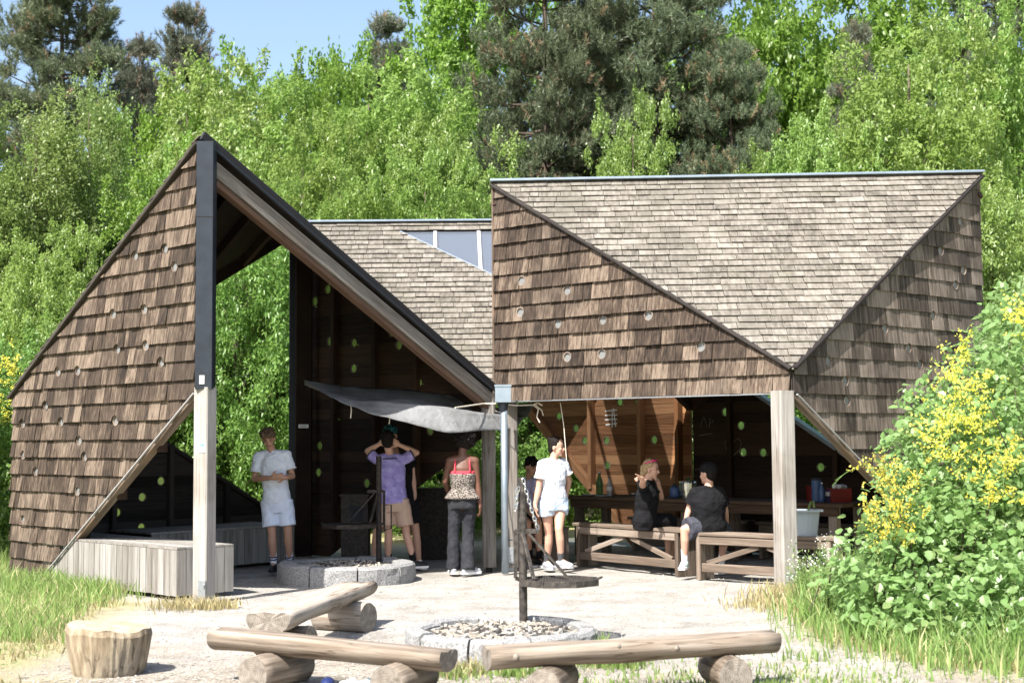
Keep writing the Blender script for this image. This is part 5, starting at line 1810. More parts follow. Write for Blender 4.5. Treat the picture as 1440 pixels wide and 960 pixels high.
def person(label, J, look, skin, hair, clothes, k=1.0, curl=0.5, point=None, palms=None, group=None):
    """J: joints in the world - head, neck, sL sR (shoulders), eL eR, wL wR, hL hR (hips), kL kR, aL aR, tL tR (toes); L is picture-left"""
    root = Vector(((J['hL'].x + J['hR'].x) / 2, (J['hL'].y + J['hR'].y) / 2, 0))
    hipc, shc = (J['hL'] + J['hR']) / 2, (J['sL'] + J['sR']) / 2
    up = (shc - hipc)
    LT = up.length
    up.normalize()
    def fr(side, u):
        r_ = side - u * side.dot(u)
        r_.normalize()
        return r_, u.cross(r_)
    rs, fs_ = fr(J['sR'] - J['sL'], up)
    rh, fh = fr(J['hR'] - J['hL'], up)
    wide = clothes.get('wide', 1.0)
    fem = clothes.get('fem', 0.0)
    prof = [(-0.24, 0.085, 0.075), (-0.12, 0.150 + 0.01 * fem, 0.112), (0.04, 0.168 + 0.012 * fem, 0.118), (0.30, 0.140 - 0.018 * fem, 0.100), (0.58, 0.152 - 0.012 * fem, 0.112), (0.82, 0.162 - 0.012 * fem, 0.110), (0.97, 0.135, 0.085), (1.06, 0.075, 0.062)]
    def ring(t, w, dpt, inf=0.0):
        m_ = max(0, min(1, t))
        r_ = rh.lerp(rs, m_).normalized()
        f_ = fh.lerp(fs_, m_).normalized()
        return (hipc + up * (LT * t), r_ * (w * k * wide + inf), f_ * (dpt * k * wide + inf))
    def interp(t):
        for i in range(len(prof) - 1):
            if prof[i][0] <= t <= prof[i + 1][0]:
                q = (t - prof[i][0]) / (prof[i + 1][0] - prof[i][0])
                return prof[i][1] + (prof[i + 1][1] - prof[i][1]) * q, prof[i][2] + (prof[i + 1][2] - prof[i][2]) * q
        return prof[-1][1:] if t > 0 else prof[0][1:]
    B = Body()
    B.loft([ring(*p) for p in prof])
    # head, facing 'look'
    f = Vector(look).normalized()
    hu = (J['head'] - J['neck'])
    hu = Vector((0, 0, 1)) * 0.8 + hu.normalized() * 0.4
    hu = (hu - f * hu.dot(f)).normalized()
    hr = f.cross(hu)
    H = J['head']
    B.ell(H + hu * 0.02 * k, (hr * 0.074 * k, f * 0.094 * k, hu * 0.098 * k))
    B.ell(H - hu * 0.05 * k + f * 0.028 * k, (hr * 0.056 * k, f * 0.062 * k, hu * 0.068 * k))
    B.ell(H - hu * 0.098 * k + f * 0.062 * k, (hr * 0.026 * k, f * 0.024 * k, hu * 0.02 * k))
    B.cap(H + f * 0.090 * k - hu * 0.0 * k, H + f * 0.104 * k - hu * 0.034 * k, 0.010 * k, 0.0155 * k)
    for s_ in (-1, 1):
        B.ell(H + hr * (0.076 * k * s_) - hu * 0.018 * k - f * 0.008, (hr * 0.010 * k, f * 0.020 * k, hu * 0.032 * k))
        B.ell(H + hr * (0.034 * k * s_) - hu * 0.03 * k + f * 0.066 * k, (hr * 0.024 * k, f * 0.02 * k, hu * 0.022 * k))
    B.cap(shc + up * 0.0, J['neck'], 0.062 * k, 0.054 * k)
    B.cap(J['neck'], H - hu * 0.05 * k - f * 0.012, 0.054 * k, 0.052 * k)
    for s_ in 'LR':
        sh_, e_, w_ = J['s' + s_], J['e' + s_], J['w' + s_]
        B.cap(shc + up * 0.02, sh_ + up * 0.0, 0.065 * k, 0.054 * k)
        B.cap(sh_, sh_.lerp(e_, 0.45), 0.054 * k * wide ** 0.5, 0.047 * k * wide ** 0.5)
        B.cap(sh_.lerp(e_, 0.45), e_, 0.047 * k * wide ** 0.5, 0.038 * k)
        B.cap(e_, e_.lerp(w_, 0.35), 0.039 * k, 0.039 * k)
        B.cap(e_.lerp(w_, 0.35), w_, 0.039 * k, 0.026 * k)
        hd, hn, hs, hc, hp = (palms or {}).get(s_, (None, None, None, None, False))
        d_ = hd if hd is not None else (w_ - e_).normalized()
        hand(B, w_, d_, hn if hn is not None else -rs * (1 if s_ == 'R' else -1) + fs_ * 0.2, hs or (1 if s_ == 'R' else -1), hc if hc is not None else curl, bool(hp), k)
        h_, kn, an = J['h' + s_], J['k' + s_], J['a' + s_]
        B.cap(h_, h_.lerp(kn, 0.5), 0.086 * k * wide, 0.073 * k * wide)
        B.cap(h_.lerp(kn, 0.5), kn, 0.073 * k * wide, 0.052 * k)
        calf = kn.lerp(an, 0.32)
        bk = (fh * -0.012) if (kn - an).z > 0.2 else Vector()
        B.cap(kn, calf + bk, 0.051 * k, 0.054 * k)
        B.cap(calf + bk, an, 0.054 * k, 0.033 * k)
        B.cap(an, J['t' + s_].lerp(an, 0.35), 0.033 * k, 0.028 * k)
    body = B.build('person', skin, root, 0.0075, 3)
    body.location = root
    tag(body, label, 'person', group)
    P = body
    # face
    for s_ in (-1, 1):
        e_ = Body().mb
        e_.ball(H + hr * (0.031 * k * s_) + hu * 0.004 * k + f * 0.086 * k - root, (0.0085 * k,) * 3, 8, 6)
        e_.build('eye', 'eye_dark', P, True, False)
        e_ = MB()
        e_.bar(H + hr * (0.016 * k * s_) + hu * 0.026 * k + f * 0.096 * k - root, H + hr * (0.046 * k * s_) + hu * 0.026 * k + f * 0.083 * k - root, 0.008, 0.005)
        e_.build('eyebrow', hair['mat'], P, False, False)
    e_ = MB()
    e_.ball(H - hu * 0.064 * k + f * 0.088 * k - root, (0.012 * k, 0.012 * k, 0.008 * k), 8, 5)
    e_.ball(H - hu * 0.064 * k + f * 0.084 * k + hr * 0.016 * k - root, (0.01 * k, 0.01 * k, 0.006 * k), 8, 5)
    e_.ball(H - hu * 0.064 * k + f * 0.084 * k - hr * 0.016 * k - root, (0.01 * k, 0.01 * k, 0.006 * k), 8, 5)
    tag(e_.build('lips', 'lip', P, True, False), kind='stuff')
    # hair
    Hb = Body()
    hl = hair.get('len', 0.0)
    Hb.ell(H + hu * 0.040 * k - f * 0.022 * k, (hr * 0.084 * k, f * 0.094 * k, hu * 0.094 * k))
    Hb.ell(H - hu * 0.012 * k - f * 0.052 * k, (hr * 0.076 * k, f * 0.056 * k, hu * 0.085 * k))
    r_ = random.Random(len(label))
    if hair.get('kind') == 'curly':
        for _ in range(34):
            a, e2 = r_.uniform(0, 6.28), r_.uniform(0.0, 1.5)
            p = H + hu * 0.045 * k + (hr * math.cos(a) * math.cos(e2) * 0.085 + f * math.sin(a) * math.cos(e2) * 0.095 + hu * math.sin(e2) * 0.085) * k
            if (p - H).dot(f) > 0.05 and (p - H).dot(hu) < 0.055: continue
            Hb.cap(p, p + Vector((r_.uniform(-1, 1), r_.uniform(-1, 1), r_.uniform(-1, 1))) * 0.02, 0.02, 0.012, 7)
        for i in range(-2, 3):
            Hb.cap(H + hu * 0.10 * k + hr * 0.03 * i + f * 0.06, H + hu * 0.055 * k + hr * 0.033 * i + f * 0.094 * k, 0.02, 0.013, 7)
    if hair.get('kind') == 'afro':
        for _ in range(130):
            v = Vector((r_.gauss(0, 1), r_.gauss(0, 1), r_.gauss(0, 1))).normalized()
            p = H + hu * 0.03 + v * (hair.get('r', 0.125) * r_.uniform(0.88, 1.08))
            if (p - H).dot(f) > 0.045 and (p - H).dot(hu) < 0.05: continue
            Hb.cap(H - f * 0.03 + hu * 0.02, p, 0.06, 0.013, 7)
    if hair.get('kind') == 'bun':
        Hb.ell(H + hu * 0.085 * k - f * 0.085 * k, (hr * 0.045, f * 0.045, hu * 0.042))
    if hair.get('kind') == 'tail':
        Hb.cap(H + hu * 0.01 - f * 0.10, H - hu * 0.16 - f * 0.10, 0.035, 0.02)
    Hb.build('hair', hair['mat'], root, 0.007, 1, P, 0.012)
    if hair.get('cap'):
        C_ = Body()
        C_.ell(H + hu * 0.062 * k - f * 0.012, (hr * 0.096 * k, f * 0.112 * k, hu * 0.085 * k))
        if hair.get('brim'):
            C_.ell(H + hu * 0.055 * k + f * 0.125 * k, (hr * 0.075, f * 0.06, hu * 0.008))
        C_.build('cap', hair['cap'], root, 0.008, 1, P)
    # top
    c = clothes
    if c.get('top'):
        T = Body()
        lo, hi = c.get('hem', -0.18), c.get('neckline', 1.055)
        rg = []
        for i in range(9):
            t = lo + (hi - lo) * i / 8
            w_, d2 = interp(max(t, -0.1))
            w_ = max(w_, (0.150 if t < 0.3 else 0) + 0.0) if c.get('loose', True) else w_
            rg.append(ring(t, w_, d2, 0.026 if t < 0.9 else 0.020))
        T.loft(rg)
        if c.get('ruffle') is not None:
            a = ring(c['ruffle'], *interp(c['ruffle']), 0.02)
            w_, d2 = interp(lo)
            T.loft([a, ring(lo + 0.02, w_, d2, 0.055)], 40, 0.05)
        sl = c.get('sleeve', 0.0)
        if sl:
            for s_ in 'LR':
                sh_, e_ = J['s' + s_], J['e' + s_]
                T.cap(shc + up * 0.015, sh_ + up * 0.002, 0.072 * k, 0.066 * k, 12)
                T.cone(sh_ - (e_ - sh_).normalized() * 0.02, sh_.lerp(e_, sl), 0.067 * k, 0.071 * k * wide ** 0.5)
        T.build(c.get('topname', 'shirt'), c['top'], root, 0.010, 3, P, 0.022)
        if c.get('trim'):
            cc_, ca, cb = ring(1.02, *interp(1.02), 0.020)
            mt = MB()
            mt.tube([cc_ + ca * math.cos(t) + cb * math.sin(t) - root for t in [2 * math.pi * q / 20 for q in range(21)]], 0.011, 6, cap=False)
            mt.build('collar', c['trim'], P, True, False)
            for s_ in 'LR':
                sh_, e_ = J['s' + s_], J['e' + s_]
                ux = (e_ - sh_).normalized()
                q = sh_.lerp(e_, sl)
                x_ = ux.orthogonal().normalized()
                y_ = ux.cross(x_)
                mt = MB()
                mt.tube([q + (x_ * math.cos(t) + y_ * math.sin(t)) * 0.070 - root for t in [2 * math.pi * w2_ / 16 for w2_ in range(17)]], 0.010, 6, cap=False)
                mt.build('cuff', c['trim'], P, True, False)
    if c.get('straps'):
        w2 = Body()
        a = ring(0.745, *interp(0.745), 0.012)
        b2 = ring(0.66, *interp(0.66), 0.014)
        w2.loft([b2, a])
        for s_ in (-1, 1):
            p0 = hipc + up * (LT * 0.8) + rs * (0.088 * s_) - fs_ * 0.0
            for sd in (-1, 1):
                pts_ = [hipc + up * (LT * 0.74) + rs * (0.09 * s_) + fs_ * (0.108 * sd), hipc + up * (LT * 0.93) + rs * (0.088 * s_) + fs_ * (0.096 * sd), shc + up * 0.062 + rs * (0.085 * s_)]
                w2.cap(pts_[0], pts_[1], 0.011, 0.011, 7)
                w2.cap(pts_[1], pts_[2], 0.011, 0.011, 7)
        w2.build('strap_top', 'pink_strap', root, 0.008, 1, P)
    if c.get('bottom'):
        T = Body()
        wt = c.get('waist', 0.24)
        T.loft([ring(t, *interp(max(t, -0.12)), 0.022) for t in (-0.22, -0.08, 0.06, wt)])
        lg = c.get('leg', 0.9)
        for s_ in 'LR':
            h_, kn, an = J['h' + s_], J['k' + s_], J['a' + s_]
            if lg <= 1:
                T.cone(h_ + (h_ - kn).normalized() * 0.03, h_.lerp(kn, lg), 0.112 * k * wide, (0.098 + 0.012 * c.get('flare', 1)) * k * wide)
            else:
                T.cap(h_, kn, 0.102 * k * wide, 0.074 * k)
                T.cone(kn, an - (kn - an).normalized() * 0.035, 0.074 * k, 0.088 * k)
                T.cap(h_.lerp(kn, 0.8), kn.lerp(an, 0.2), 0.077 * k, 0.072 * k)
        T.build(c.get('botname', 'shorts'), c['bottom'], root, 0.010, 3, P, 0.018)
    for s_ in 'LR':
        an, to = J['a' + s_], J['t' + s_]
        kn = J['k' + s_]
        if c.get('sock'):
            sk_ = Body()
            q = an + (kn - an).normalized() * c.get('sockh', 0.12)
            sk_.cone(q, an, 0.046 * k, 0.039 * k)
            sk_.cap(an, an, 0.04, 0.04)
            sk_.build('sock', c['sock'], root, 0.009, 1, P)
            if c.get('stripe'):
                for hh in (0.055, 0.085):
                    sb = MB()
                    q2 = an + (kn - an).normalized() * hh
                    sb.tube([q2 - root, q2 + (kn - an).normalized() * 0.014 - root], 0.0485, 14)
                    sb.build('sock_stripe', c['stripe'], P, False, False)
        d_ = to - an
        d_.z = 0
        d_.normalize()
        g = Vector((an.x, an.y, max(0.0, an.z - 0.085)))
        so = Body()
        so.cap(g - d_ * 0.045 + Z * 0.048, g + d_ * 0.04 + Z * 0.055, 0.040, 0.046)
        so.cap(g + d_ * 0.04 + Z * 0.05, g + d_ * 0.155 + Z * 0.035, 0.046, 0.032)
        so.cap(an - Z * 0.01, g + Z * 0.05, 0.043, 0.045)
        so.build('shoe', c['shoe'], root, 0.008, 2, P)
        ss = MB()
        sd = Vector((-d_.y, d_.x, 0))
        pr = [(-0.092, 0.0), (-0.08, 0.034), (0.0, 0.036), (0.11, 0.05), (0.17, 0.04), (0.192, 0.0), (0.17, -0.04), (0.11, -0.05), (0.0, -0.036), (-0.08, -0.034)]
        vv = [g + d_ * a + sd * b2 + Z * z - root for z in (0.002, 0.028) for a, b2 in pr]
        n_ = len(pr)
        ss.add(vv, [tuple(range(n_)), tuple(reversed(range(n_, 2 * n_)))] + [((i + 1) % n_, i, n_ + i, n_ + (i + 1) % n_) for i in range(n_)])
        ss.build('sole', c.get('sole', 'sole_white'), P, False, False)
    return P

def joints(D, **k):
    """pixel readings -> world points; a third number shifts the depth"""
    return {n: at(v[0], v[1], D + (v[2] if len(v) > 2 else 0.0)) for n, v in k.items()}
def ground_to(J, toeL, toeR):
    for s_, t in (('L', toeL), ('R', toeR)):
        a = J['a' + s_]
        a.z = max(a.z, 0.085)
        d_ = Vector((t[0], t[1], 0)).normalized()
        J['t' + s_] = Vector((a.x, a.y, a.z - 0.05)) + d_ * 0.15
    return J

# boy in white by the back deck
D = 17.45
J = ground_to(joints(D, head=(377.5, 616, -0.04), neck=(382, 634, 0.0), sL=(363.5, 642), sR=(402.5, 640), eL=(358, 673, -0.02), eR=(411, 669, -0.02), wL=(381, 671.5, -0.2), wR=(401, 671, -0.2),
                        hL=(378, 706), hR=(401, 706), kL=(382.5, 749, -0.05), kR=(405, 747, -0.02), aL=(385, 793), aR=(408, 792, 0.1)), (0.0, -1), (0.25, -1))
person('boy in white T-shirt and white shorts looking down at his clasped hands', J, (0.12, -0.85, -0.42), 'skin_tan', dict(mat='hair_brown', kind='curly'),
       dict(wide=0.90, top='white_cotton', trim='white_cotton', sleeve=0.66, hem=-0.02, bottom='white_shorts', leg=0.80, flare=1.6, sock='sock_white', stripe='navy', sockh=0.15, shoe='shoe_black', sole='shoe_black'), 1.0,
       palms={'L': (Vector((0.9, -0.3, 0.12)), Vector((0, 1, 0.2)), 1, 0.9, False), 'R': (Vector((-0.9, -0.3, 0.05)), Vector((0, 1, 0.2)), 1, 0.9, False)})

# person in black behind the boy in purple
D = 18.1
J = ground_to(joints(D, head=(549, 612, 0.02), neck=(556, 636), sL=(544, 645), sR=(577, 645), eL=(541, 672), eR=(580, 668, -0.02), wL=(546, 690, -0.1), wR=(583, 692, -0.04),
                        hL=(553, 705), hR=(576, 705), kL=(530, 748, -0.08), kR=(585, 750, -0.03), aL=(526, 788, -0.0), aR=(589, 790, -0.03)), (-0.3, -1), (0.5, -1))
person('person in black with teal patterned headscarf half hidden behind the boy in purple', J, (-0.2, -0.95, -0.1), 'skin_light', dict(mat='hair_dark', cap='teal_print'),
       dict(top='black_cotton', sleeve=0.55, hem=-0.1, bottom='black_cotton', leg=0.7, flare=1.2, sock='sock_white', sockh=0.03, shoe='shoe_mint'), 1.0)

# boy in the purple jersey, hands behind his head
D = 17.75
J = ground_to(joints(D, head=(545, 620, 0.0), neck=(548, 637), sL=(530, 646), sR=(568, 645.5), eL=(517, 634, 0.05), eR=(586, 636, 0.05), wL=(533, 624.5, 0.0), wR=(562, 625.5, 0.0),
                        hL=(540.5, 706), hR=(564, 706), kL=(546.5, 748, 0.0), kR=(571, 748), aL=(546, 792), aR=(582, 789, -0.05)), (-0.2, 1), (0.9, 0.3))
person('boy in purple jersey and tan shorts seen from behind, hands raised to his head', J, (0.0, 1.0, -0.1), 'skin_light', dict(mat='hair_dark', kind='curly'),
       dict(top='purple_jersey', topname='jersey', trim='slate_cotton', sleeve=0.62, hem=-0.02, bottom='tan_cotton', leg=0.78, flare=1.3, sock='black_cotton', sockh=0.13, shoe='shoe_black'), 0.98,
       palms={'L': (Vector((0.75, -0.25, 0.5)), Vector((0.2, 1, 0)), -1, 0.5, False), 'R': (Vector((-0.75, -0.25, 0.5)), Vector((-0.2, 1, 0)), 1, 0.5, False)})
mb = MB()

# woman seen from behind
D = 17.15
J = ground_to(joints(D, head=(652.5, 619, 0.02), neck=(650.5, 636), sL=(633, 648), sR=(668, 648), eL=(626, 677, 0.02), eR=(671.5, 680), wL=(634, 700, 0.22), wR=(675, 709, -0.03),
                        hL=(641, 703), hR=(661, 703), kL=(638, 750), kR=(658, 750, 0.02), aL=(637.5, 796), aR=(658, 797, -0.08)), (-0.2, 1), (0.8, 0.6))
person('woman seen from behind in animal-print top with pink straps and charcoal trousers', J, (-0.05, 1.0, 0.0), 'skin_dark', dict(mat='hair_dark', kind='afro', r=0.138),
       dict(fem=1.0, wide=0.97, top='animal_print', topname='camisole', loose=False, sleeve=0, hem=0.02, neckline=0.68, ruffle=0.30, straps=True, bottom='charcoal_cotton', botname='trousers', leg=2.0, waist=0.25, shoe='shoe_grey'), 0.97,
       palms={'R': (Vector((0.1, 0, -1)), Vector((-1, 0.2, 0)), 1, 0.7, False)})

# girl in white standing by the tables
D = 17.55
J = ground_to(joints(D, head=(782.5, 628, 0.0), neck=(779, 643), sL=(762.5, 653, -0.08), sR=(792, 651, 0.08), eL=(757.5, 685, -0.1), eR=(800, 676, 0.14), wL=(752.5, 709, -0.14), wR=(797, 694, 0.2),
                        hL=(768, 706, -0.04), hR=(788, 705, 0.05), kL=(772, 749, 0.02), kR=(786, 744, -0.12), aL=(769, 790, 0.1), aR=(789, 788, -0.06)), (0.35, -0.9), (0.75, -0.65))
person('girl in white T-shirt and pale denim shorts standing and looking right', J, (0.93, -0.35, -0.05), 'skin_light', dict(mat='hair_dark', kind='bun'),
       dict(fem=1.0, top='white_cotton', trim='white_cotton', sleeve=0.60, hem=0.10, bottom='denim', leg=0.42, flare=1.0, sock='sock_grey', sockh=0.11, shoe='shoe_grey', sole='shoe_grey'), 0.97,
       palms={'L': (Vector((0.08, -0.05, -1)), Vector((1, 0.1, 0)), 1, 0.45, False)})

# crouching person behind the post
D = 18.75
J = ground_to(joints(D, head=(747, 655, -0.16), neck=(744, 672, -0.04), sL=(733, 679, 0.08), sR=(753, 679, -0.1), eL=(733, 705, 0.0), eR=(754, 704, -0.22), wL=(744, 720, -0.3), wR=(756, 722, -0.4),
                        hL=(737, 727, 0.06), hR=(749, 727, 0.0), kL=(742, 735, -0.42), kR=(757, 735, -0.45), aL=(745, 789, -0.36), aR=(759, 789, -0.42)), (0.4, -1), (0.4, -1))
person('seated person in lavender T-shirt bending forward beside the girl in white', J, (0.55, -0.7, -0.42), 'skin_tan', dict(mat='hair_dark', kind='curly'),
       dict(top='lavender_cotton', sleeve=0.6, hem=-0.08, bottom='black_cotton', leg=0.7, flare=1.0, sock='black_cotton', sockh=0.14, shoe='shoe_black'), 0.95)

# girl in black pointing
D = 17.2
J = ground_to(joints(D, head=(915.5, 659, 0.0), neck=(911, 675), sL=(904, 683, -0.14), sR=(918, 683, 0.12), eL=(904, 680, -0.40), eR=(930, 699, 0.2), wL=(904.5, 674.5, -0.60), wR=(925, 677, 0.05),
                        hL=(902, 733, -0.07), hR=(913, 733, 0.1), kL=(938, 735, 0.28), kR=(945, 734, 0.42), aL=(940, 790, 0.35), aR=(947, 788, 0.5)), (0.6, 0.8), (0.6, 0.8))
gp_ = person('girl in black dress on the left bench pointing towards the camera', J, (0.93, -0.3, -0.12), 'skin_light', dict(mat='hair_blond', kind='tail'),
       dict(fem=1.0, top='black_cotton', topname='dress', sleeve=0.5, hem=-0.12, bottom='black_cotton', botname='skirt', leg=0.95, flare=1.5, shoe='shoe_black', sole='shoe_black'), 0.95,
       palms={'L': (Vector((-0.75, -0.5, 0.42)), Vector((0.1, -0.3, -0.9)), 1, 0.9, True), 'R': (Vector((-0.5, -0.3, 0.8)), Vector((-0.6, 0, -0.3)), 1, 0.8, False)})
mb = MB()
hd_ = J['head']
fl = Vector((0.93, -0.3, -0.12)).normalized()
rl = fl.cross(Z).normalized()
for s_ in (-1, 1):
    mb.ball(hd_ + fl * 0.045 + Z * 0.105 + rl * (0.045 * s_) - gp_.location, (0.032, 0.035, 0.014), 8, 5)
    mb.bar(hd_ + fl * 0.04 + Z * 0.10 + rl * (0.075 * s_) - gp_.location, hd_ - fl * 0.06 + Z * 0.06 + rl * (0.085 * s_) - gp_.location, 0.008, 0.012)
sg_ = mb.build('sunglasses', 'sunglass_pink', None, False, False)
sg_.location = gp_.location
tag(sg_, 'pink sunglasses pushed up on the hair of the pointing girl', 'sunglasses')

# boy in black on the right bench, back to the camera
D = 16.55
J = ground_to(joints(D, head=(995.5, 666, 0.08), neck=(997, 682, 0.03), sL=(977, 692, -0.02), sR=(1013, 692, 0.04), eL=(969, 715, 0.04), eR=(1020, 718, 0.1), wL=(964, 733, 0.0), wR=(1022, 738, 0.3),
                        hL=(985, 741, 0.0), hR=(1007, 741, 0.05), kL=(962.5, 744, -0.08), kR=(1018, 752, 0.5), aL=(963, 789, 0.0), aR=(1014, 796, 0.5)), (-0.35, -0.95), (0.1, 1))
person('boy in black T-shirt and cap sitting on the right bench, back turned', J, (-0.72, 0.68, -0.05), 'skin_light', dict(mat='hair_dark', cap='black_cotton', brim=True),
       dict(wide=1.22, top='black_cotton', sleeve=0.72, hem=-0.12, bottom='slate_cotton', leg=0.85, flare=1.4, sock='sock_white', sockh=0.15, shoe='shoe_mint'), 0.97,
       palms={'L': (Vector((0.0, 0.25, -1)), Vector((1, 0.3, 0)), 1, 0.6, False)})
# ================================================================== vegetation
def np_mesh(name, V, tris, tint, mat, parent=None, extra=None):
    """big mesh straight from arrays: V (n,3), tris (m,3), tint (m,)"""
    me = bpy.data.meshes.new(name)
    me.vertices.add(len(V))
    me.vertices.foreach_set('co', np.ascontiguousarray(V, dtype=np.float32).ravel())
    m_ = len(tris)
    me.loops.add(m_ * 3)
    me.loops.foreach_set('vertex_index', np.ascontiguousarray(tris, dtype=np.int32).ravel())
    me.polygons.add(m_)
    me.polygons.foreach_set('loop_start', np.arange(0, m_ * 3, 3, dtype=np.int32))
    a = me.attributes.new('tint', 'FLOAT', 'FACE')
    a.data.foreach_set('value', np.ascontiguousarray(tint, dtype=np.float32))
    me.materials.append(MATS[mat])
    me.update()
    me.validate()
    o = bpy.data.objects.new(name, me)
    return link(o, parent)

def unit(a):
    return a / np.maximum(1e-9, np.linalg.norm(a, axis=1, keepdims=True))

def leaf_arrays(base, d_, n_, L, Wd, fold=0.25):
    """leaf as two folded triangles-pairs: base, left, tip, right"""
    s = unit(np.cross(d_, n_))
    n_ = np.cross(s, d_)
    k = len(base)
    L = L[:, None]
    Wd = Wd[:, None]
    mid_ = base + d_ * L * 0.45
    V = np.stack([base, mid_ + s * Wd * 0.5 + n_ * Wd * fold, base + d_ * L, mid_ - s * Wd * 0.5 + n_ * Wd * fold], 1).reshape(-1, 3)
    i = np.arange(k)[:, None] * 4
    T = np.concatenate([i + np.array([[0, 1, 2]]), i + np.array([[0, 2, 3]])], 1).reshape(-1, 3)
    return V, T

def shoots_in(rng, lobes, n, bias=0.45):
    """points in a union of ellipsoids, crowded towards the outside, with their outward direction"""
    vol = np.array([l[3] * l[4] * l[5] for l in lobes]) ** 0.75
    pick = rng.choice(len(lobes), n, p=vol / vol.sum())
    C_ = np.array([l[:3] for l in lobes])[pick]
    A_ = np.array([l[3:6] for l in lobes])[pick]
    u = unit(rng.normal(size=(n, 3)))
    r = rng.random(n) ** bias
    r *= 1 + 0.10 * rng.normal(size=n)
    P = C_ + u * A_ * r[:, None]
    return P, unit(u / A_)

def crown_leaves(rng, lobes, n_sh, per, L, Wd, sh_len, up=0.35, droop=0.0, flat=0.5, bias=0.45, dead=0.0):
    P, out = shoots_in(rng, lobes, n_sh, bias)
    keep = P[:, 2] > 0.15
    P, out = P[keep], out[keep]
    n_sh = len(P)
    sd = unit(out * 0.75 + np.array([0, 0, up]) + rng.normal(size=(n_sh, 3)) * 0.45)
    sl = sh_len * rng.uniform(0.5, 1.3, n_sh)
    st_ = rng.random(n_sh)
    t = rng.random((n_sh, per))
    base = P[:, None, :] + sd[:, None, :] * (t * sl[:, None])[:, :, None]
    base[:, :, 2] -= droop * t ** 2 * sl[:, None]
    base = base.reshape(-1, 3) + rng.normal(size=(n_sh * per, 3)) * sh_len * 0.17
    sdr = np.repeat(sd, per, 0)
    d_ = unit(sdr * 0.5 + rng.normal(size=base.shape) * 0.75 - np.array([0, 0, 0.25 + droop]))
    nn = unit(np.array([0, 0, 1.0]) * flat + np.repeat(out, per, 0) * 0.5 + np.array(SUN_DIR) * 0.9 + rng.normal(size=base.shape) * 0.5)
    k = len(base)
    V, T = leaf_arrays(base, d_, nn, L * rng.uniform(0.65, 1.25, k), Wd * rng.uniform(0.7, 1.2, k))
    tint = np.clip(np.repeat(st_, per) * 0.5 + rng.random(k) * 0.4, 0, 0.9)
    if dead:
        tint[rng.random(k) < dead] = 1.0
    return V, T, np.repeat(tint, 2), P

def trunk_mesh(rng, name, H, r0, tips, n_limb, mat, parent, lean=0.0, low=0.2):
    """tapered trunk with limbs reaching into the crown"""
    mb = MB()
    r = random.Random(int(rng.integers(1e6)))
    pts = []
    for i in range(9):
        t = i / 8
        pts.append(Vector((lean * t + 0.10 * H / 8 * noise.noise(Vector((t * 3, r0 * 9, 1))), 0.10 * H / 8 * noise.noise(Vector((t * 3, r0 * 9, 7))), H * t * 0.93)))
    mb.tube(pts, [r0 * (1.25 if i == 0 else 1) * (1 - 0.9 * i / 8) + 0.006 for i in range(9)], 8)
    idx = rng.choice(len(tips), min(n_limb, len(tips)), replace=False)
    for j in idx:
        p = Vector(tips[j])
        hz = min(p.z * r.uniform(0.45, 0.8), H * 0.85)
        hz = max(hz, H * low * 0.6)
        k = min(8, hz / (H * 0.93) * 8)
        i0 = int(min(7, k))
        a = pts[i0].lerp(pts[i0 + 1], k - i0)
        m_ = a.lerp(p, 0.5) + Vector((r.uniform(-.1, .1), r.uniform(-.1, .1), r.uniform(-0.05, 0.2))) * (p - a).length * 0.5
        ra = max(0.012, r0 * 0.42 * (1 - hz / H))
        mb.tube([a, a.lerp(m_, 0.5) + Vector((0, 0, 0.02)), m_, p], [ra, ra * 0.8, ra * 0.55, 0.006], 5, cap=False)
    return mb.build(name, mat, parent, smooth=True, world=False)

def lobes_round(rng, H, Rr, z0, n, squash=1.0):
    """main mass plus irregular bulges"""
    L = [(0, 0, z0 + (H - z0) * 0.48, Rr * 0.72, Rr * 0.72, (H - z0) * 0.47)]
    for _ in range(n):
        a = rng.uniform(0, 6.283)
        t = rng.uniform(0.08, 0.92)
        rad = Rr * math.sin(math.pi * (0.12 + 0.80 * t)) ** 0.7 * rng.uniform(0.45, 0.80)
        s = Rr * rng.uniform(0.26, 0.48)
        L.append((rad * math.cos(a), rad * math.sin(a), z0 + (H - z0) * t, s, s, s * rng.uniform(0.7, 1.2) * squash))
    return L

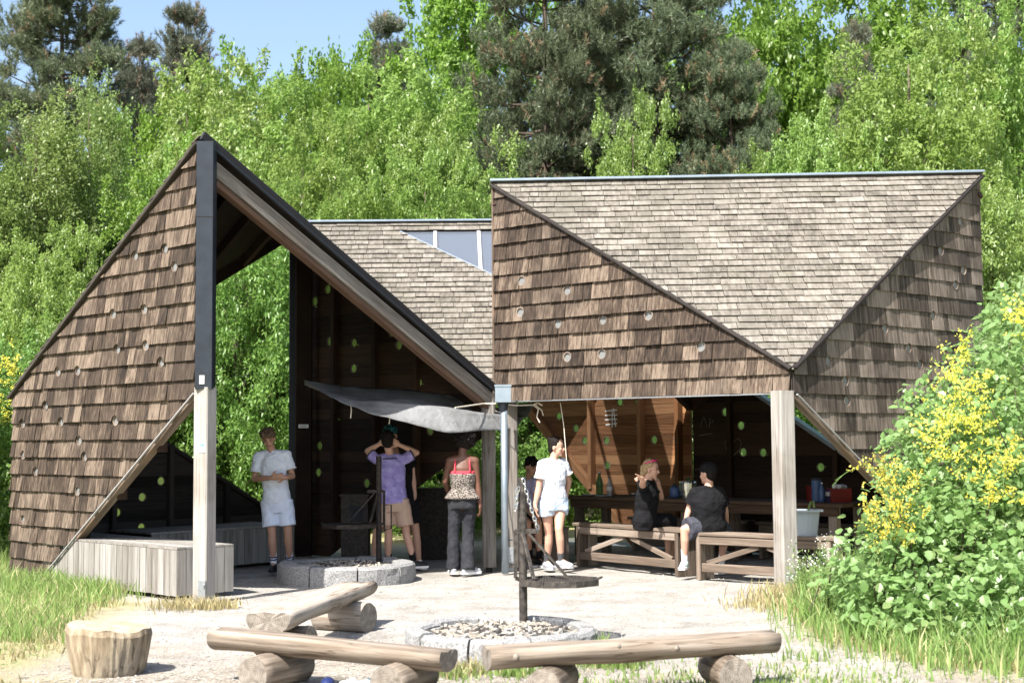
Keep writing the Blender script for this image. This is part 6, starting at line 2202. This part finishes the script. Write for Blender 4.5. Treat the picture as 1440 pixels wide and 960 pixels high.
PROTO = {}
def proto_tree(kind, seed):
    rng = np.random.default_rng(seed)
    o = empty('tree', (0, 0, -500), 'prototype', 'tree')
    if kind == 'willow':
        H, Rr, mat = 9.0, 3.6, 'leaf_yellowgreen'
        lb = lobes_round(rng, H, Rr, 0.4, 34, 0.85)
        V, T, ti, P = crown_leaves(rng, lb, 820, 92, 0.135, 0.078, 0.58, up=0.2, droop=0.2, flat=0.7, bias=0.33)
        tr = (0.16, 70)
    elif kind == 'maple':
        H, Rr, mat = 9.0, 3.4, 'leaf_maple'
        lb = lobes_round(rng, H, Rr, 0.6, 32, 0.8)
        V, T, ti, P = crown_leaves(rng, lb, 640, 90, 0.14, 0.105, 0.58, up=0.1, flat=1.1, bias=0.33)
        tr = (0.18, 60)
    elif kind == 'olive':
        H, Rr, mat = 8.0, 2.0, 'leaf_olive'
        lb = [(0, 0, H * 0.5, 1.0, 1.0, H * 0.48)]
        for _ in range(22):
            a, t = rng.uniform(0, 6.28), rng.uniform(0.04, 0.9)
            rd = 1.45 * (1 - t * 0.6)
            lb.append((rd * math.cos(a), rd * math.sin(a), H * t, 0.5, 0.5, 1.0))
        V, T, ti, P = crown_leaves(rng, lb, 900, 52, 0.085, 0.055, 0.5, up=0.8, flat=0.5, bias=0.4)
        tr = (0.12, 60)
    elif kind == 'shrub':
        H, Rr, mat = 4.5, 2.3, 'leaf_understory'
        lb = lobes_round(rng, H, Rr, 0.0, 20)
        V, T, ti, P = crown_leaves(rng, lb, 650, 46, 0.115, 0.07, 0.5, up=0.3, flat=0.8, bias=0.36)
        tr = (0.06, 60)
    crown = np_mesh('crown', V, T, ti, mat, o)
    trunk_mesh(rng, 'trunk', H, tr[0], P, tr[1], 'bark', o)
    return o, H, Rr

def proto_pine(seed, grey=False, H=14.0, Rr=3.2, z0=4.0, n_br=190, spiky=False):
    """pine: whorled boughs ending in brushes of long needles"""
    rng = np.random.default_rng(seed)
    o = empty('tree', (0, 0, -500), 'prototype', 'tree')
    mb = MB()
    mb.tube([(0, 0, 0), (0.05, 0.02, H * 0.4), (-0.03, 0.05, H * 0.75), (0.02, 0, H * 0.97)], [0.24, 0.18, 0.1, 0.02], 9)
    tips, dirs, wt = [], [], []
    for i in range(n_br):
        t = rng.random() ** 0.9
        z = z0 + (H - z0) * t
        a = rng.uniform(0, 6.283)
        reach = Rr * (1.0 - t) ** (0.55 if not spiky else 0.9) * rng.uniform(0.55, 1.1) * (0.6 + 0.4 * min(1, t * 5 + 0.4)) + 0.35
        b0 = np.array([0, 0, z])
        b1 = b0 + np.array([math.cos(a) * reach, math.sin(a) * reach, reach * rng.uniform(-0.05, 0.35)])
        m_ = (b0 + b1) / 2 + np.array([0, 0, -0.08 * reach])
        mb.tube([b0, m_, b1], [0.045 * (1 - t) + 0.014, 0.022, 0.008], 5, cap=False)
        for _ in range(int(2 + reach * 1.6)):
            f = 0.35 + 0.68 * rng.random() ** 0.7
            q = b0 * (1 - f) ** 2 + 2 * m_ * f * (1 - f) + b1 * f * f if f <= 1 else b1
            q = q + rng.normal(size=3) * np.array([0.18, 0.18, 0.10]) * (0.5 + 0.35 * reach)
            pr = rng.uniform(0.20, 0.38)
            tone = rng.random()
            for _k in range(10):
                u_ = unit(rng.normal(size=(1, 3)))[0]
                u_[2] = abs(u_[2]) * 0.9 - 0.15
                tips.append(q + u_ * pr * np.array([1.15, 1.15, 0.75]))
                dirs.append(u_ * 0.8 + np.array([math.cos(a) * 0.25, math.sin(a) * 0.25, 0.75]))
                wt.append(tone * 0.6 + rng.random() * 0.4)
    tips = np.array(tips)
    dirs = unit(np.array(dirs))
    per = 40
    k = len(tips) * per
    sdr = np.repeat(dirs, per, 0)
    f = rng.random(k)
    base = np.repeat(tips, per, 0) + sdr * (f[:, None] - 0.5) * 0.30
    d_ = unit(sdr * 0.85 + unit(rng.normal(size=(k, 3))) * 0.95)
    nn = unit(rng.normal(size=(k, 3)))
    s = unit(np.cross(d_, nn))
    L = 0.15 * rng.uniform(0.7, 1.2, k)[:, None]
    V = np.stack([base - s * 0.010, base + s * 0.010, base + d_ * L], 1).reshape(-1, 3)
    T = np.arange(k * 3).reshape(-1, 3)
    ti = np.clip(np.repeat(np.array(wt), per) * 0.55 + rng.random(k) * 0.35, 0, 0.9)
    deadsh = np.repeat(rng.random(len(tips)) < (0.05 if not grey else 0.10), per)
    ti[deadsh] = 1.0
    mb.build('trunk', 'bark', o, smooth=True, world=False)
    np_mesh('crown', V, T, ti, 'needle_grey' if grey else 'needle', o)
    return o, H, Rr

for kd, sd in (('willow', 1), ('willow2', 8), ('maple', 2), ('maple2', 9), ('olive', 3), ('shrub', 4), ('shrub2', 14)):
    PROTO[kd] = proto_tree(kd.rstrip('2'), sd)
PROTO['pine'] = proto_pine(5)
PROTO['pine2'] = proto_pine(6, H=13.0, Rr=3.4, z0=2.2, n_br=210)
PROTO['greypine'] = proto_pine(7, True, H=12.0, Rr=2.0, z0=3.0, n_br=150, spiky=True)

used = set()
def plant(kind, px, py_top, d_, width_px, label, name, group, zs=None):
    o, H, Rr = PROTO[kind]
    if kind in used:
        o = copy_tree(o)
    used.add(kind)
    g = at(px, 617, d_)
    x = g.x
    top = at(px, py_top, d_).z
    sx = width_px * d_ / F_PX / (2 * Rr)
    o.name = name
    o.location = (x, d_, -0.05)
    o.scale = (sx, sx, (top + 0.05) / H)
    o.rotation_euler = (0, 0, (px * 0.731 + d_ * 2.1) % 6.283)
    o['label'] = label
    o['category'] = 'tree' if 'shrub' not in name else 'shrub'
    o['group'] = group
    return o

TB, PN, SH = 'leafy trees behind the shelter', 'pines above the leafy trees', 'shrubs growing behind the shelter'
# far, tall
plant('pine', 78, -40, 41, 300, 'dark blue-green pine at the top left corner', 'pine_tree', PN)
plant('greypine', 258, 24, 43, 170, 'grey-green spiky pine against the sky right of the top left pine', 'pine_tree', PN)
plant('greypine', 190, 70, 45, 150, 'small dark pine between the two left pines', 'pine_tree', PN)
plant('greypine', 545, 40, 43, 150, 'thin grey pine tip left of the tall maple', 'pine_tree', PN)
plant('pine2', 770, -130, 33.5, 320, 'broad dark pine rising behind the middle roof', 'pine_tree', PN)
plant('pine', 930, -170, 35, 330, 'tall dark pine right of the broad pine', 'pine_tree', PN)
plant('pine2', 1035, 70, 34, 230, 'lower brownish pine above the middle of the right roof', 'pine_tree', PN)
plant('greypine', 1215, 50, 38, 130, 'small grey pine among the trees at upper right', 'pine_tree', PN)
plant('pine', 1425, -60, 40, 260, 'dark pine at the top right corner', 'pine_tree', PN)
plant('maple', 700, -70, 40, 330, 'tall bright green tree behind the thin grey pine', 'broadleaf_tree', TB)
plant('maple2', 1120, -130, 42, 330, 'tall bright tree with sky gaps between pine and right trees', 'broadleaf_tree', TB)
plant('maple2', 345, 74, 40, 240, 'rounded bright tree on the skyline above the left gable', 'broadleaf_tree', TB)
plant('maple', 470, 66, 42, 220, 'rounded green tree on the skyline left of the thin grey pine', 'broadleaf_tree', TB)
plant('maple', 1300, -70, 44, 380, 'tall bright tree at the top right', 'broadleaf_tree', TB)
plant('maple2', 150, 150, 38, 240, 'green tree under the small dark pine', 'broadleaf_tree', TB)
plant('maple', 900, 60, 46, 320, 'green tree seen between the dark pines', 'broadleaf_tree', TB)
# middle distance
plant('willow', 520, 105, 30, 400, 'broad yellow-green tree above the middle roof', 'broadleaf_tree', TB)
plant('willow2', 340, 118, 32, 340, 'yellow-green tree rising behind the pointed gable', 'broadleaf_tree', TB)
plant('willow2', 560, 155, 31.5, 300, 'yellow-green tree behind the broad tree above the skylight', 'broadleaf_tree', TB)
plant('willow', 1080, 215, 30, 200, 'low yellow-green tree just over the right roof ridge', 'broadleaf_tree', TB)
plant('willow', 640, 165, 28.5, 250, 'yellow-green tree beside the upper left corner of the right roof', 'broadleaf_tree', TB)
plant('willow2', 425, 190, 27.5, 280, 'yellow-green tree low over the black roof edge', 'broadleaf_tree', TB)
plant('willow2', 1290, 45, 29, 380, 'large yellow-green tree behind the right end of the roof', 'broadleaf_tree', TB)
plant('willow', 1415, 20, 32, 320, 'yellow-green tree at the right edge', 'broadleaf_tree', TB)
plant('willow', 1175, 165, 27.5, 220, 'yellow-green tree right of the brownish pine', 'broadleaf_tree', TB)
plant('willow2', 895, 150, 29, 190, 'young yellow-green tree in front of the tall dark pine', 'broadleaf_tree', TB)
plant('willow', 1400, 250, 24.5, 240, 'low yellow-green tree right of the shingled end wall', 'broadleaf_tree', TB)
plant('olive', 45, 150, 27, 250, 'olive-green tree at the left edge with small leaves', 'broadleaf_tree', TB)
plant('olive', 120, 115, 28, 170, 'narrow olive-green tree with two pointed tops', 'broadleaf_tree', TB)
plant('olive', -35, 110, 26, 230, 'olive-green tree cut by the left picture edge', 'broadleaf_tree', TB)
plant('maple', 205, 265, 25.5, 230, 'bright green tree low behind the left shingled wall', 'broadleaf_tree', TB)
plant('maple2', 235, 190, 29, 210, 'bright green tree left of the pointed gable', 'broadleaf_tree', TB)
plant('willow2', 60, 330, 23.5, 220, 'low tree filling the gap left of the shingled wall', 'broadleaf_tree', TB)
plant('willow2', 300, 215, 27, 250, 'yellow-green tree just behind the peak of the gable', 'broadleaf_tree', TB)
plant('willow', 480, 240, 26, 260, 'low yellow-green tree filling the space over the black roof edge', 'broadleaf_tree', TB)
plant('willow2', 600, 235, 26, 240, 'low yellow-green tree over the middle ridge', 'broadleaf_tree', TB)
plant('maple2', 555, 46, 45, 260, 'bright tree on the skyline between the rounded tree and the tall one', 'broadleaf_tree', TB)
plant('maple', 260, 112, 37, 230, 'bright rounded tree below the grey-green spiky pine', 'broadleaf_tree', TB)
plant('maple', 420, 98, 38, 240, 'bright rounded tree in the gap of the left skyline', 'broadleaf_tree', TB)
# undergrowth
for i, (px, py, d_, w_, lab) in enumerate((
        (-40, 470, 21, 260, 'leafy shrub at the left edge beside the shingled wall'),
        (70, 440, 22.5, 240, 'leafy shrub peeping over the left shingled wall'),
        (190, 470, 24, 260, 'shrub behind the left pavilion'),
        (330, 345, 24.5, 250, 'bright shrub filling the left part of the opening behind the boy in white'),
        (420, 400, 26, 250, 'shrub in the opening beside the back column'),
        (520, 480, 25, 240, 'shrub behind the dark boarded wall'),
        (625, 560, 24, 220, 'shrub seen through the raking gap beside the woman'),
        (745, 520, 26.5, 220, 'shrub seen between the posts behind the girl in white'),
        (850, 480, 27, 240, 'shrub behind the warm boarded wall'),
        (970, 480, 26, 240, 'shrub behind the right pavilion'),
        (1090, 470, 24, 240, 'shrub seen through the slit above the low right wall'),
        (1210, 480, 23, 240, 'shrub behind the low right wall'),
        (1330, 430, 23, 240, 'shrub behind the right end wall'),
        (1450, 400, 20, 260, 'shrub beyond the right end wall at the picture edge'),
        (1540, 420, 17, 260, 'shrub just outside the right edge'),
        (-150, 420, 19, 280, 'shrub just outside the left edge'))):
    plant('shrub' if i % 2 else 'shrub2', px, py, d_, w_, lab, 'leafy_shrub', SH)
fl_ = []
rngf = np.random.default_rng(55)
for i in range(60):
    x, y = rngf.uniform(-34, 34), rngf.uniform(47, 58)
    h = rngf.uniform(5, 8.5)
    fl_.append((x, y, h * 0.55, 2.6, 2.6, h * 0.55))
V, T, ti, P = crown_leaves(rngf, fl_, 2200, 26, 0.34, 0.26, 1.0, up=0.2, flat=0.9, bias=0.3)
tag(np_mesh('far_wood', V, T, ti, 'leaf_understory'), 'far green wood behind all the nearer trees', kind='stuff')

# hawthorn blossom: small white umbels in the trees
rngb = np.random.default_rng(77)
# ------------------------------------------------------------------ bramble and broom at the right
blobs = [(1405, 560, 12.8, 95), (1345, 645, 12.3, 88), (1290, 715, 12.0, 72), (1235, 790, 11.9, 62), (1330, 800, 11.6, 105), (1425, 740, 11.8, 120), (1235, 850, 11.4, 52),
         (1325, 875, 11.0, 66), (1430, 860, 10.8, 90), (1450, 470, 13.4, 75), (1190, 825, 12.3, 40), (1300, 575, 12.9, 38), (1275, 640, 12.6, 42), (1480, 650, 12, 110)]
lb = []
for px, py, d_, r_ in blobs:
    c = at(px, py, d_)
    m_ = r_ * d_ / F_PX
    lb.append((c.x, c.y, c.z, m_, m_, m_))
def big_leaf(L, w):
    """toothed bramble leaf: eight-sided, folded along the midrib, tip bent down"""
    pts = [(0, 0, 0), (0.18, 0.36, 0.05), (0.30, 0.32, 0.05), (0.45, 0.46, 0.06), (0.58, 0.36, 0.04), (0.75, 0.28, 0.0), (1, 0, -0.10)]
    mid_ = [(0.35, 0, -0.03), (0.7, 0, -0.04)]
    V, F = [], []
    for s in (1, -1):
        o = len(V)
        V += [(x * L, s * y * w, z * L) for x, y, z in pts] + [(x * L, 0, z * L) for x, y, z in mid_]
        for t in ((0, 1, 7), (1, 2, 7), (2, 3, 7), (3, 8, 7), (3, 4, 8), (4, 5, 8), (5, 6, 8)):
            F.append(tuple(o + i for i in (t if s > 0 else t[::-1])))
    return np.array(V), np.array(F)
rng = np.random.default_rng(31)
bb = empty('bramble_bush', (at(1330, 700, 12).x, 12.0, 0), 'large bright green bramble bush in front of the right end wall', 'bush')
P, out = shoots_in(rng, lb, 15000, 0.22)
ok = P[:, 2] > 0.05
P, out = P[ok], out[ok]
LV, LF = big_leaf(1.0, 0.9)
def place_leaves(P, out, size, rng, flat=0.7):
    k = len(P)
    d_ = unit(out * 0.55 + rng.normal(size=(k, 3)) * 0.55 - np.array([0, 0, 0.30]))
    nn = unit(np.array([0, 0, 1.0]) * flat + out * 0.7 + rng.normal(size=(k, 3)) * 0.35)
    s = unit(np.cross(nn, d_))
    n2 = np.cross(d_, s)
    return d_, s, n2, size * rng.uniform(0.45, 1.5, k)
d_, s_, n_, sz = place_leaves(P, out, 0.066, rng)
front = np.einsum('ij,ij->i', out, np.array([[0, -1.0, 0.25]]).repeat(len(P), 0)) * sz + rng.random(len(P)) * 0.02
order = np.argsort(-front)
single, mass = order[:300], order[300:]
V = (P[mass][:, None, :] + (LV[None, :, 0:1] * d_[mass][:, None, :] + LV[None, :, 1:2] * s_[mass][:, None, :] + LV[None, :, 2:3] * n_[mass][:, None, :]) * sz[mass][:, None, None]).reshape(-1, 3)
T = (np.arange(len(mass))[:, None, None] * len(LV) + LF[None]).reshape(-1, 3)
tl = np.repeat(np.clip(rng.random(len(mass)) * 0.8, 0, 1), len(LF))
o = np_mesh('leaf', V, T, tl, 'leaf_bramble', bb)
o.matrix_parent_inverse = root_inv(bb)
tag(o, kind='stuff')
lms = []
for q in range(4):
    me_o = np_mesh('leaf', LV, LF, np.full(len(LF), 0.15 + 0.2 * q), 'leaf_bramble', bb)
    lms.append(me_o.data)
    COL.objects.unlink(me_o)
    bpy.data.objects.remove(me_o)
binv = root_inv(bb)
for n, j in enumerate(single):
    o = bpy.data.objects.new('leaf', lms[n % 4])
    COL.objects.link(o)
    o.parent = bb
    o.matrix_parent_inverse = binv
    M = Matrix((Vector(d_[j]), Vector(s_[j]), Vector(n_[j]))).transposed() * float(sz[j])
    M = M.to_4x4()
    M.translation = Vector(P[j])
    o.matrix_basis = M
mb = MB()
for _ in range(46):
    j = int(rng.integers(len(P)))
    e_ = Vector(P[j])
    g = Vector((e_.x + rng.normal() * 0.25, e_.y + 0.15 + rng.normal() * 0.2, 0))
    m_ = g.lerp(e_, 0.6) + Vector((0, 0, 0.2))
    mb.tube([g, m_, e_], [0.009, 0.007, 0.004], 5, cap=False)
tag(mb.build('stem', 'bark', bb), kind='stuff')

def broom(label, spots, seed, loc):
    """broom: thin green twigs set with yellow pea flowers"""
    rng = np.random.default_rng(seed)
    o = empty('broom_bush', loc, label, 'bush', 'yellow flowering broom bushes')
    Pb, Db, mb = [], [], MB()
    for px, py, d_, rp_, n in spots:
        c = np.array(at(px, py, d_))
        rm = 1.8 * rp_ * d_ / F_PX
        n = int(n * 0.42)
        for _ in range(n):
            u = unit(rng.normal(size=(1, 3)))[0]
            tip = c + u * rm * rng.random() ** 0.4
            dv = unit(np.array([[u[0] * 0.8 - 0.2, u[1] * 0.6 - 0.3, 0.35 + u[2] * 0.5]]))[0]
            L = rng.uniform(0.12, 0.32)
            b0 = tip - dv * L
            if rng.random() < 0.5:
                mb.tube([b0 - dv * 0.12 - np.array([0, -0.04, 0.05]), b0, tip], [0.003, 0.0025, 0.0015], 4, cap=False)
            m_ = int(rng.integers(8, 20))
            t = rng.random(m_)
            Pb.append(b0 + dv * (t * L)[:, None] + rng.normal(size=(m_, 3)) * 0.012)
            Db.append(unit(np.tile(dv, (m_, 1)) * 0.3 + rng.normal(size=(m_, 3))))
    Pb, Db = np.concatenate(Pb), np.concatenate(Db)
    k = len(Pb)
    V, T = leaf_arrays(Pb, Db, unit(rng.normal(size=(k, 3))), rng.uniform(0.016, 0.030, k), rng.uniform(0.016, 0.026, k), 0.4)
    f = np_mesh('flower', V, T, np.repeat(rng.random(k), 2), 'petal_yellow', o)
    f.matrix_parent_inverse = root_inv(o)
    tag(f, kind='stuff')
    tag(mb.build('twig', 'leaf_bramble', o), kind='stuff')
    return o
def bl(px, d_):
    return (gx(px, d_), d_, 0)
broom('yellow broom in the upper middle of the bramble bush', [(1345, 570, 11.75, 50, 80), (1320, 590, 11.8, 30, 55), (1375, 585, 11.8, 32, 55), (1340, 520, 12.0, 24, 30), (1350, 485, 12.3, 20, 26), (1365, 535, 12.0, 24, 26), (1330, 625, 11.6, 20, 20)], 1, bl(1345, 12))
broom('yellow broom spilling from the left edge of the bramble bush', [(1255, 690, 11.5, 32, 60), (1235, 655, 11.7, 20, 26), (1222, 720, 11.5, 18, 26), (1265, 725, 11.4, 30, 46), (1285, 660, 11.6, 20, 20), (1240, 745, 11.4, 16, 18), (1300, 610, 11.8, 16, 14), (1215, 645, 11.8, 8, 8)], 2, bl(1250, 11.7))
broom('yellow broom at the right side of the bramble bush', [(1385, 655, 11.2, 34, 50), (1410, 635, 11.2, 26, 30), (1390, 690, 11.1, 18, 16), (1425, 610, 11.3, 18, 14), (1436, 690, 11.2, 14, 10)], 3, bl(1390, 11.6))
broom('yellow broom sprig high at the right picture edge', [(1432, 425, 12.6, 20, 30), (1440, 460, 12.5, 16, 18), (1420, 440, 12.6, 10, 10)], 4, bl(1432, 12.8))
broom('yellow broom far left beside the shingled wall', [(8, 505, 19.5, 20, 60), (14, 545, 19.5, 18, 46), (2, 580, 19.5, 16, 30), (-20, 530, 19.5, 24, 40)], 5, bl(5, 19.6))

# white-flowered weeds before the right post
def weed(px, d_, h, label, seed):
    rng = np.random.default_rng(seed)
    c = Vector(bl(px, d_))
    o = empty('flowering_weed', c, label, 'plant', 'white-flowered weeds by the right post')
    mb = MB()
    Pw, Pf = [], []
    for _ in range(13):
        a = rng.uniform(0, 6.28)
        tip = c + Vector((math.cos(a) * h * 0.45 * rng.random(), math.sin(a) * h * 0.3, h * rng.uniform(0.6, 1.05)))
        m_ = c.lerp(tip, 0.5) + Vector((0, 0, 0.05))
        mb.tube([c + Vector((rng.normal() * 0.03, rng.normal() * 0.03, 0)), m_, tip], [0.004, 0.003, 0.002], 4, cap=False)
        for f in rng.random(16):
            q = c.lerp(m_, f * 2) if f < 0.5 else m_.lerp(tip, f * 2 - 1)
            Pw.append(np.array(q) + rng.normal(size=3) * 0.03)
        for _ in range(7):
            Pf.append(np.array(tip) + rng.normal(size=3) * 0.025)
    Pw, Pf = np.array(Pw), np.array(Pf)
    V, T = leaf_arrays(Pw, unit(rng.normal(size=Pw.shape) + np.array([0, 0, 0.3])), unit(rng.normal(size=Pw.shape) + np.array([0, 0, 1])), rng.uniform(0.03, 0.06, len(Pw)), rng.uniform(0.015, 0.03, len(Pw)))
    q = np_mesh('foliage', V, T, np.repeat(rng.random(len(Pw)), 2), 'leaf_bramble', o)
    q.matrix_parent_inverse = root_inv(o)
    V, T = leaf_arrays(Pf, unit(rng.normal(size=Pf.shape)), unit(rng.normal(size=Pf.shape) + np.array([0, -.5, 1])), rng.uniform(0.012, 0.022, len(Pf)), rng.uniform(0.012, 0.02, len(Pf)))
    q = np_mesh('flower', V, T, np.repeat(rng.random(len(Pf)), 2), 'petal_white', o)
    q.matrix_parent_inverse = root_inv(o)
    tag(mb.build('stem', 'leaf_bramble', o), kind='stuff')
weed(1150, 13.4, 0.72, 'tall white-flowered weed just right of the timber post', 1)
weed(1180, 13.1, 0.62, 'lower white-flowered weed between post and bramble', 2)
weed(1132, 13.6, 0.5, 'small white-flowered weed at the foot of the post', 3)

# ------------------------------------------------------------------ grass
def grass(name, mat, areas, label, seed):
    """blades: x, y centre spread, count, height"""
    rng = np.random.default_rng(seed)
    B_, Hh = [], []
    for (fn, n, h) in areas:
        p = fn(rng, n)
        B_.append(p)
        Hh.append(h * rng.uniform(0.45, 1.2, len(p)))
    B_ = np.concatenate(B_)
    Hh = np.concatenate(Hh)
    k = len(B_)
    base = np.column_stack([B_, np.full(k, 0.0)])
    a = rng.uniform(0, 6.283, k)
    side = np.column_stack([np.cos(a), np.sin(a), np.zeros(k)])
    ln = np.column_stack([rng.normal(size=k), rng.normal(size=k), np.zeros(k)]) * 0.32 * Hh[:, None]
    w = (0.003 + 0.006 * rng.random(k))[:, None]
    m_ = base + np.column_stack([np.zeros(k), np.zeros(k), Hh * 0.55]) + ln * 0.3
    tp = base + np.column_stack([np.zeros(k), np.zeros(k), Hh * 0.95]) + ln
    V = np.stack([base - side * w, base + side * w, m_ - side * w * 0.8, m_ + side * w * 0.8, tp], 1).reshape(-1, 3)
    i = np.arange(k)[:, None] * 5
    T = np.concatenate([i + np.array([[0, 1, 3]]), i + np.array([[0, 3, 2]]), i + np.array([[2, 3, 4]])], 1).reshape(-1, 3)
    ti = np.clip(rng.random(k) * 0.75 + (rng.random(k) < 0.24) * 0.5, 0, 1)
    o = np_mesh(name, V, T, np.repeat(ti, 3), mat)
    return tag(o, label, kind='stuff')
def off_yard(x0, x1, y0, y1, lo=0.12, hi=9.0, soft=0.35):
    def f(rng, n):
        out = []
        while len(out) < n:
            x, y = rng.uniform(x0, x1), rng.uniform(y0, y1)
            d_ = edge_dist(x, y, yard) + 0.22 * noise.noise(Vector((x * 1.3, y * 1.3, 8)))
            if lo < d_ < hi and rng.random() < min(1, (d_ - lo) / soft + 0.06):
                out.append((x, y))
        return np.array(out)
    return f
def clump(px, d_, r_):
    def f(rng, n):
        return np.column_stack([gx(px, d_) + rng.normal(size=n) * r_, d_ + rng.normal(size=n) * r_])
    return f
grass('tall_grass', 'grass_blade', [(off_yard(-7.5, -3.4, 11.5, 17.5), 13000, 0.175), (off_yard(-7.5, -3.0, 9.0, 12.5, 0.3), 5000, 0.085), (off_yard(-8, -5.5, 15.5, 18.5, 0.3), 3500, 0.30),
      (clump(70, 16.3, 0.35), 1200, 0.22), (clump(130, 15.4, 0.3), 1000, 0.2)],
      'long light green grass at the left before the shingled wall', 1)
grass('tall_grass', 'grass_blade', [(off_yard(2.4, 6.5, 10.2, 15.0, 0.05, 1.6), 6500, 0.17), (off_yard(2.6, 7.0, 8.2, 11.0, 0.05), 7500, 0.13), (off_yard(2.6, 4.0, 12.5, 15.2, 0.0), 2600, 0.45),
      (clump(1180, 12.6, 0.25), 900, 0.3), (clump(1230, 11.6, 0.3), 900, 0.26), (clump(1300, 10.9, 0.3), 800, 0.24), (clump(1390, 10.3, 0.35), 900, 0.26), (clump(1440, 10.6, 0.3), 700, 0.4)],
      'long fresh grass round the foot of the bramble bush', 2)
grass('short_grass', 'grass_blade', [(clump(868, 10.35, 0.10), 260, 0.16), (clump(830, 10.4, 0.08), 150, 0.13), (clump(598, 10.75, 0.06), 150, 0.10), (clump(720, 10.0, 0.08), 200, 0.12), (clump(650, 10.0, 0.12), 160, 0.10),
      (clump(1130, 10.6, 0.10), 60, 0.10), (clump(1060, 9.2, 0.45), 900, 0.06), (clump(880, 9.3, 0.5), 900, 0.05), (clump(1150, 9.2, 0.6), 1400, 0.05), (clump(960, 10.9, 0.03), 60, 0.12), (clump(835, 11.1, 0.06), 160, 0.14)],
      'tufts of short grass round the fire ring and log feet', 3)
grass('dry_grass', 'dry_grass', [(clump(262, 14.15, 0.17), 420, 0.12), (clump(305, 14.1, 0.12), 260, 0.10), (clump(1110, 14.6, 0.2), 800, 0.17), (clump(1085, 13.9, 0.25), 500, 0.09), (clump(1140, 13.9, 0.25), 600, 0.2),
      (off_yard(-7.5, -3.2, 9.5, 15, 0.0, 1.4), 4200, 0.09), (off_yard(2.4, 6.0, 8.2, 14, -0.1, 0.5), 3200, 0.10), (clump(650, 10.05, 0.1), 200, 0.11)],
      'dry straw-coloured grass at the post feet and yard edges', 4)
